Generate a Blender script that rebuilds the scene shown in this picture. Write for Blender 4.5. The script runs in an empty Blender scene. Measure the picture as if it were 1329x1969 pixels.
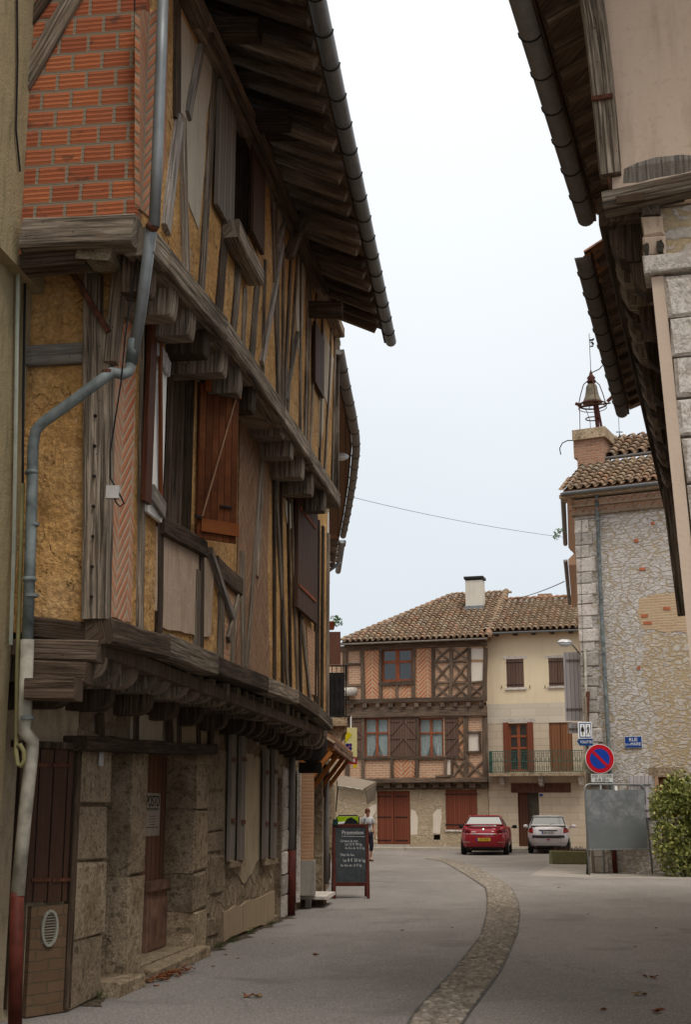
import bpy, math, random
from mathutils import Vector, Matrix
random.seed(7)
SC = bpy.context.scene
COL = SC.collection
R = math.radians
# ------------------------------------------------------------------ camera, sky, sun, exposure
FOC = 2450.0; CX = 664.5; CY = 984.5; EYE = 1.6
TILT = math.atan((1560 - CY) / FOC); CT, ST = math.cos(TILT), math.sin(TILT)
cam = bpy.data.cameras.new('camera'); cam_o = bpy.data.objects.new('camera', cam); COL.objects.link(cam_o)
cam.sensor_fit = 'VERTICAL'; cam.sensor_height = 36; cam.lens = FOC / 1969 * 36; cam.clip_end = 3000
cam_o.location = (0, 0, EYE); cam_o.rotation_euler = (R(90) + TILT, 0, 0)
SC.camera = cam_o
SUN_EL, SUN_ROT = 58, 156
w = bpy.data.worlds.new('World'); SC.world = w; w.use_nodes = True
nt = w.node_tree; nt.nodes.clear()
out = nt.nodes.new('ShaderNodeOutputWorld'); bg = nt.nodes.new('ShaderNodeBackground'); bg.inputs[1].default_value = 0.1
sky = nt.nodes.new('ShaderNodeTexSky'); sky.sky_type = 'NISHITA'; sky.sun_disc = False
sky.sun_elevation = R(SUN_EL); sky.sun_rotation = R(SUN_ROT)
tc = nt.nodes.new('ShaderNodeTexCoord'); sep = nt.nodes.new('ShaderNodeSeparateXYZ')
nt.links.new(tc.outputs['Generated'], sep.inputs[0])
rmp = nt.nodes.new('ShaderNodeValToRGB'); nt.links.new(sep.outputs[2], rmp.inputs[0])
e = rmp.color_ramp.elements
e[0].position = 0.0; e[0].color = (.57, .62, .665, 1)
e[1].position = .8; e[1].color = (1.95, 1.80, 1.60, 1)
x = rmp.color_ramp.elements.new(.22); x.color = (.66, .705, .745, 1)
x = rmp.color_ramp.elements.new(.42); x.color = (.77, .80, .825, 1)
x = rmp.color_ramp.elements.new(.6); x.color = (.875, .895, .91, 1)
ns = nt.nodes.new('ShaderNodeTexNoise'); ns.inputs['Scale'].default_value = 1.6; ns.inputs['Detail'].default_value = 3
nt.links.new(tc.outputs['Generated'], ns.inputs[0])
mr = nt.nodes.new('ShaderNodeMapRange'); mr.inputs[3].default_value = 8.9; mr.inputs[4].default_value = 11.1
nt.links.new(ns.outputs[0], mr.inputs[0])
vm = nt.nodes.new('ShaderNodeVectorMath'); vm.operation = 'SCALE'
nt.links.new(rmp.outputs[0], vm.inputs[0]); nt.links.new(mr.outputs[0], vm.inputs[3])
mx = nt.nodes.new('ShaderNodeMix'); mx.data_type = 'RGBA'; mx.inputs[0].default_value = .96
nt.links.new(sky.outputs[0], mx.inputs[6]); nt.links.new(vm.outputs[0], mx.inputs[7])
nt.links.new(mx.outputs[2], bg.inputs[0]); nt.links.new(bg.outputs[0], out.inputs[0])
sd = bpy.data.lights.new('sun', 'SUN'); sd.energy = 1.3; sd.angle = R(20); sd.color = (1, .96, .9)
so = bpy.data.objects.new('sun', sd); COL.objects.link(so)
so.rotation_euler = Vector((math.sin(R(SUN_ROT)) * math.cos(R(SUN_EL)), math.cos(R(SUN_ROT)) * math.cos(R(SUN_EL)), math.sin(R(SUN_EL)))).to_track_quat('Z', 'Y').to_euler()
SC.view_settings.view_transform = 'Standard'; SC.view_settings.look = 'None'
SC.view_settings.exposure = 0.28; SC.view_settings.gamma = 1
SC.render.engine = 'CYCLES'
SC.render.resolution_x = 692; SC.render.resolution_y = 1024

# ------------------------------------------------------------------ pixel rays onto real planes
def ray(px, py):
    u = (px - CX) / FOC; v = (CY - py) / FOC; d = CT - v * ST
    return u / d, (ST + v * CT) / d
def at_depth(px, py, Y):
    a, b = ray(px, py); return Vector((a * Y, Y, EYE + b * Y))
def at_height(px, py, z=0.0):
    a, b = ray(px, py); Y = (z - EYE) / b; return Vector((a * Y, Y, z))
class Frame:
    """upright frame: local x runs along a facade, local -y points out of it, z is height"""
    def __init__(s, ox, oy, ang):
        s.ox, s.oy = ox, oy; t = R(ang); s.dx, s.dy = math.sin(t), math.cos(t)
        s.rot = math.atan2(s.dy, s.dx)
    def at(s, px, py, o=0.0):
        a, b = ray(px, py); X0 = s.ox + o * s.dy; Y0 = s.oy - o * s.dx
        k = (a * Y0 - X0) / (s.dx - a * s.dy); Y = Y0 + k * s.dy
        return Vector((k, -o, EYE + b * Y))
    def side(s, px, py, x=0.0):
        a, b = ray(px, py); X0 = s.ox + x * s.dx; Y0 = s.oy + x * s.dy; ux, uy = -s.dy, s.dx
        k = (a * Y0 - X0) / (ux - a * uy); Y = Y0 + k * uy
        return Vector((x, k, EYE + b * Y))
    def loc(s, v):
        rx, ry = v[0] - s.ox, v[1] - s.oy
        return Vector((rx * s.dx + ry * s.dy, -rx * s.dy + ry * s.dx, v[2]))
    def world(s, v):
        return Vector((s.ox + v[0] * s.dx - v[1] * s.dy, s.oy + v[0] * s.dy + v[1] * s.dx, v[2]))
    def rect(s, x0, y0, x1, y1, o=0.0):
        xm, ym = (x0 + x1) / 2, (y0 + y1) / 2
        return s.at(x0, ym, o)[0], s.at(x1, ym, o)[0], s.at(xm, y1, o)[2], s.at(xm, y0, o)[2]

# ------------------------------------------------------------------ naming and grouping
def tag(o, label=None, cat=None, group=None, kind=None):
    if label: o['label'] = label
    if cat: o['category'] = cat
    if group: o['group'] = group
    if kind: o['kind'] = kind
    return o
def thing(name, label, cat, loc=(0, 0, 0), rz=0.0, group=None):
    o = bpy.data.objects.new(name, None); COL.objects.link(o); o.location = loc; o.rotation_euler = (0, 0, rz)
    o.empty_display_size = .3
    return tag(o, label, cat, group)
def house(name, label, cat, F):
    return thing(name, label, cat, (F.ox, F.oy, 0), F.rot)

# ------------------------------------------------------------------ mesh builder
class MB:
    def __init__(s): s.v = []; s.f = []; s.uv = []; s.c = []; s.cc = random.random()
    def face(s, idx, uv=None):
        s.f.append(idx); s.uv.append(uv or [(s.v[i][2], s.v[i][0] + s.v[i][1]) for i in idx]); s.c.append(s.cc)
    def hexa(s, p):   # 8 corners: bottom 4 ccw, top 4
        n = len(s.v); s.v += [tuple(q) for q in p]
        for f in ((3, 2, 1, 0), (4, 5, 6, 7), (0, 1, 5, 4), (1, 2, 6, 5), (2, 3, 7, 6), (3, 0, 4, 7)):
            s.face([n + i for i in f])
        return s
    def box(s, x0, x1, y0, y1, z0, z1):
        if x0 > x1: x0, x1 = x1, x0
        if y0 > y1: y0, y1 = y1, y0
        if z0 > z1: z0, z1 = z1, z0
        return s.hexa([(x0, y0, z0), (x1, y0, z0), (x1, y1, z0), (x0, y1, z0), (x0, y0, z1), (x1, y0, z1), (x1, y1, z1), (x0, y1, z1)])
    def stone(s, x0, x1, y0, y1, z0, z1, j=.012, b=.015):
        """dressed block with chipped, slightly uneven edges"""
        n = len(s.v); r = random.uniform
        def ring(y, ins):
            return [(x0 + ins, y, z0 + ins), (x1 - ins, y, z0 + ins), (x1 - ins, y, z1 - ins), (x0 + ins, y, z1 - ins)]
        for y, ins in ((y0, b), (y0 + b, 0), (y1, 0)):
            for q in ring(y, ins): s.v.append((q[0] + r(-j, j), q[1] + r(-j, j) * .5, q[2] + r(-j, j)))
        s.face([n, n + 1, n + 2, n + 3])
        for k in (0, 4):
            for i in range(4):
                a, bb = n + k + i, n + k + (i + 1) % 4; s.face([a + 4, bb + 4, bb, a])
        return s
    def bar(s, p0, p1, w, d, nrm=(0, -1, 0), wob=0.0, seg=None, ch=.08, w2=None, d2=None):
        """squared timber p0->p1; w across, d along nrm; chamfered, optionally crooked"""
        p0, p1 = Vector(p0), Vector(p1); ax = p1 - p0; L = ax.length
        if L < 1e-6: return s
        ax.normalize(); nv = Vector(nrm); nv -= ax * nv.dot(ax)
        if nv.length < 1e-6: nv = ax.orthogonal()
        nv.normalize(); sd = ax.cross(nv)
        if seg is None: seg = max(1, int(L / (.22 if w < .13 else .38))) if wob else 1
        w2 = w2 or w; d2 = d2 or d; n = len(s.v); u0 = random.uniform(0, 50); ph = random.uniform(0, 6)
        for i in range(seg + 1):
            t = i / seg; c = p0.lerp(p1, t); W = w + (w2 - w) * t; D = d + (d2 - d) * t
            if wob:
                c = c + sd * (math.sin(t * 4 + ph) * wob + random.uniform(-wob, wob) * .45)
                W *= 1 + random.uniform(-.4, .4) * min(.3, wob / max(w, .02))
            cw, cd = W * ch, D * ch
            for a, b in ((-W / 2, -D / 2 + cd), (-W / 2 + cw, -D / 2), (W / 2 - cw, -D / 2), (W / 2, -D / 2 + cd), (W / 2, D / 2 - cd), (W / 2 - cw, D / 2), (-W / 2 + cw, D / 2), (-W / 2, D / 2 - cd)):
                s.v.append(tuple(c + sd * a + nv * b))
        vv = [0, .15, .85, 1, 1.6, 1.75, 2.45, 2.6]; 
        for i in range(seg):
            for k in range(8):
                a = n + i * 8 + k; b = n + i * 8 + (k + 1) % 8; va = vv[k] * w; vb = (vv[k + 1] if k < 7 else 3.2) * w
                ua, ub = u0 + L * i / seg, u0 + L * (i + 1) / seg
                s.face([a, b, b + 8, a + 8], [(ua, va), (ua, vb), (ub, vb), (ub, va)])
        e = [n + k for k in range(8)]; s.face(e[::-1], [(u0, .1 * k) for k in range(8)])
        e = [n + seg * 8 + k for k in range(8)]; s.face(e, [(u0, .1 * k) for k in range(8)])
        return s
    def tube(s, pts, r, seg=8, r2=None, cap=True):
        pts = [Vector(p) for p in pts]; n = len(s.v); m = len(pts); prev = None; u = 0; us = []
        for i, p in enumerate(pts):
            t = (pts[min(i + 1, m - 1)] - pts[max(i - 1, 0)]).normalized()
            if prev is None: a = t.orthogonal().normalized()
            else: a = (prev - t * prev.dot(t)).normalized()
            prev = a; b = t.cross(a); rr = r if r2 is None else r + (r2 - r) * i / (m - 1)
            if i: u += (p - pts[i - 1]).length
            us.append(u)
            for k in range(seg):
                th = 2 * math.pi * k / seg; s.v.append(tuple(p + a * math.cos(th) * rr + b * math.sin(th) * rr))
        for i in range(m - 1):
            for k in range(seg):
                k2 = (k + 1) % seg
                s.face([n + i * seg + k, n + i * seg + k2, n + (i + 1) * seg + k2, n + (i + 1) * seg + k],
                       [(us[i], k / seg), (us[i], (k + 1) / seg), (us[i + 1], (k + 1) / seg), (us[i + 1], k / seg)])
        if cap:
            s.face([n + k for k in range(seg)][::-1]); s.face([n + (m - 1) * seg + k for k in range(seg)])
        return s
    def lathe(s, prof, c=(0, 0, 0), seg=16):
        n = len(s.v); c = Vector(c)
        for r, z in prof:
            for k in range(seg):
                th = 2 * math.pi * k / seg; s.v.append((c.x + r * math.cos(th), c.y + r * math.sin(th), c.z + z))
        for i in range(len(prof) - 1):
            for k in range(seg):
                k2 = (k + 1) % seg; s.face([n + i * seg + k, n + i * seg + k2, n + (i + 1) * seg + k2, n + (i + 1) * seg + k])
        s.face([n + k for k in range(seg)][::-1]); s.face([n + (len(prof) - 1) * seg + k for k in range(seg)])
        return s
    def prism(s, poly, vec):
        """polygon (3-D points) pushed along vec"""
        n = len(s.v); m = len(poly); vec = Vector(vec); P = [Vector(p) for p in poly]
        nn = Vector((0, 0, 0))
        for i in range(m): nn += P[i].cross(P[(i + 1) % m])
        if nn.dot(vec) < 0: P = P[::-1]
        s.v += [tuple(p) for p in P] + [tuple(p + vec) for p in P]
        s.face([n + i for i in range(m)][::-1]); s.face([n + m + i for i in range(m)])
        for i in range(m):
            j = (i + 1) % m; s.face([n + i, n + j, n + m + j, n + m + i])
        return s
    def quad(s, a, b, c, d):
        n = len(s.v); s.v += [tuple(a), tuple(b), tuple(c), tuple(d)]; s.face([n, n + 1, n + 2, n + 3]); return s
    def build(s, name, mat, parent=None, smooth=False, loc=None):
        me = bpy.data.meshes.new(name); me.from_pydata(s.v, [], s.f); 
        uvl = me.uv_layers.new(name='UVMap'); k = 0
        flat = [c for uv in s.uv for q in uv for c in q]
        uvl.data.foreach_set('uv', flat)
        at = me.attributes.new('tint', 'FLOAT', 'FACE'); at.data.foreach_set('value', s.c)
        if smooth: me.polygons.foreach_set('use_smooth', [True] * len(me.polygons))
        me.materials.append(mat); me.update()
        o = bpy.data.objects.new(name, me); COL.objects.link(o)
        if parent: o.parent = parent
        if loc is not None: o.location = loc
        return o

def ragged(pts, step=.09, amp=.018):
    outp = []
    for i in range(len(pts)):
        a, b = Vector(pts[i]), Vector(pts[(i + 1) % len(pts)]); n = max(1, int((b - a).length / step))
        for k in range(n):
            p = a.lerp(b, k / n); outp.append(p + Vector((random.uniform(-amp, amp), 0, random.uniform(-amp, amp))))
    return outp
def panel(F, px, o, mat, parent, name='infill_panel', th=.04, amp=.012, step=.16):
    P = ragged([F.at(x, y, o) for x, y in px], step, amp)
    return MB().prism(P, (0, th, 0)).build(name, mat, parent)
def stud(F, x0, y0, x1, y1, w, o, mat, parent, name='stud', d=.14, wob=.012, w2=None):
    oc = o - d / 2 + .012
    if F is globals().get('F1') and w < .135: w *= 1.7
    return MB().bar(F.at(x0, y0, oc), F.at(x1, y1, oc), w, d, (0, -1, 0), wob, w2=w2).build(name, mat, parent)
def wall_skin(s0, s1, z0, z1, y, holes, depth, name, mat, parent, rmat=None):
    """front face at local y with openings; reveals run inwards (+y)"""
    xs = sorted({s0, s1} | {h[0] for h in holes} | {h[1] for h in holes}); zs = sorted({z0, z1} | {h[2] for h in holes} | {h[3] for h in holes})
    b = MB()
    for i in range(len(xs) - 1):
        for j in range(len(zs) - 1):
            xm, zm = (xs[i] + xs[i + 1]) / 2, (zs[j] + zs[j + 1]) / 2
            if xs[i] < s0 or xs[i + 1] > s1 or zs[j] < z0 or zs[j + 1] > z1: continue
            if any(h[0] < xm < h[1] and h[2] < zm < h[3] for h in holes): continue
            b.quad((xs[i], y, zs[j]), (xs[i + 1], y, zs[j]), (xs[i + 1], y, zs[j + 1]), (xs[i], y, zs[j + 1]))
    wb_ = b
    for h in holes:
        a0, a1, c0, c1 = h[:4]; y2 = y + depth
        if a1 - a0 < .01: continue
        b = MB() if rmat else b
        b.quad((a0, y, c0), (a0, y2, c0), (a0, y2, c1), (a0, y, c1)); b.quad((a1, y2, c0), (a1, y, c0), (a1, y, c1), (a1, y2, c1))
        b.quad((a0, y, c1), (a0, y2, c1), (a1, y2, c1), (a1, y, c1)); b.quad((a0, y2, c0), (a0, y, c0), (a1, y, c0), (a1, y2, c0))
        if rmat: b.build('opening_reveal', rmat, parent)
    return wb_.build(name, mat, parent)
def corbel(x, w, o0, o1, ztop, h, round_=.6, zdrop=0.0):
    """joist end sticking out from y=-o0 to y=-o1 with a rounded underside"""
    pr = [(o0, ztop), (o1, ztop), (o1, ztop - h * .35)]
    for k in range(1, 5):
        t = k / 4 * math.pi / 2; pr.append((o1 - round_ * h * (1 - math.cos(t)), ztop - h * .35 - h * .65 * math.sin(t)))
    pr.append((o0, ztop - h))
    return [(x - w / 2, -o, z) for o, z in pr], (w, 0, 0)
def text(name, body, size, mat, parent, loc, rot, align='CENTER', ext=.002, sx=1.0, shear=0.0):
    cu = bpy.data.curves.new('tmp', 'FONT'); cu.body = body; cu.size = size; cu.extrude = ext; cu.align_x = align; cu.align_y = 'CENTER'; cu.shear = shear
    t = bpy.data.objects.new('tmp', cu); COL.objects.link(t); dg = bpy.context.evaluated_depsgraph_get(); dg.update()
    me = bpy.data.meshes.new_from_object(t.evaluated_get(dg)); me.name = name
    bpy.data.objects.remove(t)
    me.materials.clear(); me.materials.append(mat); o = bpy.data.objects.new(name, me); COL.objects.link(o)
    o.parent = parent; o.location = loc; o.rotation_euler = rot; o.scale = (sx, 1, 1); return o

# ------------------------------------------------------------------ materials
class NT:
    def __init__(s, name):
        s.m = bpy.data.materials.new(name); s.m.use_nodes = True; s.t = s.m.node_tree; s.b = s.t.nodes['Principled BSDF']
        s.b.inputs['Roughness'].default_value = .85; s.b.inputs['Specular IOR Level'].default_value = .12
    def n(s, typ, **k):
        nd = s.t.nodes.new('ShaderNode' + typ)
        for a, b in k.items(): setattr(nd, a, b)
        return nd
    def l(s, a, b): s.t.links.new(a, b)
    def inp(s, sock, v):
        if hasattr(v, 'is_linked') or isinstance(v, bpy.types.NodeSocket): s.l(v, sock)
        else: sock.default_value = v if not (isinstance(v, tuple) and len(v) == 3 and sock.type == 'RGBA') else (*v, 1)
    def math(s, op, a, b=0.0, c=0.0):
        nd = s.n('Math', operation=op); s.inp(nd.inputs[0], a); s.inp(nd.inputs[1], b)
        if op in ('MULTIPLY_ADD', 'SMOOTH_MIN'): s.inp(nd.inputs[2], c)
        return nd.outputs[0]
    def mix(s, f, a, b, blend='MIX'):
        nd = s.n('Mix', data_type='RGBA', blend_type=blend); s.inp(nd.inputs[0], f); s.inp(nd.inputs[6], a); s.inp(nd.inputs[7], b); return nd.outputs[2]
    def ramp(s, f, *st):
        nd = s.n('ValToRGB'); s.inp(nd.inputs[0], f); el = nd.color_ramp.elements
        while len(el) < len(st): el.new(.5)
        for e_, (p, c) in zip(el, st):
            e_.position = p; e_.color = (*(c if isinstance(c, tuple) else (c, c, c)), 1)
        return nd.outputs[0]
    def vec(s, kind='OBJ'):
        tcn = s.n('TexCoord')
        if kind == 'UV': return tcn.outputs['UV']
        if kind == 'OBJ': return tcn.outputs['Object']
        sp = s.n('SeparateXYZ'); s.l(tcn.outputs['Object'], sp.inputs[0]); nn = s.n('SeparateXYZ'); s.l(tcn.outputs['Normal'], nn.inputs[0])
        ax = s.math('GREATER_THAN', s.math('ABSOLUTE', nn.outputs[0]), .6); az = s.math('GREATER_THAN', s.math('ABSOLUTE', nn.outputs[2]), .75)
        def comb(a, b, c):
            q = s.n('CombineXYZ'); s.l(sp.outputs[a], q.inputs[0]); s.l(sp.outputs[b], q.inputs[1]); s.l(sp.outputs[c], q.inputs[2]); return q.outputs[0]
        m1 = s.n('Mix', data_type='VECTOR'); s.l(ax, m1.inputs[0]); s.l(comb(0, 2, 1), m1.inputs[4]); s.l(comb(1, 2, 0), m1.inputs[5])
        m2 = s.n('Mix', data_type='VECTOR'); s.l(az, m2.inputs[0]); s.l(m1.outputs[1], m2.inputs[4]); s.l(comb(0, 1, 2), m2.inputs[5])
        return m2.outputs[1]
    def scale(s, v, sc):
        nd = s.n('Mapping'); s.l(v, nd.inputs[0]); nd.inputs['Scale'].default_value = sc; return nd.outputs[0]
    def noise(s, v, scale, detail=4, rough=.55, dist=0.0):
        nd = s.n('TexNoise'); s.l(v, nd.inputs['Vector']); nd.inputs['Scale'].default_value = scale; nd.inputs['Detail'].default_value = detail
        nd.inputs['Roughness'].default_value = rough; nd.inputs['Distortion'].default_value = dist; return nd.outputs[0]
    def warp(s, v, scale, amt):
        nd = s.n('TexNoise'); s.l(v, nd.inputs['Vector']); nd.inputs['Scale'].default_value = scale; nd.inputs['Detail'].default_value = 2
        a = s.n('VectorMath', operation='SUBTRACT'); s.l(nd.outputs['Color'], a.inputs[0]); a.inputs[1].default_value = (.5, .5, .5)
        b = s.n('VectorMath', operation='SCALE'); s.l(a.outputs[0], b.inputs[0]); b.inputs[3].default_value = amt
        c = s.n('VectorMath', operation='ADD'); s.l(v, c.inputs[0]); s.l(b.outputs[0], c.inputs[1]); return c.outputs[0]
    def bump(s, h, strength=.5, dist=.02):
        nd = s.n('Bump'); nd.inputs['Strength'].default_value = strength; nd.inputs['Distance'].default_value = dist; s.l(h, nd.inputs['Height'])
        s.l(nd.outputs[0], s.b.inputs['Normal'])
    def rand(s): return s.n('ObjectInfo').outputs['Random']
    def tint(s):
        nd = s.n('Attribute'); nd.attribute_name = 'tint'; return nd.outputs['Fac']
    def done(s, col, rough=None, metal=None):
        s.inp(s.b.inputs['Base Color'], col)
        if rough is not None: s.inp(s.b.inputs['Roughness'], rough)
        if metal is not None: s.b.inputs['Metallic'].default_value = metal
        return s.m

def m_plain(name, col, rough=.7, metal=0.0, var=.12, scale=6, bump=0.0):
    N = NT(name); v = N.vec(); f = N.noise(v, scale, 4)
    lo = tuple(c * (1 - var * 1.6) for c in col); hi = tuple(min(1, c * (1 + var)) for c in col)
    c = N.ramp(f, (.3, lo), (.7, hi))
    if bump: N.bump(N.noise(v, scale * 8, 3), bump, .004)
    return N.done(c, rough, metal)
def m_wood(name, dark, mid, light, rough=.85, crack=.5, bump=.7, uscale=1.0):
    N = NT(name); v = N.scale(N.vec('UV'), (1.1 * uscale, 22 * uscale, 1)); rn = N.rand()
    cb = N.n('CombineXYZ'); N.l(N.math('MULTIPLY', rn, 37.0), cb.inputs[2]); N.l(N.math('MULTIPLY', rn, 11.0), cb.inputs[0])
    ad = N.n('VectorMath', operation='ADD'); N.l(v, ad.inputs[0]); N.l(cb.outputs[0], ad.inputs[1]); v = ad.outputs[0]
    g = N.noise(v, 1.5, 8, .7, .35); g2 = N.noise(N.scale(v, (.35, 1.0, 1)), 2.6, 5, .62, .3)
    big = N.noise(N.vec(), 2.3, 4)
    c = N.ramp(g, (.34, dark), (.5, mid), (.64, light))
    cr = N.ramp(g2, (.40, 0.0), (.47, 1.0))
    c = N.mix(N.math('MULTIPLY', N.math('SUBTRACT', 1.0, cr), crack), c, tuple(q * .22 for q in dark))
    c = N.mix(N.math('MULTIPLY', big, .35), c, mid); st = N.ramp(N.noise(N.vec(), 1.1, 5, .6), (.5, 0.0), (.7, .5)); c = N.mix(st, c, tuple(q * .8 for q in dark))
    c = N.mix(N.ramp(N.noise(N.vec(), 3.1, 5, .65), (.52, 0.0), (.68, .4)), c, (mid[0] * .95, mid[1] * .75, mid[2] * .58))
    kn = N.n('TexVoronoi', feature='F1'); N.l(N.scale(N.vec(), (2.6, 2.6, 2.6)), kn.inputs['Vector']); kr = N.ramp(kn.outputs['Distance'], (.05, 1.0), (.13, 0.0)); c = N.mix(N.math('MULTIPLY', kr, .75), c, tuple(q * .4 for q in dark))
    c = N.mix(1.0, c, N.ramp(rn, (0, .62), (1, 1.3)), 'MULTIPLY')
    h = N.math('ADD', N.math('MULTIPLY', g, .5), N.math('MULTIPLY', cr, .6)); N.bump(h, bump, .03)
    return N.done(c, rough)
def m_worn(name, cols, pit=(.05, .035, .02), bump=1.0, scale=2.4):
    N = NT(name); v = N.vec('BOX'); w_ = N.warp(v, 5, .12); a = N.noise(w_, scale, 9, .72); b = N.noise(v, 38, 6, .8); k = N.noise(w_, scale * 5, 6, .75)
    c = N.ramp(a, *[(.32 + .36 * i / (len(cols) - 1), q) for i, q in enumerate(cols)])
    c = N.mix(N.ramp(k, (.36, .8), (.48, 0.0)), c, pit); c = N.mix(N.ramp(b, (.38, .6), (.55, 0.0)), c, tuple(q * .4 for q in cols[0]))
    c = N.mix(1.0, c, N.ramp(N.tint(), (0, .7), (1, 1.25)), 'MULTIPLY')
    N.bump(N.math('ADD', N.math('MULTIPLY', k, 1.0), N.math('ADD', N.math('MULTIPLY', b, .5), a)), bump, .045); return N.done(c, .95)
def m_plaster(name, col, col2, dirt=(.12, .09, .06), amt=.4, scale=2.0, bump=.35, streak=True):
    N = NT(name); v = N.vec('BOX'); a = N.noise(v, scale, 6, .6); b = N.noise(v, scale * 14, 5, .65)
    c = N.mix(a, col, col2)
    if streak:
        st = N.noise(N.scale(v, (6, .8, 1)), scale * .9, 5, .6); c = N.mix(N.math('MULTIPLY', N.ramp(st, (.5, 0.0), (.78, 1.0)), amt), c, dirt)
    c = N.mix(N.math('MULTIPLY', N.ramp(b, (.55, 0.0), (.75, 1.0)), amt * .7), c, dirt)
    N.bump(N.math('ADD', N.math('MULTIPLY', b, .5), a), bump, .02); return N.done(c, .92)
def m_cob():
    N = NT('ochre cob'); v = N.vec('BOX'); w_ = N.warp(v, 3.0, .25)
    a = N.noise(w_, 2.0, 8, .62); b = N.noise(v, 26, 6, .7); st = N.noise(N.scale(v, (16, 50, 1)), 1.4, 3)
    c = N.ramp(a, (.25, (.42, .225, .08)), (.5, (.64, .365, .135)), (.72, (.74, .48, .22)))
    c = N.mix(N.ramp(N.noise(v, .9, 5, .65), (.50, 0.0), (.72, .6)), c, (.50, .37, .23)); c = N.mix(N.ramp(N.noise(N.scale(v, (3.5, .7, 1)), 1.6, 6, .7), (.52, 0.0), (.72, .7)), c, (.16, .095, .045))
    c = N.mix(N.ramp(b, (.42, .55), (.62, 0.0)), c, (.2, .11, .045))
    # lime wash remnants and pits
    li = N.ramp(N.noise(N.warp(v, 5, .3), 1.7, 7, .7), (.635, 0.0), (.665, 1.0)); c = N.mix(N.math('MULTIPLY', li, .75), c, (.60, .50, .38))
    vo = N.n('TexVoronoi', feature='DISTANCE_TO_EDGE'); N.l(N.scale(N.warp(N.warp(v, 4, .35), 14, .1), (2.6, 2.2, 1)), vo.inputs['Vector']); vo.inputs['Scale'].default_value = 2.2
    crk = N.ramp(vo.outputs['Distance'], (.0, 0.0), (.035, 1.0)); gate = N.ramp(N.noise(v, 2.4, 4, .7), (.52, 0.0), (.62, 1.0))
    cg = N.math('MULTIPLY', N.math('SUBTRACT', 1.0, crk), gate); c = N.mix(N.math('MULTIPLY', cg, .35), c, (.12, .07, .03))
    pit = N.ramp(N.noise(N.scale(v, (1, 1.2, 1)), 5.5, 5, .75), (.28, 0.0), (.36, 1.0)); c = N.mix(N.math('SUBTRACT', 1.0, pit), c, (.07, .04, .02))
    h = N.math('ADD', N.math('ADD', N.math('MULTIPLY', a, .8), N.math('MULTIPLY', b, .35)), N.math('MULTIPLY', pit, .7))
    h = N.math('SUBTRACT', h, N.math('MULTIPLY', cg, .5)); lump = N.noise(v, 5.5, 6, .6); c = N.mix(N.ramp(lump, (.34, .6), (.44, 0.0)), c, (.24, .13, .05)); c = N.mix(N.ramp(lump, (.60, 0.0), (.74, .5)), c, (.72, .50, .25))
    h = N.math('ADD', h, N.math('MULTIPLY', lump, 1.2)); N.bump(h, .9, .06); return N.done(c, .95)
def m_brick(name, c1, c2, mortar, bw, rh, ms, off=.5, ridge=0, warp=.006, dirt=.3, burnt=None, bump=.6, kind='BOX', rot=0.0):
    N = NT(name); v = N.vec(kind)
    if rot:
        mp = N.n('Mapping'); N.l(v, mp.inputs[0]); mp.inputs['Rotation'].default_value = (0, 0, rot); v = mp.outputs[0]
    v0 = v; v = N.warp(v, 9.0, warp * 2); v = N.warp(v, 40.0, warp)
    t = N.n('TexBrick'); N.l(v, t.inputs['Vector']); t.offset = off; t.inputs['Scale'].default_value = 1; t.inputs['Brick Width'].default_value = bw
    t.inputs['Row Height'].default_value = rh; t.inputs['Mortar Size'].default_value = ms; t.inputs['Mortar Smooth'].default_value = .3; t.inputs['Bias'].default_value = 0
    t.inputs['Color1'].default_value = (*c1, 1); t.inputs['Color2'].default_value = (*c2, 1); t.inputs['Mortar'].default_value = (*mortar, 1)
    a = N.noise(v0, 5, 6, .6); b = N.noise(v0, 60, 4, .7)
    c = N.mix(N.math('MULTIPLY', a, dirt), t.outputs['Color'], mortar)
    if burnt:
        bn = N.ramp(N.noise(N.scale(v0, (1, 1.7, 1)), 4.2, 4, .6), (.60, 0.0), (.70, 1.0)); c = N.mix(N.math('MULTIPLY', N.math('MULTIPLY', bn, .85), N.math('SUBTRACT', 1.0, t.outputs['Fac'])), c, burnt)
    c = N.mix(N.math('MULTIPLY', b, .4), c, tuple(q * .45 for q in mortar))
    h = N.math('SUBTRACT', N.math('MULTIPLY', b, .3), t.outputs['Fac'])
    if ridge:
        sp = N.n('SeparateXYZ'); N.l(v, sp.inputs[0]); rg = N.math('SINE', N.math('MULTIPLY', sp.outputs[1], 2 * math.pi / (rh / ridge)))
        rm = N.ramp(rg, (.0, 0.0), (.5, 1.0)); h = N.math('ADD', h, N.math('MULTIPLY', rm, .45)); c = N.mix(N.math('MULTIPLY', N.math('MULTIPLY', N.math('SUBTRACT', 1.0, rm), .5), N.math('SUBTRACT', 1.0, t.outputs['Fac'])), c, (.12, .03, .012))
    N.bump(h, bump, .02); return N.done(c, .9)
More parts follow.
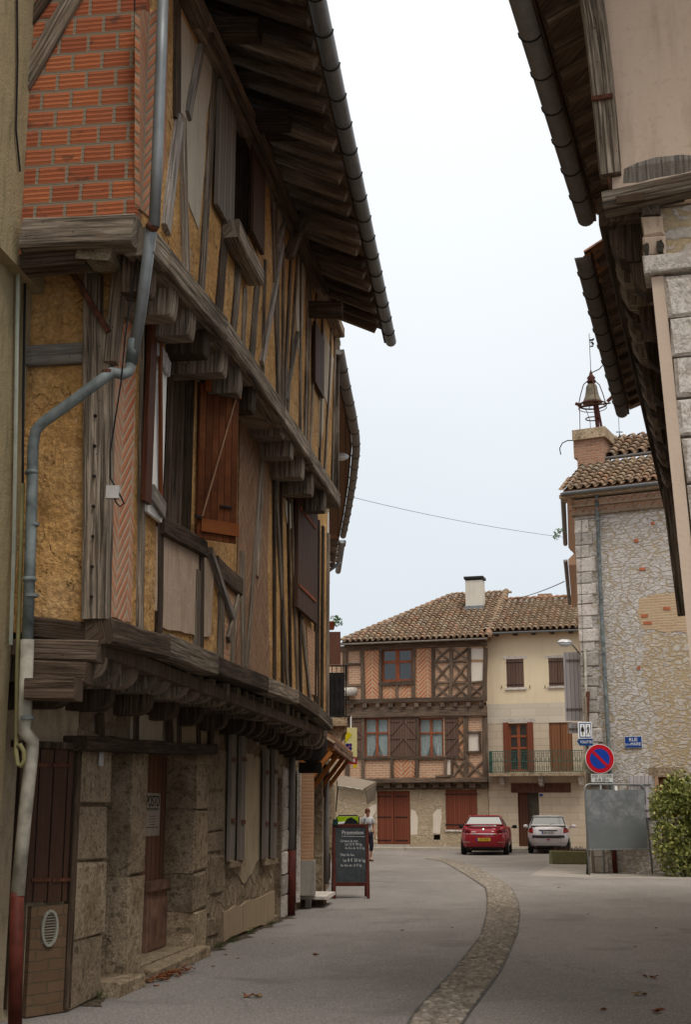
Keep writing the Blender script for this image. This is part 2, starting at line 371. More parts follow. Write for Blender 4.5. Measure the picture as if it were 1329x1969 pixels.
def m_herring(name, brick, brick2, mortar, colw=.19, rh=.052, ms=.36, slope=1.0, horiz=False, fade=.25):
    N = NT(name); v = N.vec('BOX'); v0 = v; v = N.warp(v, 7, .012); sp = N.n('SeparateXYZ'); N.l(v, sp.inputs[0])
    X, Z = (sp.outputs[1], sp.outputs[0]) if horiz else (sp.outputs[0], sp.outputs[1])
    pp = N.math('PINGPONG', X, colw); t = N.math('DIVIDE', N.math('ADD', Z, N.math('MULTIPLY', pp, slope)), rh * 1.3)
    fr = N.math('FRACT', t); tri = N.math('ABSOLUTE', N.math('SUBTRACT', fr, .5))
    edge = N.ramp(tri, (.5 * (1 - ms) - .06, 1.0), (.5 * (1 - ms) + .05, 0.0))
    cid = N.math('FLOOR', N.math('DIVIDE', X, colw)); ed2 = N.ramp(N.math('ABSOLUTE', N.math('SUBTRACT', N.math('FRACT', N.math('DIVIDE', X, colw)), .5)), (.44, 1.0), (.48, 0.0))
    edge = N.math('MULTIPLY', edge, ed2)
    wn = N.n('TexWhiteNoise', noise_dimensions='2D'); cb = N.n('CombineXYZ'); N.l(N.math('FLOOR', t), cb.inputs[0]); N.l(cid, cb.inputs[1]); N.l(cb.outputs[0], wn.inputs['Vector'])
    bc = N.mix(wn.outputs['Value'], brick, brick2); f = N.ramp(N.noise(v0, 3.2, 5, .6), (.42, 0.0), (.66, 1.0))
    edge = N.math('MULTIPLY', edge, N.math('SUBTRACT', 1.0, N.math('MULTIPLY', f, fade)))
    b = N.noise(v0, 45, 4, .7); c = N.mix(edge, N.mix(N.math('MULTIPLY', b, .5), mortar, tuple(q * .5 for q in mortar)), bc)
    c = N.mix(N.math('MULTIPLY', b, .35), c, tuple(q * .4 for q in mortar)); N.bump(N.math('ADD', edge, N.math('MULTIPLY', b, .4)), .5, .02); return N.done(c, .92)
def m_rubble(name, cols, mortar, sx=3.4, sz=6.5, mw=.09, warp=.18, bump=.8, dirt=None, flatmix=0.0, ramp_edge=.09):
    """undressed stones of mixed size, ragged against a wide worn joint"""
    N = NT(name); v = N.vec('BOX'); wv = N.warp(v, 2.2, warp); wv = N.warp(wv, 9, warp * .35); wv = N.warp(wv, 34, warp * .12)
    def layer(kx, kz, off):
        mp = N.n('Mapping'); N.l(wv, mp.inputs[0]); mp.inputs['Scale'].default_value = (sx * kx, sz * kz, 1); mp.inputs['Location'].default_value = (off, off * 1.7, 0)
        cb = N.n('SeparateXYZ'); N.l(mp.outputs[0], cb.inputs[0]); c2 = N.n('CombineXYZ'); N.l(cb.outputs[0], c2.inputs[0]); N.l(cb.outputs[1], c2.inputs[1])
        e_ = N.n('TexVoronoi', feature='DISTANCE_TO_EDGE', voronoi_dimensions='2D'); N.l(c2.outputs[0], e_.inputs['Vector']); e_.inputs['Scale'].default_value = 1
        f_ = N.n('TexVoronoi', feature='F1', voronoi_dimensions='2D'); N.l(c2.outputs[0], f_.inputs['Vector']); f_.inputs['Scale'].default_value = 1
        sr = N.n('SeparateColor'); N.l(f_.outputs['Color'], sr.inputs[0]); return e_.outputs['Distance'], sr.outputs[0], sr.outputs[1]
    e1, r1, q1 = layer(1, 1, 0); e2, r2, q2 = layer(1.9, 1.5, 7.3)
    pick = N.ramp(N.noise(v, 2.6, 3, .6), (.50, 0.0), (.53, 1.0))
    def blend(a, b):
        m_ = N.n('Mix', data_type='FLOAT'); N.l(pick, m_.inputs[0]); N.l(a, m_.inputs[2]); N.l(b, m_.inputs[3]); return m_.outputs[0]
    ed, rv, qv = blend(e1, e2), blend(r1, r2), blend(q1, q2)
    a = N.noise(v, 9, 6, .65); b = N.noise(v, 48, 5, .75)
    ed = N.math('ADD', ed, N.math('MULTIPLY', N.math('SUBTRACT', N.noise(v, 17, 5, .7), .5), .28)); ed = N.math('SUBTRACT', ed, N.math('MULTIPLY', N.ramp(qv, (.55, 0.0), (.9, 1.0)), .10))
    m_ = N.ramp(ed, (mw, 0.0), (mw + ramp_edge, 1.0)); c = N.ramp(rv, *[(i / (len(cols) - 1), cc) for i, cc in enumerate(cols)])
    c = N.mix(N.ramp(a, (.35, .6), (.65, 0.0)), c, tuple(q * .55 for q in cols[0])); c = N.mix(N.ramp(b, (.35, .5), (.55, 0.0)), c, tuple(q * .5 for q in cols[0]))
    mort = N.mix(N.noise(v, 1.5, 5), tuple(q * .7 for q in mortar), tuple(min(1, q * 1.15) for q in mortar)); mort = N.mix(N.ramp(b, (.35, .5), (.6, 0.0)), mort, tuple(q * .4 for q in mortar))
    if flatmix: m_ = N.math('MULTIPLY', m_, N.ramp(N.noise(v, 1.3, 5, .6), (flatmix - .07, 0.0), (flatmix + .07, 1.0)))
    c = N.mix(m_, mort, c)
    if dirt: c = N.mix(N.math('MULTIPLY', N.ramp(N.noise(v, 1.1, 6, .65), (.42, 0.0), (.72, 1.0)), .75), c, dirt)
    N.bump(N.math('ADD', N.math('MULTIPLY', m_, .8), N.math('ADD', N.math('MULTIPLY', a, .7), N.math('MULTIPLY', b, .4))), bump, .05); return N.done(c, .95)
def m_tile():
    N = NT('old canal tile'); t = N.tint(); v = N.vec(); a = N.noise(v, 7, 5, .65); b = N.noise(v, 1.2, 3)
    c = N.ramp(t, (0, (.19, .125, .085)), (.25, (.30, .20, .13)), (.5, (.24, .17, .12)), (.7, (.34, .25, .17)), (.85, (.32, .17, .105)), (1, (.30, .25, .19)))
    c = N.mix(N.ramp(a, (.45, 0.0), (.7, .75)), c, (.085, .075, .05)); c = N.mix(N.ramp(b, (.5, 0.0), (.8, .4)), c, (.36, .32, .22))
    N.bump(a, .4, .01); return N.done(c, .92)
def m_asphalt(name, lo, hi, crack=True):
    N = NT(name); v = N.vec(); a = N.noise(v, .35, 6, .6); b = N.noise(v, 170, 2, .6); g = N.noise(N.scale(v, (1, .25, 1)), 1.1, 5, .6)
    vo = N.n('TexVoronoi', feature='F1'); N.l(v, vo.inputs['Vector']); vo.inputs['Scale'].default_value = 95; 
    c = N.mix(a, lo, hi); c = N.mix(N.ramp(g, (.4, 0.0), (.75, .55)), c, tuple(q * 1.25 for q in hi)); c = N.mix(N.ramp(b, (.35, .45), (.6, 0.0)), c, tuple(q * .35 for q in lo)); gr = N.noise(v, 42, 4, .8); c = N.mix(N.ramp(gr, (.36, .55), (.5, 0.0)), c, tuple(q * .55 for q in lo)); c = N.mix(N.ramp(gr, (.55, 0.0), (.7, .5)), c, tuple(q * 1.7 for q in hi)); pt = N.ramp(N.noise(N.warp(v, .5, 2.0), .22, 3, .5), (.50, 0.0), (.515, .35)); c = N.mix(pt, c, tuple(q * .7 for q in lo))
    sr = N.n('SeparateColor'); N.l(vo.outputs['Color'], sr.inputs[0]); c = N.mix(N.ramp(sr.outputs[0], (.72, 0.0), (.95, .5)), c, tuple(q * 1.9 for q in hi))
    if crack:
        w_ = N.warp(v, 1.4, .7); vc = N.n('TexVoronoi', feature='DISTANCE_TO_EDGE'); N.l(w_, vc.inputs['Vector']); vc.inputs['Scale'].default_value = .33
        k = N.math('MULTIPLY', N.ramp(vc.outputs['Distance'], (.0, 1.0), (.008, 0.0)), N.ramp(N.noise(v, .4, 2), (.5, 0.0), (.6, .35))); c = N.mix(k, c, tuple(q * .4 for q in lo))
    st = N.ramp(N.noise(N.warp(v, .8, 1.2), .7, 5, .6), (.56, 0.0), (.66, .5)); c = N.mix(st, c, tuple(q * .62 for q in lo))
    N.bump(N.math('ADD', vo.outputs['Distance'], b), .35, .006); return N.done(c, .88)
def m_planks(name, c1, c2, pw=.11, rough=.5, gap=.06, axis=0, bump=.5):
    """vertical boards in the box-mapped plane with grain"""
    N = NT(name); v = N.vec('BOX'); sp = N.n('SeparateXYZ'); N.l(v, sp.inputs[0]); X = N.math('DIVIDE', sp.outputs[axis], pw)
    fr = N.math('ABSOLUTE', N.math('SUBTRACT', N.math('FRACT', X), .5)); gp = N.ramp(fr, (.5 - gap, 1.0), (.5 - gap * .4, 0.0))
    wn = N.n('TexWhiteNoise', noise_dimensions='1D'); N.l(N.math('FLOOR', X), wn.inputs['W'])
    gsc = (30, 1.5, 1) if axis == 0 else (1.5, 30, 1); g = N.noise(N.scale(v, gsc), 2.0, 6, .6)
    c = N.mix(g, c1, c2); c = N.mix(N.math('MULTIPLY', wn.outputs['Value'], .35), c, tuple(q * .5 for q in c1)); c = N.mix(gp, tuple(q * .12 for q in c1), c)
    N.bump(N.math('ADD', N.math('MULTIPLY', g, .2), gp), bump, .01); return N.done(c, rough)
def m_glass(name, col=(.02, .025, .03), rough=.05):
    N = NT(name); N.b.inputs['Specular IOR Level'].default_value = .9; return N.done(col, rough)
def m_zinc(name='zinc', col=(.20, .215, .225), rough=.5):
    N = NT(name); v = N.vec(); a = N.noise(v, 5, 6, .65); st = N.noise(N.scale(v, (14, 14, 1.5)), 1.5, 4)
    c = N.mix(a, tuple(q * .6 for q in col), tuple(q * 1.25 for q in col)); c = N.mix(N.ramp(st, (.5, 0.0), (.75, .4)), c, (.10, .085, .07))
    return N.done(c, rough, .35)

WOOD = m_wood('weathered grey oak', (.065, .05, .037), (.21, .168, .128), (.42, .35, .275), crack=.8)
WOOD_D = m_wood('dark brown oak', (.022, .015, .010), (.07, .048, .033), (.14, .10, .072), crack=.45)
WOOD_G = m_wood('pale grey board', (.14, .12, .10), (.28, .25, .22), (.42, .38, .34))
WOOD_B = m_wood('chocolate timber', (.06, .042, .030), (.135, .095, .068), (.22, .165, .125), crack=.3)
WOOD_O = m_wood('orange stained timber', (.22, .075, .02), (.40, .15, .04), (.52, .22, .07), rough=.6, crack=.15, bump=.3)
WOOD_S = m_wood('soffit timber', (.065, .046, .031), (.18, .132, .095), (.30, .23, .17), crack=.4)
COB = m_cob()
LIME = m_plaster('grey lime plaster', (.50, .44, .35), (.38, .33, .26), (.16, .12, .08), .45)
PINKP = m_plaster('pinkish lime plaster', (.38, .28, .205), (.52, .41, .32), (.22, .14, .085), .7, 3.0, .9)
PINKR = m_plaster('smooth pink render', (.58, .44, .34), (.70, .55, .43), (.36, .25, .18), .6, 1.2, .3)
CREAM = m_plaster('cream render', (.64, .53, .365), (.70, .585, .415), (.38, .32, .22), .25, .8, .12)
ROUGH = m_plaster('pebbledash render', (.27, .215, .125), (.36, .29, .175), (.13, .12, .06), .7, 3.0, .9)
REDB = m_brick('hollow red brick', (.36, .07, .026), (.60, .165, .055), (.25, .195, .14), .245, .165, .017, ridge=4, burnt=(.07, .045, .035), warp=.006, dirt=.3)
HERR = m_herring('herringbone brick in lime', (.46, .13, .055), (.56, .23, .12), (.50, .385, .28), fade=.55, rh=.085, colw=.30)
HERR2 = m_herring('faded herringbone brick', (.27, .115, .06), (.42, .235, .14), (.24, .175, .115), fade=.25, colw=.30, rh=.075)
HERR3 = m_herring('orange herringbone brick', (.44, .115, .045), (.52, .21, .095), (.54, .41, .28), fade=.1, colw=.42, rh=.14)
THINB = m_brick('old thin brick', (.42, .18, .09), (.52, .27, .14), (.42, .29, .19), .24, .058, .012, warp=.012, dirt=.5)
THINB2 = m_brick('thin orange brick', (.46, .155, .075), (.53, .27, .145), (.54, .43, .31), .30, .10, .022, warp=.010, dirt=.35)
LOWB = m_brick('stained base brick', (.15, .082, .048), (.21, .125, .072), (.12, .088, .055), .24, .085, .008, warp=.02, dirt=.5)
TURB = m_brick('turret brick', (.30, .115, .065), (.40, .19, .115), (.34, .25, .18), .26, .085, .016, warp=.012, dirt=.4)
PALEST = m_rubble('limestone rubble', [(.54, .50, .47), (.69, .65, .62), (.60, .56, .53), (.74, .705, .675)], (.50, .40, .275), 3.4, 8.4, .03, .24, .7, flatmix=.30)
PALEST2 = m_rubble('rubble in ochre mortar', [(.50, .44, .38), (.66, .60, .54), (.56, .47, .38)], (.50, .385, .24), 3.2, 7.6, .10, .24, .6)
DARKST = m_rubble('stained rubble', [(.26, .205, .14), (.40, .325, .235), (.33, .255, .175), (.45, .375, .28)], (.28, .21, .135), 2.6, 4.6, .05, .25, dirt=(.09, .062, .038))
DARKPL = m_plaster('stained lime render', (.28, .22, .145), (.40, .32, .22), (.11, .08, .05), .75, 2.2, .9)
DRESS = m_worn('worn dressed stone', [(.22, .155, .095), (.35, .265, .175), (.49, .385, .265), (.38, .29, .195)], (.08, .055, .034))
DRESSP = m_worn('pale dressed stone', [(.46, .40, .35), (.58, .525, .475), (.68, .63, .58), (.54, .48, .42)], (.26, .2, .14), .7)
FARST = m_rubble('ground floor stone far', [(.50, .40, .28), (.58, .48, .35), (.54, .44, .32)], (.48, .38, .26), 1.5, 3.0, .03, .1, flatmix=.5)
ASHLAR = m_brick('pale ashlar', (.56, .46, .345), (.63, .53, .41), (.38, .30, .21), .75, .31, .010, warp=.006, dirt=.25, bump=.3)
BAND = m_brick('band of pale stone', (.60, .53, .42), (.66, .59, .48), (.47, .41, .32), 1.1, .33, .010, warp=.006, dirt=.25, bump=.3)
TILE = m_tile()
TILEU = m_plain('terracotta tile', (.30, .15, .085), .9, 0, .3, 8)
ASPH = m_asphalt('worn asphalt', (.182, .166, .154), (.245, .225, .210))
PAVE = m_asphalt('pale concrete paving', (.24, .215, .185), (.31, .285, .25), False)
KERB = m_plaster('kerb stone', (.34, .30, .25), (.44, .40, .34), (.16, .13, .1), .5, 4, .5)
ZINC = m_zinc(); BRIGHTZ = m_zinc('galvanised pipe', (.24, .255, .26), .5)
ZINCD = m_zinc('dark zinc', (.20, .185, .175), .6); PVC = m_plain('grey pvc', (.15, .172, .172), .55, 0, .35, 7); WPVC = m_plain('cream pvc', (.33, .305, .25), .6, 0, .3, 6)
CASTR = m_plain('red painted iron', (.085, .02, .013), .6, 0, .25, 8); RUST = m_plain('rusty iron', (.10, .04, .025), .8, 0, .35, 20)
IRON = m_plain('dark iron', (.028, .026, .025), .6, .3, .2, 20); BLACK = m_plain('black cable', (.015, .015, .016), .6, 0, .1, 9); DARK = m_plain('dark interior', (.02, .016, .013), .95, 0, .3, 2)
VARN = m_planks('varnished plank shutter', (.15, .048, .014), (.30, .105, .033), .083, .7, gap=.09); VARNW = m_wood('varnished batten', (.11, .03, .009), (.21, .062, .018), (.30, .10, .03), rough=.65, crack=.05, bump=.1)
REDBR = m_planks('red brown plank', (.15, .042, .024), (.22, .07, .038), .10, .6); BROWNSH = m_planks('brown plank shutter', (.10, .058, .042), (.16, .10, .075), .12, .7)
OLDSH = m_planks('old dark plank', (.05, .026, .018), (.11, .058, .038), .13, .7); GREYSH = m_planks('grey plank shutter', (.13, .11, .092), (.24, .205, .175), .12, .8)
LILAC = m_planks('pale grey painted plank', (.42, .39, .40), (.50, .47, .48), .10, .75); DOORW = m_planks('weathered reddish door', (.13, .062, .04), (.25, .135, .09), .17, .8); FLAPW = m_plain('door panel wood', (.21, .12, .085), .8, 0, .3, 5)
WINFR = m_plain('red brown window frame', (.25, .075, .035), .5, 0, .15, 6); GLASS = m_glass('dark glass'); GLASSB = m_glass('sky glass', (.16, .19, .20), .15); CURT = m_plain('pale curtain', (.50, .56, .55), .9, 0, .1, 8)
WHITE = m_plain('white paint', (.78, .78, .76), .5, 0, .05, 5); TEAL = m_plain('verdigris iron', (.045, .11, .085), .6, .1, .3, 14)
BROWNM = m_plain('brown metal sheet', (.135, .062, .045), .6, 0, .1, 2)
# =================================================================== THE NEAR TIMBER-FRAMED HOUSE (left)
F1 = Frame(-1.893, 9.73, 8.0)
H1 = house('timber_framed_house', 'nearest tall crooked timber-framed house with orange cob infill and varnished shutters', 'house', F1)
GO, FO, SO = -.6, 0.0, .35                 # how far each floor's face stands out
LEN = 11.6
# ---- ground floor
o1 = F1.rect(197, 1443, 245, 1893, GO); o2 = F1.rect(270, 1445, 370, 1848, GO); o3 = F1.rect(528, 1478, 541, 1762, GO)
SG0 = F1.at(137, 1700, GO)[0]
LINZ = 2.32
hol = [(o1[0], o1[1], .12, 2.28), (o2[0], o2[1], .12, 2.28), (o3[0], o3[1], .06, 2.1)]
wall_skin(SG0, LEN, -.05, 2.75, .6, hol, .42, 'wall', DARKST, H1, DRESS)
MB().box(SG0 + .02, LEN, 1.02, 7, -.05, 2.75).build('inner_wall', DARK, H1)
# corner bay that turns inwards towards the neighbouring house
ca = F1.loc(at_height(133, 1932)); cb_ = F1.loc(at_height(40, 1946)); ca = Vector((ca[0], ca[1], 0)); cb_ = Vector((cb_[0], cb_[1], 0)); cdir = (ca - cb_).normalized(); ca = Vector((SG0 - .01, .60, 0)); cb_ = ca - cdir * .55; cn = Vector((cdir.y, -cdir.x, 0))
cfar = cb_ - cdir * 1.2
def cpt(px, py, o=0.0):       # pixel onto the slanted corner bay
    wa, wb = F1.world(cb_), F1.world(ca); t = (wb - wa).normalized(); f = Frame(wa.x, wa.y, math.degrees(math.atan2(t.x, t.y)))
    return F1.loc(f.world(f.at(px, py, o)))
MB().hexa([cfar + Vector((0, 0, -.05)), ca + Vector((0, 0, -.05)), ca - cn * .5 + Vector((0, 0, -.05)), cfar - cn * .5 + Vector((0, 0, -.05)),
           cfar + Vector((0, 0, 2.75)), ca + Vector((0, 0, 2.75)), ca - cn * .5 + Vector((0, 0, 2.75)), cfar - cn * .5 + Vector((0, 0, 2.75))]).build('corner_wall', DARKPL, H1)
def cbox(px0, py0, px1, py1, o0, o1_, mat, name, parent=H1):
    xm, ym = (px0 + px1) / 2, (py0 + py1) / 2
    a, b = cpt(px0, ym), cpt(px1, ym); z0, z1 = cpt(xm, py1)[2], cpt(xm, py0)[2]
    P = []
    for z in (z0, z1):
        for q, o in ((a, o1_), (b, o1_), (b, o0), (a, o0)): P.append(Vector((q.x, q.y, z)) + cn * o)
    return MB().hexa(P).build(name, mat, parent)
cbox(47, 1740, 127, 1948, -.02, .05, LOWB, 'base_panel')
for a, b in ((50, 88), (90, 127)):
    sh = cbox(a, 1440, b, 1733, 0, .05, OLDSH, 'shutter')
    for yy in (1468, 1688): cbox(a + 1, yy, b - 2, yy + 7, .05, .065, RUST, 'strap_hinge', sh)
cbox(125, 1432, 136, 1936, -.02, .07, WOOD_D, 'post'); cbox(20, 1432, 48, 1936, -.02, .04, WOOD_D, 'post')
cbox(20, 1426, 134, 1439, 0, .08, WOOD_D, 'shutter_head')
vp = cpt(85, 1784)
b = MB(); 
for k in range(20):
    t = 2 * math.pi * k / 20; t2 = 2 * math.pi * (k + 1) / 20
    b.bar(vp + cn * .065 + cdir * math.cos(t) * .075 + Vector((0, 0, math.sin(t) * .135)), vp + cn * .065 + cdir * math.cos(t2) * .075 + Vector((0, 0, math.sin(t2) * .135)), .022, .02, cn)
for k in range(-5, 6): b.bar(vp + cn * .06 + cdir * -.07 + Vector((0, 0, k * .022)), vp + cn * .06 + cdir * .07 + Vector((0, 0, k * .022)), .007, .006, cn)
b.build('air_vent', m_plain('vent metal', (.30, .29, .24), .6), H1)
# dressed stone piers
def pier(px0, px1, o_in, name='stone_pier', mat=DRESS, z0=0.0, z1=2.28, hs=(.55, .62, .48, .66), proud=.035, back=.0):
    s0, s1 = F1.at(px0, 1680, GO)[0], F1.at(px1, 1680, GO)[0]; z = z0; i = 0; b = MB()
    while z < z1 - .05:
        h = min(hs[i % len(hs)], z1 - z); b.cc = random.random(); e = random.uniform(-.02, .02)
        b.stone(s0 + e * .5, s1 + e, .6 - proud, .6 + o_in, z + .004, z + h - .004, .020, .022); z += h; i += 1
    return b.build(name, mat, H1)
pier(137, 197, .42); pier(243.5, 271, .42, hs=(1.0, 1.28)); pier(368, 392, .42, hs=(.5, .42, .7)); pier(541, 556, .42, hs=(.34, .3, .36, .32), mat=DRESSP)
# big ashlars left bare by the fallen render
b = MB()
for (x0, y0, x1, y1) in ((394, 1440, 428, 1520), (394, 1525, 428, 1600), (396, 1600, 424, 1640), (403, 1645, 427, 1718), (378, 1725, 402, 1760), (396, 1765, 420, 1800)):
    r_ = F1.rect(x0, y0, x1, y1, GO); b.stone(r_[0], r_[1], .6 - .022, .7, r_[2], r_[3], .015, .02)
b.build('bare_ashlars', DRESS, H1)
panel(F1, [(430, 1442), (528, 1462), (526, 1600), (524, 1690), (505, 1640), (470, 1700), (440, 1660), (431, 1690)], GO + .012, DARKPL, H1, 'render_patch', .03, .025, .14)
panel(F1, [(430, 1752), (528, 1714), (528, 1772), (470, 1792), (431, 1810)], GO + .03, m_plaster('plinth render', (.27, .20, .13), (.33, .25, .165), (.12, .085, .055), .5), H1, 'plinth', .04, .02, .3)
# doors in the openings
dz = (o1[0], o1[1])
MB().box(o1[0], o1[1], .98, 1.02, .12, 2.28).build('door', OLDSH, H1)
d2 = MB().box(o2[0], o2[1], .93, .98, .12, 2.28).build('door', DOORW, H1)
def dpt(px, py, o=-.93): return F1.at(px, py, o)
r_ = F1.rect(277, 1706, 327, 1842, -.91); MB().box(r_[0], r_[1] + .03, .885, .93, r_[2], r_[3]).build('lower_panel', FLAPW, d2)
MB().box(r_[0] + .09, r_[1] - .06, .872, .886, r_[2] + .12, r_[3] - .13).build('raised_panel', FLAPW, d2)
MB().box(r_[0] - .02, r_[1] + .05, .84, .93, r_[3] - .02, r_[3] + .08).build('lock_rail', FLAPW, d2)
MB().tube([(r_[1] - .0, .88, 1.12), (r_[1] - .0, .83, 1.12)], .022, 10).build('door_knob', IRON, d2)
MB().box(o3[0], o3[1], .72, .76, .06, 2.1).build('door', REDBR, H1)
# doorsteps
MB().stone(o1[0] - .02, o1[1] + .08, .40, 1.0, -.02, .12, .012, .02).build('doorstep', DRESS, H1); MB().stone(o2[0] - .12, o2[1] + .25, .42, .93, -.02, .11, .012, .02).build('doorstep', DRESS, H1)
# head beam with little posts and panels above it
MB().bar(F1.at(150, 1434, GO + .02) + Vector((-.1, 0, 0)), F1.at(402, 1440, GO + .02), .13, .22, wob=.012).build('door_head_beam', WOOD_D, H1)
for x in (182, 250, 316, 334, 372, 398): stud(F1, x, 1372, x, 1432, .10, GO + .03, WOOD_D, H1, 'short_post')
panel(F1, [(254, 1372), (312, 1376), (312, 1430), (254, 1428)], GO + .025, LIME, H1); panel(F1, [(338, 1378), (396, 1386), (396, 1434), (338, 1430)], GO + .025, DARKPL, H1)
# two pairs of narrow grey shutters standing half open
for (xa, xb, y0, y1, y0b, y1b) in ((432, 452, 1410, 1653, 1418, 1655), (500, 517, 1440, 1650, 1446, 1648)):
    for k, x in enumerate((xa, xb)):
        p0 = F1.at(x, y1, GO + .03); p1 = F1.at(x, y0, GO + .03); sg = 1
        leaf = MB().hexa([(p0[0], p0[1], p0[2]), (p0[0] + .045, p0[1], p0[2]), (p0[0] + .30, p0[1] - .20, p0[2]), (p0[0] + .255, p0[1] - .20, p0[2]),
                          (p0[0], p0[1], p1[2]), (p0[0] + .045, p0[1], p1[2]), (p0[0] + .30, p0[1] - .20, p1[2]), (p0[0] + .255, p0[1] - .20, p1[2])]) if False else \
            MB().box(p0[0], p0[0] + .24, .50, .55, p0[2], p1[2])
        lf = leaf.build('shutter', GREYSH, H1)
        for zz in (p0[2] + .45, p1[2] - .35): MB().box(p0[0], p0[0] + .22, .485, .50, zz, zz + .05).build('strap_hinge', RUST, lf)
    ss = F1.at(xa, 1650, GO)[0]; se = F1.at(xb, 1650, GO)[0]; zz = F1.at(xa, y1, GO)[2]
    MB().box(ss - .05, se + .3, .52, .7, zz - .10, zz - .03).build('window_sill', DRESS, H1)
# recess under the jetty: ceiling, joists and darker brackets
Z1 = 3.0
MB().box(.0, LEN, .02, 7, 2.78, 2.9).build('jetty_boards', WOOD_S, H1)
jb = [(190, 1216), (305, 1244), (400, 1277), (500, 1318), (560, 1340), (600, 1368), (627, 1392)]
P = [F1.at(x, y, .02) for x, y in jb]
for i in range(len(P) - 1):
    MB().bar(P[i] - (P[i + 1] - P[i]).normalized() * .01, P[i + 1], .195 + (.03 if i == 1 else 0), .22, wob=.008).build('jetty_beam', WOOD if i % 2 else WOOD_D, H1)
def jz(s):
    for i in range(len(P) - 1):
        if P[i][0] <= s <= P[i + 1][0]: t = (s - P[i][0]) / (P[i + 1][0] - P[i][0]); return P[i][2] * (1 - t) + P[i + 1][2] * t
    return P[0][2] if s < P[0][0] else P[-1][2]
s = .25; k = 0
while s < LEN - .1:
    z = jz(s) - .11
    pl, vc = corbel(s, .17 + random.uniform(-.02, .03), -1.0, -.03 + random.uniform(-.05, .03), z, .25 + random.uniform(-.02, .03), .6)
    MB().prism(pl, vc).build('joist', WOOD, H1)
    if k % 2 == 0 or s > 6:
        pl, vc = corbel(s + .05, .19, -1.0, -.30 + random.uniform(-.04, .04), z - .25, .20, .7); MB().prism(pl, vc).build('bracket', WOOD_D, H1)
    s += .50 + random.uniform(-.04, .05); k += 1
# gable-side ends of the floor beams
for (x0, y0, x1, y1, o_, w_, m_) in ((58, 1212, 176, 1218, .04, .17, WOOD_D), (62, 1250, 194, 1258, -.02, .16, WOOD_B), (62, 1288, 172, 1296, -.10, .16, WOOD_D), (55, 1330, 150, 1325, -.3, .16, WOOD_D)):
    MB().bar(F1.side(x0, y0, o_), F1.side(x1, y1, o_), w_, .2, (-1, 0, 0), wob=.015).build('gable_beam', m_, H1)
def slope_edge(o, zref, fn, tol=.001):
    for v in o.data.vertices:
        if abs(v.co.z - zref) < tol: v.co.z = fn(v.co.x)
E1 = F1.at(628, 1340, 0)[0]; E2 = F1.at(641, 900, SO)[0]
def bz(s):
    for i in range(len(B) - 1):
        if B[i][0] <= s <= B[i + 1][0]: t = (s - B[i][0]) / (B[i + 1][0] - B[i][0]); return B[i][2] * (1 - t) + B[i + 1][2] * t
    return B[0][2] if s < B[0][0] else B[-1][2]
bb = [(268, 462), (300, 500), (415, 636), (530, 798), (585, 880), (640, 965)]
B = [F1.at(x, y, SO + .02) for x, y in bb]
# ---- first floor
w1 = F1.rect(316, 640, 372, 1010, FO); w1z = (F1.at(345, 1035, FO)[2], F1.at(345, 650, FO)[2])
hol1 = [(w1[0], w1[1], w1z[0], w1z[1])]
ww = F1.rect(571, 955, 603, 1180, FO); hol1.append((ww[0], ww[1], F1.at(586, 1175, FO)[2], F1.at(586, 960, FO)[2]))
wsk = wall_skin(.1, E1, 2.9, 6.5, .0, hol1 + [(4, 4, 4, 4)], .3, 'wall', COB, H1, WOOD_D); slope_edge(wsk, 2.9, lambda s: jz(s) - .05)
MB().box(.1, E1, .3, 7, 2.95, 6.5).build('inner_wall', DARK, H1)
MB().box(0, .1, .0, 7, 2.95, 6.35).build('gable_wall', COB, H1)
MB().quad((E1 + .01, 0, 2.9), (E1 + .01, 7, 2.9), (E1 + .01, 7, 8.8), (E1 + .01, 0, 8.8)).quad((LEN, .6, 0), (LEN, 7, 0), (LEN, 7, 2.9), (LEN, .6, 2.9)).build('end_wall', DARKPL, H1)
# gable: ledge board, corner posts, struts
MB().bar(F1.side(48, 686, -.02), F1.side(168, 680, -.02), .17, .1, (-1, 0, 0), wob=.006).build('rail', WOOD_G, H1)
MB().bar(F1.side(181, 530, -.04), F1.side(177, 1192, -.03), .14, .14, (-1, 0, 0), wob=.008).build('corner_post', WOOD, H1)
MB().bar(F1.side(202, 620, -.03), F1.side(196, 1192, -.02), .12, .14, (-1, 0, 0), wob=.008).build('corner_post', WOOD, H1)
MB().bar(F1.at(232, 500, .04), F1.at(214, 700, .03), .15, .1, wob=.015, w2=.10).build('splintered_strut', WOOD, H1)
MB().bar(F1.side(98, 458, -.16), F1.side(210, 640, -.10), .045, .07, (-1, 0, 0)).build('iron_brace', CASTR if False else RUST, H1)
for i in range(7): 
    q = F1.side(183 - i * 1.2, 800 + i * 58, -.115); MB().lathe([(.012, 0), (.012, .001)], q, 8) and MB().tube([q, q + Vector((-.012, 0, 0))], .014, 8).build('peg_hole_shade', DARK, H1)  # raised dark plugs, coloured as the shade inside open peg holes
def full(F, x0, y0, x1, y1, o, zt, zb):
    a, c = F.at(x0, y0, o), F.at(x1, y1, o)
    if abs(a.z - c.z) < .5: return a, c
    for _ in range(3):
        if zt: t = (zt(a.x) - a.z) / (a.z - c.z); a = a + (a - c) * t
        if zb: t = (zb(c.x) - c.z) / (c.z - a.z); c = c + (c - a) * t
    return a, c
def fstud(x0, y0, x1, y1, w, o, mat, zt, zb, name='stud'):
    w = w * (1.7 if x0 < 500 else 1.2) if w < .135 else w; a, c = full(F1, x0, y0, x1, y1, o - .058, zt, zb)
    return MB().bar(a, c, w, .14, (0, -1, 0), .011).build(name, mat, H1)
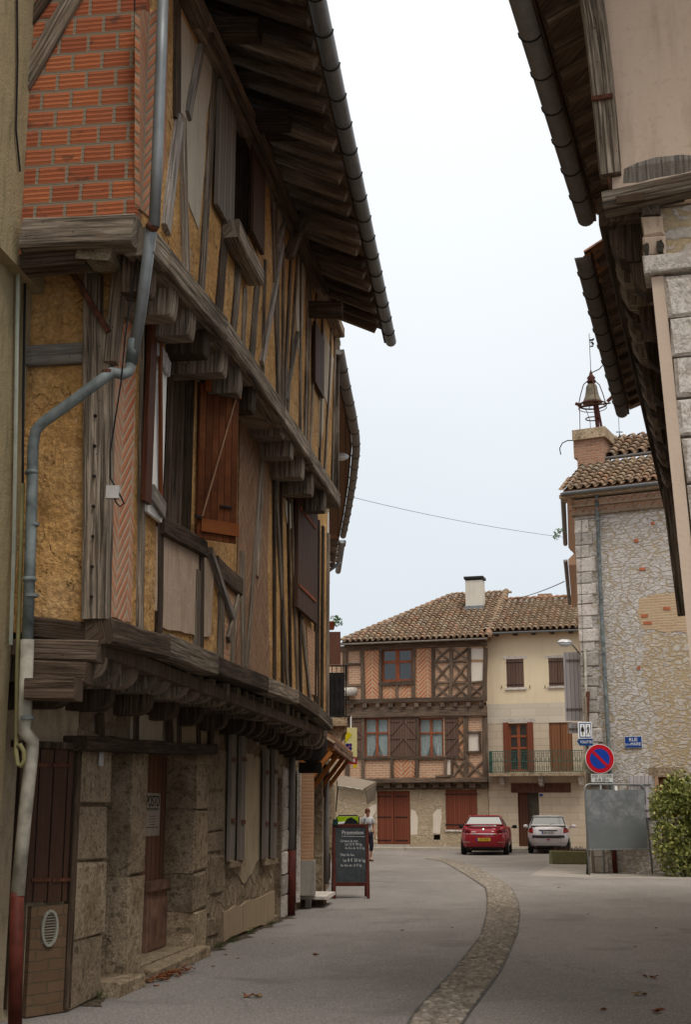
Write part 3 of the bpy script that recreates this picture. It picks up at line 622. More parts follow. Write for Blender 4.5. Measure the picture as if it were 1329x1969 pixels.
# infill panels
panel(F1, [(217, 640), (262, 600), (253, 1196), (207, 1186)], .02, HERR, H1)
panel(F1, [(303, 1012), (412, 1085), (405, 1225), (302, 1205)], .02, PINKP, H1, 'plaster_patch')
panel(F1, [(273, 640), (290, 600), (288, 820), (272, 900)], .015, PINKP, H1, 'plaster_patch')
panel(F1, [(462, 790), (520, 850), (514, 1100), (520, 1310), (450, 1285), (458, 1050)], .018, HERR2, H1)
panel(F1, [(425, 1120), (455, 1135), (455, 1285), (428, 1270)], .018, THINB, H1)
panel(F1, [(548, 960), (562, 972), (563, 1010), (556, 1020), (550, 990)], .02, LIME, H1, 'plaster_patch')
panel(F1, [(590, 1205), (606, 1215), (612, 1340), (596, 1335)], .018, THINB, H1)
for (x0, y0, x1, y1, w_) in ((265, 600, 258, 1205, .075), (297, 980, 294, 1218, .085), (372, 1098, 368, 1235, .11), (378, 660, 376, 1060, .10), (418, 1110, 414, 1255, .19), (443, 1165, 436, 1272, .085),
                            (456, 1060, 459, 1282, .12), (500, 820, 486, 1110, .10), (481, 1060, 464, 1286, .14), (532, 835, 522, 965, .22), (520, 940, 520, 1318, .08), (524, 965, 546, 1320, .10), (534, 1060, 536, 1310, .07),
                            (546, 930, 552, 1330, .065), (568, 985, 570, 1180, .09), (607, 905, 606, 1190, .10), (574, 1190, 590, 1352, .12), (616, 920, 613, 1372, .12), (600, 1190, 600, 1360, .06), (626, 960, 624, 1376, .12), (556, 1060, 566, 1335, .06)):
    fstud(x0, y0, x1, y1, w_, .025, WOOD if random.random() < .7 else WOOD_D, (lambda s: bz(s) - .1) if x0 >= 478 and y0 < 1070 and w_ < .2 else None, (lambda s: jz(s) + .08) if y1 > 1000 and x0 != 456 and x0 != 500 else None)
stud(F1, 408, 1090, 456, 1128, .12, .05, WOOD_D, H1, 'rail'); stud(F1, 302, 1006, 386, 1058, .10, .06, WOOD_D, H1, 'window_sill')
stud(F1, 396, 1060, 440, 1185, .05, .06, WOOD_G, H1, 'brace'); stud(F1, 430, 1230, 450, 1150, .06, .05, WOOD, H1, 'brace')
stud(F1, 300, 600, 345, 670, .13, .05, WOOD, H1, 'window_head'); stud(F1, 345, 668, 380, 715, .13, .05, WOOD, H1, 'window_head'); stud(F1, 452, 770, 524, 850, .18, .03, WOOD, H1, 'rail')
panel(F1, [(300, 580), (500, 800), (520, 840), (460, 790), (375, 700), (300, 610)], .012, LIME, H1, 'plaster_patch')
# big window: frame, dark room, glazing
wf = MB(); a0, a1, c0, c1 = w1[0], w1[1], w1z[0], w1z[1]
for xx in (a0, a1 - .09): wf.box(xx, xx + .09, .10, .2, c0, c1)
wf.box(a0 + .09, a1 - .09, .10, .2, c0, c0 + .08); wf.box(a0 + .09, a1 - .09, .10, .2, c1 - .1, c1)
for t in (.34, .62): wf.box(a0 + (a1 - a0) * t, a0 + (a1 - a0) * t + .05, .12, .17, c0 + .08, c1 - .1)
wo = wf.build('window', WOOD_B, H1); MB().box(a0 + .05, a1 - .05, .19, .2, c0, c1).build('pane', GLASS, wo)
# right-hand varnished shutter, swung out from the wall so that its battened face looks up the street
hA = F1.at(385, 703, .03); szT = hA.z; szB = F1.at(384, 1041, .03).z; hB_ = F1.loc(at_height(459, 721, szT)); hA = Vector((hA.x, hA.y, 0)); hB_ = Vector((hB_.x, hB_.y, 0)); sdir = (hB_ - hA).normalized(); swid = (hB_ - hA).length; snn = Vector((sdir.y, -sdir.x, 0))
if snn.x > 0: snn = -snn
def sbar(u0, u1, z0, z1, d0, d1, mat, name, parent):
    P = []
    for z in (z0, z1):
        for u, d in ((u0, d1), (u1, d1), (u1, d0), (u0, d0)): P.append(hA + sdir * u + snn * d + Vector((0, 0, z)))
    return MB().hexa(P).build(name, mat, parent)
VB = [m_wood('varnished board', (.045, .014, .006), (.10, .032, .012), (.17, .06, .022), rough=.55, crack=.15, bump=.25)]
sh = sbar(0, swid, szB, szT, -.012, .0, VARNW, 'shutter', H1)
for k in range(6): sbar(swid * k / 6 + .003, swid * (k + 1) / 6 - .003, szB, szT, .0, .016, VB[0], 'board', sh)
for zz in (szT - .20, szB + .14): sbar(.04, swid + .012, zz - .07, zz + .06, .016, .042, VARNW, 'batten', sh)
MB().bar(hA + sdir * .05 + snn * .03 + Vector((0, 0, szB + .22)), hA + sdir * (swid - .05) + snn * .03 + Vector((0, 0, szT - .28)), .016, .02, snn).build('diagonal_batten', m_plain('pale shutter strip', (.26, .15, .09), .6), sh)
MB().bar(hA + sdir * (swid * .55) + snn * .03 + Vector((0, 0, szB + .36)), hA + sdir * (swid * .85) + snn * .03 + Vector((0, 0, szB + .36)), .02, .02, snn).build('latch', IRON, sh)
for zz in (szT - .18, szB + .20): MB().bar(hA + Vector((-.12, -.02, zz)), hA + sdir * .05 + snn * .02 + Vector((0, 0, zz)), .03, .02).build('hinge', IRON, sh)
# left-hand shutter, folded back beside the opening, its pale inner leaf showing
lz0, lz1 = F1.at(296, 975, .1)[2], F1.at(292, 606, .1)[2]; sa, sb_, sc_ = F1.at(281, 790, .08)[0], F1.at(297, 790, .08)[0], F1.at(315, 790, .05)[0]
sl = MB().box(sa, sb_ - .06, -.10, -.06, lz0, lz1).build('shutter', m_wood('maroon shutter edge', (.03, .010, .006), (.075, .024, .012), (.12, .04, .02), rough=.6, crack=.1, bump=.2), H1)
il = MB().box(sb_ - .05, sc_ + .02, -.06, -.03, lz0 - .05, lz1 - .12).build('inner_leaf', WHITE, sl)
MB().bar((sb_ + .02, -.10, lz1 - .1), (sc_ - .1, -.08, lz0 + .1), .05, .03).build('folded_stile', VARNW, sl)
for zz in (lz0 + .05, lz1 - .28): MB().bar((sb_ + .0, -.085, zz + .08), (sc_, -.085, zz), .15, .03).build('batten', LILAC if zz > 4.5 else WOOD_G, sl)
# far old closed shutter
r_ = F1.rect(568, 945, 606, 1185, .05); z0_, z1_ = F1.at(588, 1185, .05)[2], F1.at(586, 945, .05)[2]
so_ = MB().box(r_[0], r_[1], -.09, -.04, z0_, z1_).build('shutter', OLDSH, H1)
for zz in (z1_ - .42, z0_ + .3): MB().box(r_[0] + .1, r_[1] - .2, -.105, -.09, zz, zz + .05).build('strap_hinge', m_plain('rust red hinge', (.22, .06, .03), .8), so_)
# ---- second floor
top = [(300, -140), (380, 40), (480, 250), (565, 440), (610, 545), (650, 640)]
T = [F1.at(x, y, SO + .06) for x, y in top]
s2 = -.55
w2 = F1.rect(444, 300, 478, 440, SO); w2h = (F1.at(445, 380, SO)[0], F1.at(478, 380, SO)[0], F1.at(460, 470, SO)[2], F1.at(460, 240, SO)[2])
w3 = (F1.at(598, 660, SO)[0], F1.at(616, 660, SO)[0], F1.at(606, 750, SO)[2], F1.at(604, 640, SO)[2])
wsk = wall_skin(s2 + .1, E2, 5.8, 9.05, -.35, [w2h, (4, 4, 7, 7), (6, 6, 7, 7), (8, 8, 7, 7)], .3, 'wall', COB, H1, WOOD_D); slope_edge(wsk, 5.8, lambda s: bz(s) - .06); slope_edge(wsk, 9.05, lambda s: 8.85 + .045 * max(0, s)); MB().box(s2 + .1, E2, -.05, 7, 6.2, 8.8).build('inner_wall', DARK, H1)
MB().box(s2, s2 + .1, -.35, 7, 5.85, 9.6).build('gable_wall', REDB, H1)
for i in range(len(B) - 1): MB().bar(B[i] - (B[i + 1] - B[i]).normalized() * .02, B[i + 1], .23, .24, wob=.012).build('jetty_beam', WOOD, H1)
jbx = MB().box(s2, E2, -.3, 3, 5.6, 5.75).build('jetty_boards', WOOD_S, H1); slope_edge(jbx, 5.6, lambda s: bz(s) - .02); slope_edge(jbx, 5.75, lambda s: bz(s) + .05)
MB().bar(F1.side(50, 452, s2 - .05), F1.side(262, 455, s2 - .05), .24, .22, (-1, 0, 0), wob=.02).build('gable_beam', WOOD, H1)
MB().bar(F1.side(50, 496, s2 + .06), F1.side(172, 494, s2 + .06), .22, .22, (-1, 0, 0), wob=.02).build('gable_beam', WOOD_D, H1)
q = F1.side(180, 487, s2 - .02); b = MB(); b.stone(q[0] - .04, q[0] + .25, q[1] - .16, q[1] + .12, q[2] - .06, q[2] + .07, .03, .03); b.build('wedged_stone', DRESS, H1)
MB().bar(F1.side(170, -50, s2 - .01), F1.side(36, 172, s2 - .01), .15, .07, (-1, 0, 0), wob=.01).build('brace', WOOD, H1)
MB().bar(F1.side(120, -50, s2 - .0), F1.side(30, 80, s2 - .0), .10, .06, (-1, 0, 0), wob=.01).build('brace', WOOD_D, H1)
panel(F1, [(268, 20), (322, 20), (320, 300), (300, 430), (268, 400)], SO + .015, m_herring('brick slips in mortar', (.42, .13, .06), (.50, .22, .12), (.30, .24, .17), colw=.5, rh=.075, fade=.25), H1)
for (x, y) in ((300, 548), (342, 588), (377, 628), (411, 672), (443, 705), (466, 742), (494, 775)):
    p = F1.at(x, y, .44); zt = p[2] + .22
    pl, vc = corbel(p[0], .20, -.3 if x > 320 else .18, .40 + random.uniform(-.04, .02), zt, .31 + random.uniform(-.03, .03), .08); MB().prism(pl, vc).build('joist', WOOD if random.random() < .6 else WOOD_D, H1)
for (x, y) in ((549, 822), (565, 862), (586, 902), (604, 935), (628, 968)):
    p = F1.at(x, y, .44); pl, vc = corbel(p[0], .22, -.3, .42, p[2] + .18, .31, .06); MB().prism(pl, vc).build('joist', WOOD, H1)
for (x0, y0, x1, y1, w_) in ((330, 10, 328, 232, .17), (340, 225, 346, 520, .11), (392, 300, 376, 560, .09), (404, 130, 386, 440, .05), (425, 440, 408, 620, .13), (450, 500, 438, 650, .10), (487, 540, 474, 690, .11),
                            (515, 380, 520, 560, .05), (524, 480, 529, 780, .075), (552, 490, 540, 760, .075), (560, 560, 547, 770, .045), (570, 600, 570, 830, .055), (585, 560, 578, 850, .05),
                            (600, 610, 590, 850, .05), (628, 700, 618, 900, .06), (636, 760, 632, 930, .05), (645, 700, 643, 950, .05)):
    fstud(x0, y0, x1, y1, w_, SO + .02, WOOD_D if w_ > .12 else WOOD, (lambda s: 8.9 + .04 * max(0, s)) if (x0 > 500 and x0 not in (598,)) or x0 in (392,) else None, (lambda s: bz(s) + .08) if x0 > 336 and x0 != 404 else None)
for (x0, y0, x1, y1, w_) in ((590, 560, 586, 720, .045), (613, 650, 608, 870, .045), (501, 500, 497, 715, .05), (462, 555, 458, 672, .06), (536, 600, 534, 780, .04)): fstud(x0, y0, x1, y1, w_, SO + .02, WOOD, (lambda s: 8.9 + .04 * max(0, s)) if x0 > 505 else None, lambda s: bz(s) + .08)
for (x0, y0, x1, y1, w_) in ((376, 92, 352, 225, .07), (336, 232, 308, 440, .16), (536, 470, 496, 700, .055), (526, 480, 548, 400, .05), (566, 640, 543, 770, .035)):
    stud(F1, x0, y0, x1, y1, w_, SO + .035, WOOD_G, H1, 'brace')
panel(F1, [(347, 24), (372, 80), (412, 120), (398, 220), (392, 330), (382, 440), (366, 400), (354, 352), (346, 200)], SO + .012, LIME, H1, 'plaster_patch', .03, .02)
panel(F1, [(572, 470), (588, 520), (584, 600), (578, 700), (572, 650), (568, 560)], SO + .012, LIME, H1, 'plaster_patch')
panel(F1, [(530, 370), (546, 420), (536, 440), (528, 400)], SO + .012, LIME, H1, 'plaster_patch'); panel(F1, [(620, 620), (642, 690), (634, 790), (624, 760), (622, 830), (614, 860), (616, 740)], SO + .012, LIME, H1, 'plaster_patch')
# upper window: board shutters either side and a loose sill block
z0_, z1_ = F1.at(425, 430, SO)[2], F1.at(430, 195, SO)[2]; xa, xb = F1.at(407, 320, SO)[0], F1.at(440, 320, SO)[0]
MB().box(xa, xb, -.42, -.38, z0_, z1_).build('shutter', OLDSH if False else GREYSH, H1)
xa, xb = F1.at(474, 380, SO)[0], F1.at(497, 380, SO)[0]; MB().box(xa, xb, -.43, -.38, F1.at(485, 470, SO)[2], F1.at(485, 310, SO)[2]).build('shutter', OLDSH, H1)
MB().bar(F1.at(444, 438, SO + .1), F1.at(492, 536, SO + .1), .20, .18, wob=.012).build('loose_sill', WOOD, H1)
xa, xb = F1.at(598, 660, SO)[0], F1.at(615, 660, SO)[0]; MB().box(xa, xb, -.42, -.38, F1.at(606, 750, SO)[2], F1.at(604, 630, SO)[2]).build('shutter', OLDSH, H1)
# wall plate, roof, rafters, gutter
for i in range(len(T) - 1): MB().bar(T[i], T[i + 1], .16, .22, wob=.01).build('wall_plate', WOOD_S, H1)
MB().bar(T[1] + Vector((0, -.13, -.16)), T[4] + Vector((0, -.13, -.16)), .05, .05).build('cable_batten', WOOD_D, H1)
gz = 8.72
g0, g1 = F1.loc(at_height(606, -20, gz)), F1.loc(at_height(752, 657, gz))
g0 = g0 + (g0 - g1).normalized() * 1.6
def gut(s): t = (s - g0[0]) / (g1[0] - g0[0]); return g0 + (g1 - g0) * t
RX0, RX1 = g0[0] + .1, g1[0] - .05
pitch = .46
def rpt(s, y, dz=0.0): g = gut(s); return Vector((s, y, gz + .10 + (y - g[1]) * pitch + dz))
b = MB()
y_r = 3.2
n = 40
for i in range(n):
    a_, b_ = RX0 + (RX1 - RX0) * i / n, RX0 + (RX1 - RX0) * (i + 1) / n; ya, yb = gut(a_)[1] + .06, gut(b_)[1] + .06
    b.cc = random.random(); dz_ = .07 if i % 2 else .11
    b.hexa([rpt(a_, ya, .05), rpt(b_, yb, .05), rpt(b_, y_r, .05), rpt(a_, y_r, .05), rpt(a_, ya, dz_), rpt(b_, yb, dz_), rpt(b_, y_r, dz_), rpt(a_, y_r, dz_)])
rf = b.build('roof', TILEU, H1)
bd = MB()
yy = -1.6
for j in range(13):
    y0_, y1_ = -1.42 + j * .11, -1.42 + j * .11 + .104
    def yc(s, y): return max(y, gut(s)[1] + .05)
    bd.cc = random.random(); bd.hexa([rpt(RX0, yc(RX0, y0_), .02), rpt(RX1, yc(RX1, y0_), .02), rpt(RX1, yc(RX1, y1_), .02), rpt(RX0, yc(RX0, y1_), .02), rpt(RX0, yc(RX0, y0_), .045), rpt(RX1, yc(RX1, y0_), .045), rpt(RX1, yc(RX1, y1_), .045), rpt(RX0, yc(RX0, y1_), .045)])
bd.build('soffit_boards', WOOD_S, rf)
s = RX0 + .12
while s < RX1:
    g = gut(s); w_ = .095 + random.uniform(-.01, .02)
    MB().bar(rpt(s, g[1] + .10 + random.uniform(0, .12), -.05), rpt(s + random.uniform(-.03, .03), .4, -.05), w_, .15, (0, 0, 1), wob=.006).build('rafter', WOOD_S if random.random() < .7 else WOOD_D, rf)
    s += .40 + random.uniform(-.04, .04)
MB().bar(gut(RX0) + Vector((0, .09, .02)), gut(RX1) + Vector((0, .09, .02)), .10, .03, (0, 1, 0), wob=.006).build('fascia_board', WOOD_D, rf)
for (x, y) in ((448, 66), (497, 148), (513, 238), (540, 268), (592, 400), (612, 470), (628, 600)):
    p = F1.at(x, y, .62); MB().bar((p[0], -.35, p[2] + .05), (p[0], -.86 + random.uniform(-.1, .1), p[2] + .02), .22, .19, (0, 0, 1), wob=.008, seg=2).build('tie_beam_end', WOOD_D, H1)
MB().bar(F1.at(598, 385, SO + .3), F1.at(556, 492, SO + .08), .13, .12, wob=.01).build('eave_bracket', WOOD, H1)
def gutter(pts, r, parent, mat=ZINC, name='gutter', open_up=True, hooks=.55, side=1):
    """half-round gutter following pts"""
    b = MB(); pts = [Vector(p) for p in pts]; m = len(pts); K = 9; n = 0
    for t_, rr in ((0, r), (1, r * .93)):
        for i, p in enumerate(pts):
            d = (pts[min(i + 1, m - 1)] - pts[max(i - 1, 0)]); d.z = 0; d.normalize(); sdv = Vector((d.y, -d.x, 0))
            for k in range(K):
                th = math.pi * k / (K - 1); b.v.append(tuple(p + sdv * math.cos(th) * rr + Vector((0, 0, -math.sin(th) * rr))))
    for t_ in (0, 1):
        o_ = t_ * m * K
        for i in range(m - 1):
            for k in range(K - 1):
                a = o_ + i * K + k; f = [a, a + 1, a + K + 1, a + K]; b.face(f if t_ == 0 else f[::-1])
    for i in range(m - 1):
        for k in (0, K - 1): a = i * K + k; b.face([a, a + K, a + K + m * K, a + m * K])
    for i in (0, m - 1): b.face([i * K + k for k in range(K)])
    g = b.build(name, mat, parent, True)
    if hooks:
        tot = 0
        for i in range(m - 1):
            L = (pts[i + 1] - pts[i]).length; t = hooks - tot
            while t < L:
                p = pts[i].lerp(pts[i + 1], t / L); d = (pts[i + 1] - pts[i]).normalized(); sdv = Vector((d.y, -d.x, 0)).normalized()
                hb = MB(); q = [p + sdv * math.cos(math.pi * k / 8) * r * 1.06 + Vector((0, 0, -math.sin(math.pi * k / 8) * r * 1.06)) for k in range(9)]
                hb.tube(q, .008, 5); hb.build('gutter_hook', IRON, g); t += hooks
            tot = L - (t - hooks)
    return g
gutter([g0, g0.lerp(g1, .33), g0.lerp(g1, .66), g1], .085, H1, ZINC)
# downpipe in its long dog-leg across the corner
DP = [at_depth(314, -30, 8.95), at_depth(309, 120, 8.98), at_depth(302, 300, 9.0), at_depth(296, 436, 9.02)]
def toL(F, pts): return [F.loc(p) for p in pts]
MB().tube(toL(F1, DP), .044, 12).build('downpipe', ZINC, H1, True)
MB().tube(toL(F1, [at_depth(296, 430, 9.02), at_depth(290, 440, 9.05)]), .050, 12).build('pipe_collar', RUST, H1, True)
MB().tube(toL(F1, [at_depth(291, 440, 9.05), at_depth(270, 600, 9.4), at_depth(253, 698, 9.55)]), .046, 12).build('downpipe', ZINC, H1, True)
el = [at_depth(251, 700, 9.55), at_depth(247, 715, 9.5), at_depth(235, 720, 9.42), at_depth(215, 716, 9.36), at_depth(195, 730, 9.34), at_depth(130, 778, 9.40), at_depth(82, 812, 9.44), at_depth(68, 828, 9.45), at_depth(63, 855, 9.46), at_depth(58, 1050, 9.5), at_depth(52, 1235, 9.52)]
MB().tube(toL(F1, el), .043, 12).build('downpipe', PVC, H1, True)
el = [at_depth(52, 1230, 9.5), at_depth(47, 1380, 9.52), at_depth(45, 1405, 9.52), at_depth(62, 1425, 9.6), at_depth(60, 1450, 9.62), at_depth(46, 1580, 9.62), at_depth(33, 1722, 9.62)]
MB().tube(toL(F1, el), .050, 12).build('downpipe', WPVC, H1, True)
MB().tube(toL(F1, [at_depth(32, 1716, 9.62), at_depth(28, 1980, 9.62)]), .050, 12).build('pipe_guard', CASTR, H1, True)
for (x, y) in ((208, 716), (52, 1380), (60, 1145), (62, 1008)):
    p = F1.loc(at_depth(x, y, 9.36 if x > 100 else 9.5)); MB().lathe([(.052, -.012), (.052, .012)], p, 12).build('pipe_clip', RUST if x > 100 else PVC, H1)
# downpipe and its red shoe at the far end
zt = 2.65; p0 = F1.at(561, 1700, GO + .16)
p0 = F1.loc(at_height(559, 1762, 0)); 
MB().tube([(p0[0], p0[1], 2.7), (p0[0], p0[1], .95)], .055, 12).build('downpipe', ZINCD, H1, True); MB().tube([(p0[0], p0[1], 1.0), (p0[0], p0[1], .02)], .07, 12).build('pipe_guard', CASTR, H1, True)
MB().tube([(p0[0], p0[1], 2.7), (p0[0] - .1, p0[1] - .25, 2.95), (p0[0] - .15, p0[1] - .45, 3.6)], .05, 10).build('downpipe', ZINCD, H1, True)

for (x0, y0, Y0, x1, y1, Y1) in ((258, 650, 9.48, 252, 700, 9.55), (60, 905, 9.47, 60, 912, 9.47), (56, 1110, 9.50, 56, 1118, 9.5), (52, 1232, 9.51, 52, 1243, 9.51)):
    MB().tube(toL(F1, [at_depth(x0, y0, Y0), at_depth(x1, y1, Y1)]), .050, 12).build('pipe_socket', PVC, H1, True)
# =================================================================== GROUND
def ground_poly(pts, z, name, mat, kind='structure'):
    me = bpy.data.meshes.new(name); me.from_pydata([(p[0], p[1], z) for p in pts], [], [list(range(len(pts)))]); me.materials.append(mat)
    o = bpy.data.objects.new(name, me); COL.objects.link(o); o['kind'] = kind; return o
ground_poly([(-500, -60), (500, -60), (500, 900), (-500, 900)], 0, 'ground', ASPH)
# cobbled drainage strip, every pebble a little dome
Lp = [(788, 1965), (800, 1945), (870, 1870), (925, 1800), (936, 1760), (938, 1730), (934, 1708), (905, 1688), (872, 1668), (850, 1656), (815, 1651)]
Rp = [(893, 1965), (905, 1945), (962, 1870), (996, 1795), (1000, 1760), (997, 1735), (984, 1708), (955, 1688), (918, 1668), (884, 1656), (850, 1650)]
LG = [at_height(x, y, 0) for x, y in Lp]; RG = [at_height(x, y, 0) for x, y in Rp]
LG.insert(0, LG[0] + (LG[0] - LG[1]) * 3); RG.insert(0, RG[0] + (RG[0] - RG[1]) * 3)
bm_ = MB()
for i in range(len(LG) - 1): bm_.quad(LG[i] + Vector((0, 0, .004)), RG[i] + Vector((0, 0, .004)), RG[i + 1] + Vector((0, 0, .004)), LG[i + 1] + Vector((0, 0, .004)))
N_ = NT('dirty joint mortar'); JOINT = N_.done(N_.ramp(N_.noise(N_.vec(), 9, 5), (.3, (.09, .075, .058)), (.7, (.18, .15, .12))), .95)
N_ = NT('river pebbles'); t_ = N_.tint(); PEB = N_.done(N_.mix(N_.ramp(N_.noise(N_.vec(), 25, 4), (.4, 0.0), (.7, .6)), N_.ramp(t_, (0, (.18, .155, .13)), (.4, (.30, .26, .215)), (.7, (.24, .20, .16)), (1, (.40, .36, .31))), (.09, .075, .055)), .8)
strip = bm_.build('cobbled_drain_strip', JOINT); strip['kind'] = 'structure'
pb = MB(); rr = random.Random(3); L_ = 0; d_ = 0
tot = []; 
for i in range(len(LG) - 1):
    c0_, c1_ = (LG[i] + RG[i]) / 2, (LG[i + 1] + RG[i + 1]) / 2; ln = (c1_ - c0_).length; rows = max(1, int(ln / .062))
    for r0 in range(rows):
        t = (r0 + .5) / rows; a, b_ = LG[i].lerp(LG[i + 1], t), RG[i].lerp(RG[i + 1], t); wd = (b_ - a).length; cols = max(1, int(wd / .105)); ax = (b_ - a).normalized(); ay = Vector((-ax.y, ax.x, 0))
        if a.y > 46: continue
        for c_ in range(cols):
            p = a + ax * wd * ((c_ + .5 + (.5 if r0 % 2 else 0)) / (cols + .5)) + ay * rr.uniform(-.008, .008) + ax * rr.uniform(-.012, .012)
            rx, ry, h = rr.uniform(.040, .056), rr.uniform(.022, .033), rr.uniform(.014, .030); n = len(pb.v); an = rr.uniform(-.35, .35); ca_, sa_ = math.cos(an), math.sin(an)
            pb.cc = rr.random()
            for (q, hz) in ((1, -.002), (.72, h * .75)):
                for k in range(6):
                    th = k * math.pi / 3; ex, ey = math.cos(th) * rx * q, math.sin(th) * ry * q; ex, ey = ex * ca_ - ey * sa_, ex * sa_ + ey * ca_
                    v = p + ax * ex + ay * ey; pb.v.append((v.x, v.y, .004 + hz))
            pb.v.append((p.x, p.y, .004 + h))
            for k in range(6):
                k2 = (k + 1) % 6; pb.face([n + k, n + k2, n + 6 + k2, n + 6 + k]); pb.face([n + 6 + k, n + 6 + k2, n + 12])
po = pb.build('pebble_setts', PEB, None, True); po['kind'] = 'stuff'; po['label'] = 'small worn pebbles set on edge in the curving drain strip'; po['category'] = 'pebbles'
# pale paving by the town hall and its raised pavement, kerbs by the far houses
pv = [at_height(x, y, .004) for x, y in ((1018, 1684), (1062, 1661), (1400, 1650), (1400, 1692), (1140, 1688))]
ground_poly(pv, .004, 'pale_paving', PAVE)

# =================================================================== NEIGHBOUR on the extreme left
NB = house('rendered_house', 'pebbledashed house whose wall edge carries cables at the far left', 'house', F1)
MB().box(-10, -.005, .70, 8, 0, 5.75).build('wall', ROUGH, NB); MB().box(-10, -.005, .60, 8, 5.75, 12).build('upper_wall', ROUGH, NB)
MB().box(-10, -.2, .685, .7, 0, 1.0).build('plinth', DARKPL, NB)
MB().box(-10.2, .1, -.2, 8, 12, 12.2).build('roof', TILEU, NB)
def nb(px, py): 
    p = F1.at(px, py, GO + .03); return p
def cable(name, label, pts, r, mat=BLACK, cat='cable', par=None):
    o = MB().tube(pts, r, 6).build(name, mat, None); tag(o, label, cat); return o
def wl(F, p): return F.world(p)
cable('electric_cable', 'black electric cable clipped beside the red brick gable at far left', [wl(F1, F1.at(x, y, GO + .02)) for x, y in ((32, -20), (33, 120), (30, 250), (38, 330))], .009)
cable('electric_cable', 'long black cable hanging down the orange cob gable edge', [at_depth(x, y, 9.6) for x, y in ((48, -20), (52, 120), (50, 300), (49, 460), (47, 560), (44, 760), (43, 935))], .012)
cable('cable_conduit', 'thin pale plastic conduit clipped to the pebbledash wall', [wl(F1, F1.at(x, y, GO - .06)) for x, y in ((37, 330), (34, 520), (30, 800), (26, 1040), (20, 1240))], .016, m_plain('pale conduit', (.34, .36, .30), .6), 'conduit')
c_ = MB().tube([at_depth(x, y, 9.55) for x, y in ((43, 930), (38, 1100), (33, 1270), (31, 1420))] + [at_depth(x, y, 9.52) for x, y in ((30, 1445), (33, 1470), (40, 1474), (46, 1462), (45, 1445), (38, 1432), (33, 1436))], .018, 8).build('cable_conduit', m_plain('olive conduit', (.17, .15, .07), .6), None, True)
tag(c_, 'olive flexible conduit ending in a loop beside the white pipe', 'conduit')
jb_ = MB(); jp = at_depth(217, 947, 9.50); jb_.box(jp.x - .05, jp.x + .05, jp.y - .03, jp.y + .03, jp.z - .05, jp.z + .05); jb_ = jb_.build('junction_box', m_plain('grey plastic box', (.42, .40, .38), .5), None); tag(jb_, 'small pale junction box on the corner post by the cable loop', 'junction box')
cable('electric_cable', 'thin cable running down the corner and looping by the junction box', [at_depth(x, y, 9.0 + (y / 980) * .5) for x, y in ((258, -20), (262, 200), (270, 330), (262, 500), (240, 650), (233, 730), (222, 800), (211, 870), (212, 920), (232, 955), (238, 968), (230, 974), (222, 965), (218, 952))], .007)

# =================================================================== CANAL TILE ROOF BUILDER
def tile_roof(name, parent, origin, ux, up, W, D, mat=TILE, clip=None, cw=.23, rl=.30, seed=1, r=.085):
    """rows of overlapping half-round tiles. origin = eave corner, ux along the eave, up towards the ridge (unit vectors)"""
    rnd = random.Random(seed); b = MB(); origin = Vector(origin); ux = Vector(ux).normalized(); up = Vector(up).normalized(); nr = ux.cross(up).normalized()
    nc, nrw = int(W / cw), int(D / rl)
    for c in range(nc):
        for k in range(nrw + 1):
            xm = (c + .5) * cw; d0 = k * rl - .04
            if clip and not clip(xm, d0 + rl * .5): continue
            b.cc = rnd.random(); j = rnd.uniform(-.012, .012); l = rl * 1.22; ra, rb = r * 1.12, r * .85; n = len(b.v); K = 6
            for (dd, rr_, lift) in ((d0 + rnd.uniform(-.012, .012), ra, .055), (d0 + l, rb, .012)):
                for q in range(K + 1):
                    th = math.pi * q / K; b.v.append(tuple(origin + ux * (xm + j + math.cos(th) * rr_) + up * dd + nr * (math.sin(th) * rr_ + lift)))
            for q in range(K): b.face([n + q + 1, n + q, n + K + 1 + q, n + K + 2 + q])
            # thickness rim at the lower end
            m_ = len(b.v)
            for q in range(K + 1):
                th = math.pi * q / K; b.v.append(tuple(origin + ux * (xm + j + math.cos(th) * ra * .8) + up * (d0 + .01) + nr * (math.sin(th) * ra * .8 + .045)))
            for q in range(K): b.face([n + q, n + q + 1, m_ + q + 1, m_ + q])
    # channel tiles below
    for c in range(nc + 1):
        for k in range(nrw + 1):
            if clip and not clip(c * cw, (k + .5) * rl): continue
            b.cc = rnd.random() * .6; n = len(b.v)
            for dd, lf in ((k * rl - .02, .02), (k * rl + rl * 1.1, .0)):
                for q in range(4): th = math.pi * q / 3; b.v.append(tuple(origin + ux * (c * cw + math.cos(th) * .1) + up * dd + nr * (.045 - math.sin(th) * .05 + lf)))
            for q in range(3): b.face([n + q, n + q + 1, n + 5 + q, n + 4 + q])
    return b.build(name, mat, parent, True)
def ridge_row(name, parent, a, b_, mat=TILE, r=.11, seed=2):
    rnd = random.Random(seed); a, b_ = Vector(a), Vector(b_); d = b_ - a; L = d.length; d.normalize(); sd = d.cross(Vector((0, 0, 1))).normalized(); nr = sd.cross(d).normalized(); b = MB(); n_ = int(L / .36)
    for k in range(n_ + 1):
        b.cc = rnd.random(); n = len(b.v)
        for t, rr_, lf in ((k * .36, r * 1.1, .04), (k * .36 + .42, r * .9, .0)):
            for q in range(7): th = math.pi * q / 6; b.v.append(tuple(a + d * t + sd * math.cos(th) * rr_ + nr * (math.sin(th) * rr_ + lf - .03)))
        for q in range(6): b.face([n + q + 1, n + q, n + 7 + q, n + 8 + q])
        b.face([n + q for q in range(7)])
    return b.build(name, mat, parent, True)

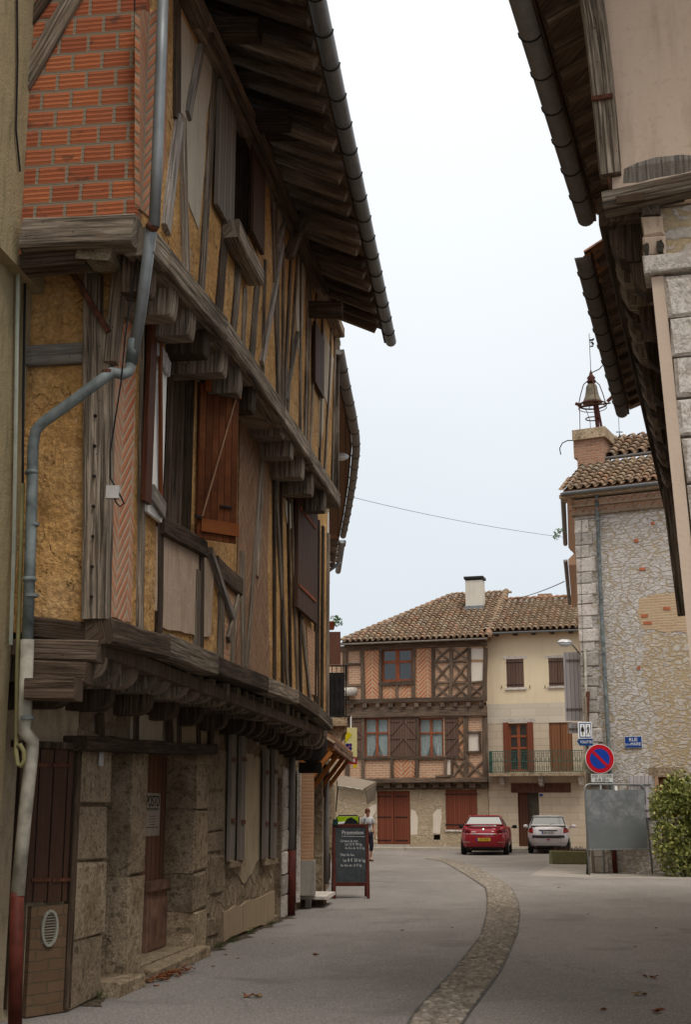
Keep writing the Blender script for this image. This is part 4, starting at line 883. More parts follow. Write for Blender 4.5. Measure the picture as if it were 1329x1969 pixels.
# =================================================================== SECOND HOUSE on the left (shop with balcony, curved eaves)
H2 = thing('curved_shop_house', 'house beyond the cob house with a curving gutter and iron balcony', 'house', (0, 0, 0))
fp = [(-1.02, 20.95), (-.78, 22.4), (-.46, 26), (-.36, 29), (-.42, 33), (-.72, 37), (-1.25, 40)]
def stripwall(pts, z0, z1, depth, name, mat, parent):
    b = MB()
    for i in range(len(pts) - 1):
        a, c = pts[i], pts[i + 1]; b.quad((a[0], a[1], z0), (c[0], c[1], z0), (c[0], c[1], z1), (a[0], a[1], z1))
    a, c = pts[-1], pts[0]; b.quad((a[0], a[1], z0), (a[0] - depth, a[1], z0), (a[0] - depth, a[1], z1), (a[0], a[1], z1)); b.quad((c[0] - depth, c[1], z0), (c[0], c[1], z0), (c[0], c[1], z1), (c[0] - depth, c[1], z1))
    return b.build(name, mat, parent)
stripwall(fp, 0, 3.3, 6, 'ground_floor_wall', DARKST, H2)
stripwall([(x - .02, y) for x, y in fp], 3.3, 8.9, 6, 'wall', m_plaster('warm upper render', (.50, .36, .22), (.42, .28, .17), (.2, .13, .08), .5), H2)
gp = [at_height(x, y, 8.9) for x, y in ((652, 672), (664, 735), (676, 790), (684, 838), (685, 865), (679, 925), (669, 985), (660, 1030), (650, 1085))]
WALLX = lambda y: next((fp[i][0] + (fp[i + 1][0] - fp[i][0]) * (y - fp[i][1]) / (fp[i + 1][1] - fp[i][1]) for i in range(len(fp) - 1) if fp[i][1] <= y <= fp[i + 1][1]), fp[-1][0] if y > 30 else -.95)
b = MB(); bt = MB()
for i in range(len(gp) - 1):
    a, c = gp[i], gp[i + 1]; wa, wc = Vector((WALLX(a.y) - 3, a.y, 10.3)), Vector((WALLX(c.y) - 3, c.y, 10.3)); up_ = Vector((0, 0, .06)); e = Vector((-.09, 0, .02))
    b.hexa([a + e, c + e, wc, wa, a + e + up_, c + e + up_, wc + up_, wa + up_])
rf2 = b.build('roof', TILEU, H2)
b = MB()
for i in range(len(gp) - 2):
    a, c = gp[i], gp[i + 1]; wa, wc = Vector((WALLX(a.y) - .1, a.y, 8.98)), Vector((WALLX(c.y) - .1, c.y, 8.98)); e = Vector((-.10, 0, -.02)); up_ = Vector((0, 0, .03)); b.hexa([a + e, c + e, wc, wa, a + e + up_, c + e + up_, wc + up_, wa + up_])
b.build('soffit', m_planks('brown soffit board', (.13, .07, .04), (.19, .105, .06), .2, .7), rf2)
b = MB()
for i in range(len(gp) - 2): b.bar(gp[i] + Vector((-.11, 0, .02)), gp[i + 1] + Vector((-.11, 0, .02)), .12, .03, (1, 0, 0))
b.build('fascia_board', WOOD_D, rf2)
gutter(gp[:-1], .085, H2, ZINCD, hooks=.9); gutter([gp[-2] + Vector((-.02, .3, -.06)), gp[-1] + Vector((0, .6, -.1))], .09, H2, ZINC, hooks=0)
for y in (34.6, 35.4, 36.2, 37.0, 37.8): MB().bar((WALLX(y) - .3, y, 8.95), (WALLX(y) + .55, y, 8.82), .10, .14, (0, 0, 1)).build('rafter', WOOD_S, rf2)
MB().tube([(-.15, 36.2, 8.6), (-.55, 36.4, 8.35)], .05, 8).build('gutter_pipe', ZINC, H2, True)
# ground floor: brick pilaster on a painted plinth, stone strip, door
def Wb(px0, py0, px1, py1, Y, th, mat, name, parent=H2):
    a = at_depth(px0, py1, Y); c = at_depth(px1, py0, Y); return MB().box(a.x, c.x, Y, Y + th, a.z, c.z).build(name, mat, parent)
Wb(577, 1478, 603, 1656, 22.2, .5, THINB, 'brick_pilaster'); Wb(575, 1655, 606, 1722, 22.16, .55, m_plaster('grey painted plinth', (.24, .225, .20), (.30, .28, .25), (.12, .10, .08), .5), 'plinth')
Wb(569, 1480, 578, 1735, 21.9, .3, DRESSP, 'door_jamb')
Wb(604, 1470, 620, 1718, 24.0, .6, DARKST, 'stone_strip'); 
MB().tube([at_depth(628, y, 24.9) for y in (1470, 1600, 1700)], .05, 10).build('downpipe', ZINCD, H2, True)
Wb(633, 1500, 641, 1640, 28.5, .4, DRESS, 'door_jamb')
for (y0_, y1_) in ((26.6, 27.5), (31.5, 32.6)): MB().box(WALLX(y0_) - .2, WALLX(y0_) + .03, y0_, y1_, .02, 2.2).build('door', OLDSH, H2)
MB().box(WALLX(22.9) - .3, WALLX(22.9) + .02, 22.85, 23.8, .05, 2.2).build('shop_door', REDBR, H2)
# upper white window trim and reddish shutter at the turn
Wb(629.5, 985, 632.5, 1190, 22.6, .15, WHITE, 'window_trim'); Wb(632.5, 1000, 634.5, 1120, 22.8, .2, REDBR, 'shutter')
# tiled canopy on wooden brackets
can = MB(); Y0, Y1 = 22.4, 26.0
def cq(y, dx, z): return Vector((WALLX(y) + dx, y, z))
b = MB()
zr, zo = 3.05, 2.62
pcan = [at_depth(622, 1428, 22.6), at_depth(655, 1451, 24.2), at_depth(686, 1476, 25.8)]
ca0, ca1 = cq(22.3, 0, 3.10), cq(25.9, 0, 3.02); co0, co1 = cq(22.3, .62, 2.80), cq(25.9, .62, 2.70)
can_o = MB().hexa([ca0, co0, co1, ca1, ca0 + Vector((0, 0, .05)), co0 + Vector((0, 0, .05)), co1 + Vector((0, 0, .05)), ca1 + Vector((0, 0, .05))]).build('canopy_roof', TILEU, H2)
tile_roof('canopy_tiles', can_o, co1, (co0 - co1), (ca1 - co1), (co0 - co1).length, (ca1 - co1).length, cw=.2, rl=.25, r=.07, seed=5)
MB().bar(co0 + Vector((-.03, 0, -.07)), co1 + Vector((-.03, 0, -.07)), .16, .05, (1, 0, 0)).build('valance_board', FLAPW, can_o); MB().bar(co0 + Vector((0, .02, -.07)), ca0 + Vector((0, .02, -.1)), .16, .05, (0, 1, 0)).build('valance_board', FLAPW, can_o)
for y in (22.35, 23.5, 24.7, 25.8):
    zt_ = 2.72; x_ = WALLX(y)
    MB().bar((x_ + .04, y, zt_), (x_ + .04, y, zt_ - .85), .09, .09, (1, 0, 0)).build('bracket_post', WOOD_O, H2); MB().bar((x_, y, zt_ - .06), (x_ + .6, y, zt_ - .06), .08, .09, (0, 0, 1)).build('bracket_arm', WOOD_O, H2); MB().bar((x_ + .06, y, zt_ - .75), (x_ + .54, y, zt_ - .12), .08, .09, (0, 1, 0)).build('bracket_strut', WOOD_O, H2)
# balcony: stone slab on a scrolled console, iron sides, brown screen
bx0 = WALLX(26) - .05; bx1 = .03; bzf = at_depth(640, 1380, 26.0).z
MB().box(bx0, bx1, 26.0, 29.0, bzf - .16, bzf).build('balcony_slab', DRESS, H2)
for y in (26.15, 28.5):
    pr = [(bx0, bzf - .16), (bx1 - .03, bzf - .16), (bx1 - .03, bzf - .27), (bx1 - .10, bzf - .33), (bx1 - .12, bzf - .45), (bx1 - .22, bzf - .50), (bx1 - .26, bzf - .62), (bx0 + .06, bzf - .75), (bx0, bzf - .78)]
    MB().prism([(x, y, z) for x, z in pr], (0, .28, 0)).build('balcony_console', DRESS, H2)
def scroll_panel(a, b_, h, parent, name='balcony_railing', mat=IRON, n=6, rad=.008):
    a, b_ = Vector(a), Vector(b_); d = (b_ - a); L = d.length; d.normalize(); m_ = MB(); Z = Vector((0, 0, 1))
    m_.bar(a + Z * h, b_ + Z * h, .035, .03, Z); m_.bar(a + Z * .04, b_ + Z * .04, .025, .02, Z)
    for i in range(n + 1): m_.bar(a + d * L * i / n + Z * .04, a + d * L * i / n + Z * h, .016, .016, d)
    for i in range(n):
        c = a + d * L * (i + .5) / n
        for zc in (.2, .5, .8):
            zc *= h; rr_ = L / n * .42; sgn = 1 if i % 2 else -1
            pts = [c + d * math.cos(t * .55) * rr_ * (1 - t / 14) * sgn + Z * (zc + math.sin(t * .55) * rr_ * 1.1 * (1 - t / 14)) for t in range(13)]; m_.tube(pts, rad, 4, cap=False)
    return m_.build(name, mat, parent)
scroll_panel((bx0 + .04, 26.03, bzf), (bx1 - .02, 26.03, bzf), 1.05, H2, n=5); scroll_panel((bx1 - .02, 26.03, bzf), (bx1 - .02, 28.97, bzf), 1.05, H2, n=18)
MB().box(bx0 + .05, bx1 - .05, 26.10, 26.11, bzf + .02, bzf + .92).build('balcony_windbreak', m_plain('black netting', (.03, .03, .03), .9), H2)
s0 = at_depth(655, 1215, 26.06); MB().box(bx0, s0.x, 26.04, 26.08, bzf + 1.08, s0.z).build('privacy_screen', BROWNM, H2); s1 = at_depth(632.5, 1153, 26.06); MB().box(bx0, s1.x, 26.04, 26.07, s0.z, s1.z).build('privacy_screen', BROWNM, H2)
# beyond: last house of the left row
H3 = thing('stone_corner_house', 'low stone house behind the blackboard at the end of the left row', 'house', (0, 0, 0))
MB().box(-8, -.36, 44.5, 52, 0, 5.2).build('wall', FARST, H3); MB().box(-8.2, -.1, 44.3, 52.2, 5.2, 5.35).build('roof', TILEU, H3)

# =================================================================== RIGHT: jettied house
FR = Frame(1.93, 8.5, 106.5)
R1 = house('jettied_corner_house', 'pink rendered jettied house on stone, cut off at the right edge', 'house', FR)
JX = .32
zj = FR.at(1235, 395, 0)[2]
def prism_local(x0, x1, y0, y1, z0, z1, name, mat, parent=R1): return MB().box(x0, x1, y0, y1, z0, z1).build(name, mat, parent)
prism_local(0.02, 6, 0, 4.9, zj, 8.3, 'upper_wall', PINKR)
prism_local(JX, 6, .05, 18, 0, zj - .02, 'stone_wall', PALEST2); prism_local(.02, 6, 10.6, 18, zj - .05, zj + .9, 'upper_wall', PINKP)
prism_local(0.02, 6, 4.9, 10.6, zj + .1, 7.9, 'upper_wall', PINKP)
prism_local(-.02, 6, .1, 4.8, zj - .05, zj, 'jetty_boards', WOOD_S)
# corner post with its iron strap, angled rail and the two bressummers
def fb(x0, y0, x1, y1, w_, d, mat, name, o=.03, wob=.008, w2=None, parent=R1): return MB().bar(FR.at(x0, y0, o), FR.at(x1, y1, o), w_, d, (0, -1, 0), wob, w2=w2).build(name, mat, parent)
cp = fb(1134, -40, 1177, 342, .185, .16, WOOD, 'corner_post', w2=.155); MB().bar(FR.at(1138, 190, .13), FR.at(1179, 184, .13), .035, .02).build('iron_strap', RUST, cp)
MB().tube([FR.at(1170, 340, .08), FR.at(1175, 362, .06)], .012, 6).build('iron_pin', RUST, R1)
P_ = ragged([FR.at(x, y, .03) for x, y in ((1199, 352), (1199, 326), (1225, 312), (1262, 301), (1310, 298), (1345, 300), (1345, 325), (1310, 333), (1262, 343), (1230, 350))], .1, .008)
MB().prism(P_, (0, .08, 0)).build('curved_rail', WOOD_G, R1)
fb(1161, 393, 1345, 358, .135, .2, WOOD, 'bressummer', .05)
q = FR.at(1213, 382, .15); MB().box(q[0] - .10, q[0] + .10, -.162, -.13, q[2] - .028, q[2] + .028).build('mortise', m_plain('painted mortise shade', (.07, .045, .03), .95), R1)  # dark block proud of the beam, coloured as the shade inside a mortise
prism_local(.02, 6, -.03, .0, zj + .1, zj + .3, 'render_band', PINKR)
# stonework under the beam: plaster blocks, cornice slab, quoins, pale jamb strip
def sblock(x0, y0, x1, y1, mat, name, pr=.03, th=.4):
    r_ = FR.rect(x0, y0, x1, y1, 0); b = MB(); b.stone(r_[0], r_[1], -pr, th, r_[2], r_[3], .008, .012); return b.build(name, mat, R1)
sblock(1232, 392, 1270, 416, m_rubble('dark brick end', [(.10, .085, .07), (.16, .13, .10)], (.2, .16, .12), 14, 14, .05), 'dark_block')
sblock(1236, 418, 1276, 455, PINKP, 'plastered_block'); sblock(1238, 457, 1280, 494, PINKP, 'plastered_block')
sblock(1238, 496, 1345, 528, DRESSP, 'cornice_slab', .09)
pr = [(JX - .06, -.02), (JX + .13, -.02)]
q0, q1 = FR.at(1250, 535, .02), FR.at(1306, 1300, .02)
xj0 = q0[0]; MB().box(xj0, xj0 + .085, -.035, .05, 0, q0[2]).build('jamb_strip', m_plaster('smooth beige jamb', (.55, .43, .34), (.60, .48, .38), (.35, .26, .2), .2), R1)
z = q0[2] - .02; b = MB()
while z > 2:
    h = random.uniform(.24, .40); b.stone(xj0 + .09, xj0 + random.uniform(.42, .6), -.06, .2, z - h + .012, z, .012, .022); z -= h
b.build('quoin_stones', DRESSP, R1)
CRUST = m_plain('mud crust', (.05, .045, .035), .95, 0, .4, 40)
for (x, y, a) in ((1243, 478, 6), (1271, 471, 8)): panel(FR, [(x - a, y - 8), (x + a * .4, y - 12), (x + a, y - 2), (x + a * .6, y + 11), (x - a * .3, y + 14), (x - a * .8, y + 4)], .075, CRUST, R1, 'mud_crust', .05, .006, .02)
for o_ in R1.children:
    if o_.name.split('.')[0] in ('jamb_strip', 'quoin_stones', 'stone_wall'):
        if o_.name.startswith('jamb'): 
            pass
        for v_ in o_.data.vertices: v_.co.x += max(0, 5.6 - v_.co.z) * .038
# joists under the street side, one below the other down the alley
yy = .18; k = 0
while yy < 17.5:
    h = .34 + random.uniform(-.03, .04); zc = zj - .03 - (.0 if yy < 4.9 else -.05)
    pr = [(JX + .3, zc), (-.02 + random.uniform(-.03, .02), zc), (-.03, zc - h * .5), (.03, zc - h * .85), (.11, zc - h), (JX + .3, zc - h)]
    MB().prism([(x, yy, z) for x, z in pr], (0, .22 + random.uniform(-.03, .03), 0)).build('joist', WOOD if k % 3 else WOOD_D, R1)
    if k % 2 == 0:
        pr = [(JX + .3, zc - h), (.10, zc - h), (.12, zc - h - .15), (.2, zc - h - .24), (JX + .3, zc - h - .26)]; MB().prism([(x, yy + .02, z) for x, z in pr], (0, .2, 0)).build('bracket', WOOD_D, R1)
    yy += .42; k += 1
MB().bar((-.04, .1, zj + .02), (-.04, 10.6, zj + .06), .2, .12, (1, 0, 0), wob=.01).build('side_beam', WOOD_D, R1)
for y in (7.4,): MB().bar((.16, y, zj - 1.9), (.06, y, zj - .3), .16, .18, (1, 0, 0), wob=.012).build('side_post', WOOD, R1)
for (y0_, z0_, z1_) in ((13, 2.6, 4.0),): MB().box(.1, JX + .02, y0_, y0_ + .06, z0_, z1_).build('open_shutter', OLDSH, R1)
# roofs with gutters: the near one, then a lower one behind
def side_roof(pa, pb_, z, parent, ext0=0.0, name='roof'):
    a, c = FR.loc(at_height(*pa, z)), FR.loc(at_height(*pb_, z)); d = (a - c); d.normalize(); a = a + d * ext0
    rf = MB(); e = Vector((.09, 0, .03)); up_ = Vector((0, 0, .07)); ia, ic = Vector((3.0, a.y, z + 1.45)), Vector((3.0, c.y, z + 1.45)); aa, cc_ = a + e, c + e
    r_ = rf.hexa([cc_, aa, ia, ic, cc_ + up_, aa + up_, ia + up_, ic + up_]).build(name, TILEU, parent)
    gutter([c, a], .10, parent, ZINCD, hooks=.62)
    y = c.y - .1 if c.y > a.y else c.y
    lo_, hi_ = min(a.y, c.y), max(a.y, c.y); y = lo_ + .15
    while y < hi_ - .05:
        t = (y - a.y) / (c.y - a.y); gx = a.x + (c.x - a.x) * t
        MB().bar((gx + .14, y, z + .01), (.3, y, z + .01 + (.3 - gx - .14) * .46), .1, .13, (0, 0, 1), wob=.004).build('rafter', WOOD_S, r_); y += .42
    MB().hexa([(a.x + .12, a.y, z + .02), (c.x + .12, c.y, z + .02), (.3, c.y, z + .33), (.3, a.y, z + .33), (a.x + .12, a.y, z + .035), (c.x + .12, c.y, z + .035), (.3, c.y, z + .345), (.3, a.y, z + .345)]).build('soffit_boards', WOOD_S, r_)
    MB().bar((a.x + .10, a.y, z + .0), (c.x + .10, c.y, z + .0), .10, .025, (1, 0, 0)).build('fascia_board', WOOD_D, r_)
    return r_, a, c
rA, a_, c_ = side_roof((1010, 23), (1128, 420), 8.1, R1, 2.5)
rB, a2_, c2_ = side_roof((1122, 494), (1197, 792), 7.7, R1, 0.0, 'lower_roof')
b = MB()
tile_roof('verge_tiles', rB, a2_ + Vector((.02, .0, .08)), Vector((0, 1, 0)), Vector((3.0, 0, 1.45)), .9, 2.2, TILEU, cw=.2, rl=.3, seed=9)
MB().box(-.02, .3, 10.35, 10.5, 7.1, 7.9).build('roof_end_board', WOOD_D, R1)
p = at_depth(1190, 797, 18.6); hk = MB().tube([p, p + Vector((0, 0, -.27))], .004, 5).tube([p + Vector((-.05, 0, -.28)), p + Vector((.05, 0, -.28))], .008, 5).lathe([(.012, -.34), (.004, -.29)], p, 6).build('hanging_hook', BLACK); tag(hk, 'thin wire with a small crosspiece hanging below the right eaves', 'hook')

# grime and weeds along the foot of the left houses, tar seams beside the cobbles
TARM = m_plain('tar seam', (.075, .068, .062), .7, 0, .3, 5); rr = random.Random(31)
for P_ in (LG, RG):
    b = MB()
    for i in range(len(P_) - 1):
        a, c = P_[i], P_[i + 1]; d = (c - a).normalized(); n_ = Vector((-d.y, d.x, 0)) * .012; h_ = Vector((0, 0, .008)); b.quad(a - n_ + h_, a + n_ + h_, c + n_ + h_, c - n_ + h_)
    b.build('tar_seam', TARM)['kind'] = 'structure'
def seam(pts, w_):
    b = MB(); P_ = []
    for i in range(len(pts) - 1):
        a, c = at_height(*pts[i], .008), at_height(*pts[i + 1], .008)
        for k in range(8): P_.append(a.lerp(c, k / 8) + Vector((rr.uniform(-.02, .02), rr.uniform(-.02, .02), 0)))
    for i in range(len(P_) - 1):
        d = (P_[i + 1] - P_[i]).normalized(); n_ = Vector((-d.y, d.x, 0)) * w_ * rr.uniform(.5, 1.2); b.quad(P_[i] - n_, P_[i] + n_, P_[i + 1] + n_, P_[i + 1] - n_)
    b.build('tar_seam', TARM)['kind'] = 'structure'
seam([(716, 1722), (800, 1727), (936, 1728)], .008); seam([(998, 1724), (1070, 1722), (1140, 1726)], .012)
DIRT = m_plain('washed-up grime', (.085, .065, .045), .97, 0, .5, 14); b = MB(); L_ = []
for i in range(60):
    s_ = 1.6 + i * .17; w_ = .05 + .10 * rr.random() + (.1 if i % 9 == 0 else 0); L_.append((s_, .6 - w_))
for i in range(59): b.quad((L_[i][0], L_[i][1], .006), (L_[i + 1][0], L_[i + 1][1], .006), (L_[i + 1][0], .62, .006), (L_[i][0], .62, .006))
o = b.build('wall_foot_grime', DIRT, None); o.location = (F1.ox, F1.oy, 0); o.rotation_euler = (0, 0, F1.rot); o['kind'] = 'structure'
b = MB()
for _ in range(260):
    s_ = rr.choice((2.1, 2.6, 3.9, 5.0, 6.4, 7.1, 8.2, 9.6)) + rr.gauss(0, .12); y_ = .56 - abs(rr.gauss(0, .03)); b.bar((s_, y_, 0), (s_ + rr.uniform(-.04, .04), y_ - rr.uniform(0, .04), rr.uniform(.02, .09)), .010, .003, w2=.003)
o = b.build('weed_tufts', m_plain('dull weed green', (.07, .085, .03), .9, 0, .4, 30), None); o.location = (F1.ox, F1.oy, 0); o.rotation_euler = (0, 0, F1.rot); tag(o, 'small weeds sprouting along the foot of the near left wall', 'weeds', kind='stuff')
# =================================================================== TOWN HALL (stone, bell turret)
FT = Frame(6.55, 35.3, 116.7)
TH = house('stone_town_hall', 'tall pale rubble stone building with a brick bell turret on its roof', 'town hall', FT)
zE = FT.at(1165, 948, 0)[2]
sd = Vector((math.sin(R(10.2)), math.cos(R(10.2)), 0)); sdl = FT.loc(Vector((FT.ox, FT.oy, 0)) + sd) ; sdl.z = 0   # direction of the side wall, local
def fw(px0, py0, px1, py1, o=0.0): return FT.rect(px0, py0, px1, py1, o)
win = fw(1262, 1494, 1300, 1570); hw = (win[0], win[1] + .25, win[2], win[3])
wall_skin(0, 9, 0, zE - .55, 0, [hw], .3, 'wall', PALEST, TH)
L1, L2 = 6.6, 14
A = Vector((0, 0, 0)); Bq = sdl * L1; Cq = sdl * L2
MB().prism([A, Bq, Bq + Vector((9, 0, 0)), Vector((9, .31, 0)), Vector((.0, .31, 0))], (0, 0, zE - .4)).build('side_wall', PALEST2, TH)
zE2 = at_depth(1090, 1075, FT.world(Bq).y).z
MB().prism([Bq, Cq, Cq + Vector((9, 0, 0)), Bq + Vector((9, 0, 0))], (0, 0, zE2 + .2)).build('rear_wing_wall', THINB, TH)
# quoins
b = MB(); z = 0; i = 0
while z < zE - .6:
    h = random.uniform(.26, .42); wd_ = (.52, .34)[i % 2] + random.uniform(-.05, .08); b.cc = random.random(); b.stone(-.03, wd_, -.045, .3, z + .008, min(z + h, zE - .56) - .008, .012, .02); z += h; i += 1
b.build('quoin_stones', DRESSP, TH)
# brick patch, odd stones
panel(FT, [(1232, 1148), (1300, 1140), (1330, 1145), (1330, 1216), (1238, 1212), (1228, 1178)], .008, m_brick('ochre patched brick', (.46, .27, .155), (.54, .37, .23), (.54, .42, .28), .26, .075, .018, warp=.02, dirt=.6), TH, 'brick_patch', .03, .05, .12)
panel(FT, [(1240, 1216), (1330, 1218), (1330, 1500), (1250, 1490), (1262, 1380), (1236, 1300)], .006, PALEST2, TH, 'ochre_patch', .03, .07, .12)
for (x, y, w_) in ((1224, 1040, 8), (1256, 1006, 7), (1236, 1094, 12), (1240, 1184, 14), (1246, 1198, 16), (1229, 1284, 6), (1193, 966, 9), (1283, 1170, 14)):
    panel(FT, [(x - w_ / 2, y - 3), (x + w_ / 2, y - 3), (x + w_ / 2, y + 3), (x - w_ / 2, y + 3)], .02, m_plain('single orange brick', (.42, .14, .07), .9, 0, .25, 10) if x == 1224 else bpy.data.materials['single orange brick'], TH, 'brick', .03, .006)
# genoise cornice: brick slab and rows of tile ends
MB().box(-.35, 9, -.36, .3, zE - .10, zE).build('cornice_slab', PALEST2, TH); MB().box(-.1, 9, -.10, .3, zE - .60, zE - .56).build('cornice_ledge', DRESS, TH)
gb = MB(); ga2 = MB()
for row, (zz, oo) in enumerate(((zE - .50, .10), (zE - .30, .22))):
    x = -.05 + row * .11
    gb.box(-.08, 9, -oo + .05, .3, zz - .05, zz + .15)
    while x < 4.2:
        q = [Vector((x + .10 * math.cos(math.pi * k / 6), -oo - .06, zz - .02 + .10 * math.sin(math.pi * k / 6))) for k in range(7)]; ga2.tube(q, .020, 4); x += .215
gb.build('genoise_cornice', PINKP, TH); ga2.build('genoise_tile_ends', TILEU, TH); TH.children[-1]['kind'] = 'stuff'
ga, gb_ = FT.at(1083, 946, .50), FT.at(1258, 927, .50); gz_ = (ga.z + gb_.z) / 2
gA = Vector((ga.x, -.5, zE + .02)); gB = Vector((6, -.5, zE + .02))
gutter([gA, gB], .075, TH, ZINC, hooks=0)
# side eave (seen from below): brick soffit and gutter
gs0 = gA; gs1 = FT.loc(at_height(1088, 1046, zE + .02)); gutter([gs0, gs1], .075, TH, ZINCD, hooks=0)
bside = MB(); wz = zE - .5
bside.hexa([(gs0.x + .1, gs0.y + .05, zE - .12), (.05, -.02, wz), (Bq.x + .05, Bq.y, wz), (gs1.x + .1, gs1.y, zE - .12), (gs0.x + .1, gs0.y + .05, zE), (.05, -.02, zE), (Bq.x + .05, Bq.y, zE), (gs1.x + .1, gs1.y, zE)])
bside.build('side_cornice', THINB, TH)
g20 = FT.loc(at_height(1088, 1076, zE2 + .3)); g21 = FT.loc(at_height(1096, 1160, zE2 + .3)); gutter([g20, g21], .075, TH, ZINCD, hooks=0)
MB().hexa([(g20.x + .1, g20.y, zE2 + .1), (Bq.x + .05, Bq.y, zE2 - .2), (Cq.x + .05, Cq.y, zE2 - .2), (g21.x + .1, g21.y, zE2 + .1), (g20.x + .1, g20.y, zE2 + .3), (Bq.x + .05, Bq.y, zE2 + .3), (Cq.x + .05, Cq.y, zE2 + .3), (g21.x + .1, g21.y, zE2 + .3)]).build('rear_cornice', THINB, TH)
MB().box(Bq.x - .2, 6, Bq.y, Cq.y, zE2 + .32, zE2 + .4).build('rear_roof', TILEU, TH)
# roofs: low tiled skirt, wall above, higher roof
pt_ = Vector((0, math.cos(R(31)), math.sin(R(31))))
lr = MB().hexa([(gA.x, -.45, zE + .04), (7, -.45, zE + .04), (7, 1.6, zE + .04 + 2.05 * .6), (gA.x + .2, 1.6, zE + .04 + 2.05 * .6), (gA.x, -.45, zE + .09), (7, -.45, zE + .09), (7, 1.6, zE + .09 + 2.05 * .6), (gA.x + .2, 1.6, zE + .09 + 2.05 * .6)]).build('roof', TILEU, TH)
tile_roof('roof_tiles', lr, (gA.x - .02, -.50, zE + .08), (1, 0, 0), pt_, 5.6, 2.1, cw=.245, rl=.30, seed=21, clip=lambda x, d: x > (d - 1.2) * .12)
zU = at_depth(1200, 888, 36.9).z
uw = FT.loc(Vector((at_depth(1160, 888, 36.9).x, 36.9, 0)))
MB().box(uw.x - .1, 9, uw.y, uw.y + 6, zE, zU - .02).build('upper_wall', PINKP, TH)
ur = MB().hexa([(uw.x - .15, uw.y - .3, zU), (8, uw.y - .3, zU), (8, uw.y + 1.5, zU + 1.05), (uw.x - .15, uw.y + 1.5, zU + 1.05), (uw.x - .15, uw.y - .3, zU + .05), (8, uw.y - .3, zU + .05), (8, uw.y + 1.5, zU + 1.10), (uw.x - .15, uw.y + 1.5, zU + 1.10)]).build('upper_roof', TILEU, TH)
tile_roof('roof_tiles', ur, (uw.x - .1, uw.y - .34, zU + .04), (1, 0, 0), pt_, 4.4, 1.9, cw=.29, rl=.34, seed=33, r=.11); gutter([(uw.x - .2, uw.y - .42, zU + .0), (8, uw.y - .42, zU + .0)], .08, TH, ZINCD, hooks=0)
# bell turret
tb = FT.loc(Vector((at_depth(1137, 900, 36.4).x, 36.4, 0)))
zt1 = at_depth(1135, 843, 36.4).z; zt2 = at_depth(1135, 825, 36.4).z; hw_ = .40
turret = MB().box(tb.x - hw_, tb.x + hw_, tb.y, tb.y + .85, zE + .3, zt1).build('bell_turret', TURB, TH)
MB().box(tb.x - hw_ - .1, tb.x + hw_ + .1, tb.y - .10, tb.y + .95, zt1 - .02, zt2).build('turret_cap', DRESS, turret)
MB().box(tb.x - hw_ - .1, tb.x - hw_ + .03, tb.y - .0, tb.y + .8, zt1 - .55, zt1 - .02).build('turret_ledge', TURB, turret)
BL = thing('bell_cage', 'rusty iron cage holding a bronze bell and weather vane on the brick turret', 'bell', FT.world((tb.x + .02, tb.y + .42, zt2)), FT.rot)
zb = at_depth(1135, 775, 36.7).z - zt2; zbt = at_depth(1135, 738, 36.7).z - zt2; ztop = at_depth(1133, 712, 36.7).z - zt2; zv = at_depth(1131, 640, 36.7).z - zt2
RUSTR = m_plain('red rusty iron', (.075, .026, .02), .75, .1, .3, 14); BRONZ = m_plain('weathered bronze', (.13, .11, .08), .55, .35, .25, 9)
hB = zbt - zb
MB().lathe([(.30, 0), (.31, .02), (.27, .08), (.215, hB * .35), (.185, hB * .6), (.165, hB * .85), (.13, hB * .96), (.05, hB)], (0, 0, zb + .02), 20).build('bell', BRONZ, BL, True)
cg = MB()
for a in range(4):
    th = a * math.pi / 2 + .5; c_, s_ = math.cos(th), math.sin(th)
    cg.tube([(c_ * .42, s_ * .42, zb - .04), (c_ * .34, s_ * .34, zb + hB * .5), (c_ * .24, s_ * .24, zb + hB * 1.0), (c_ * .10, s_ * .10, zb + hB * 1.2), (0, 0, ztop)], .016, 6)
for (x, y) in ((-.36, -.2),): cg.tube([(x, y, 0), (x + .02, y, zb)], .012, 5)
cg.tube([(-.42 + .02, .1, zb), (-.22, .1, zb - .15), (-.12, .1, zb - .5), (-.12, .1, 0)], .010, 5)
cg.tube([(math.cos(t * .42) * .42, math.sin(t * .42) * .42, zb - .04) for t in range(16)], .024, 6); cg.tube([(math.cos(t * .42) * .42, math.sin(t * .42) * .42, zb - .14) for t in range(16)], .012, 6)
cg.tube([(math.cos(t * .42) * .20 - .02, math.sin(t * .42) * .20, zb * .48) for t in range(16)], .018, 6)
cg.build('cage', RUSTR, BL)
MB().bar((.14, .0, 0), (.08, 0, zb), .10, .1).build('cage_post', RUSTR, BL); MB().bar((.26, .02, 0), (.14, 0, zb), .07, .06).build('cage_post', RUSTR, BL)
MB().bar((-.52, 0, zb + .08), (-.34, 0, zb + .0), .09, .06).build('lamp', RUSTR, BL); MB().bar((.46, 0, zb - .0), (.66, 0, zb + .16), .09, .07).build('lamp', RUSTR, BL); MB().bar((-.4, 0, zb - .05), (.56, 0, zb - .06), .04, .04).build('cross_arm', RUSTR, BL)
MB().lathe([(.12, 0), (.15, .05), (.10, .10), (.13, .16), (.06, .25), (.03, .36), (.012, .42)], (0, 0, zbt + .05), 12).build('finial', RUSTR, BL, True); MB().tube([(0, 0, ztop - .2), (0, 0, zv)], .011, 6).build('spike', IRON, BL)
vn = MB(); 
for (x, z, l, h) in ((.01, .86, .12, .06), (.03, .80, .08, .05), (.07, .75, .07, .06), (.02, .70, .10, .045), (.10, .88, .05, .05)): vn.box(x, x + l, -.006, .006, ztop + (zv - ztop) * z - .08, ztop + (zv - ztop) * z + h - .08)
vn.build('weather_vane', IRON, BL)
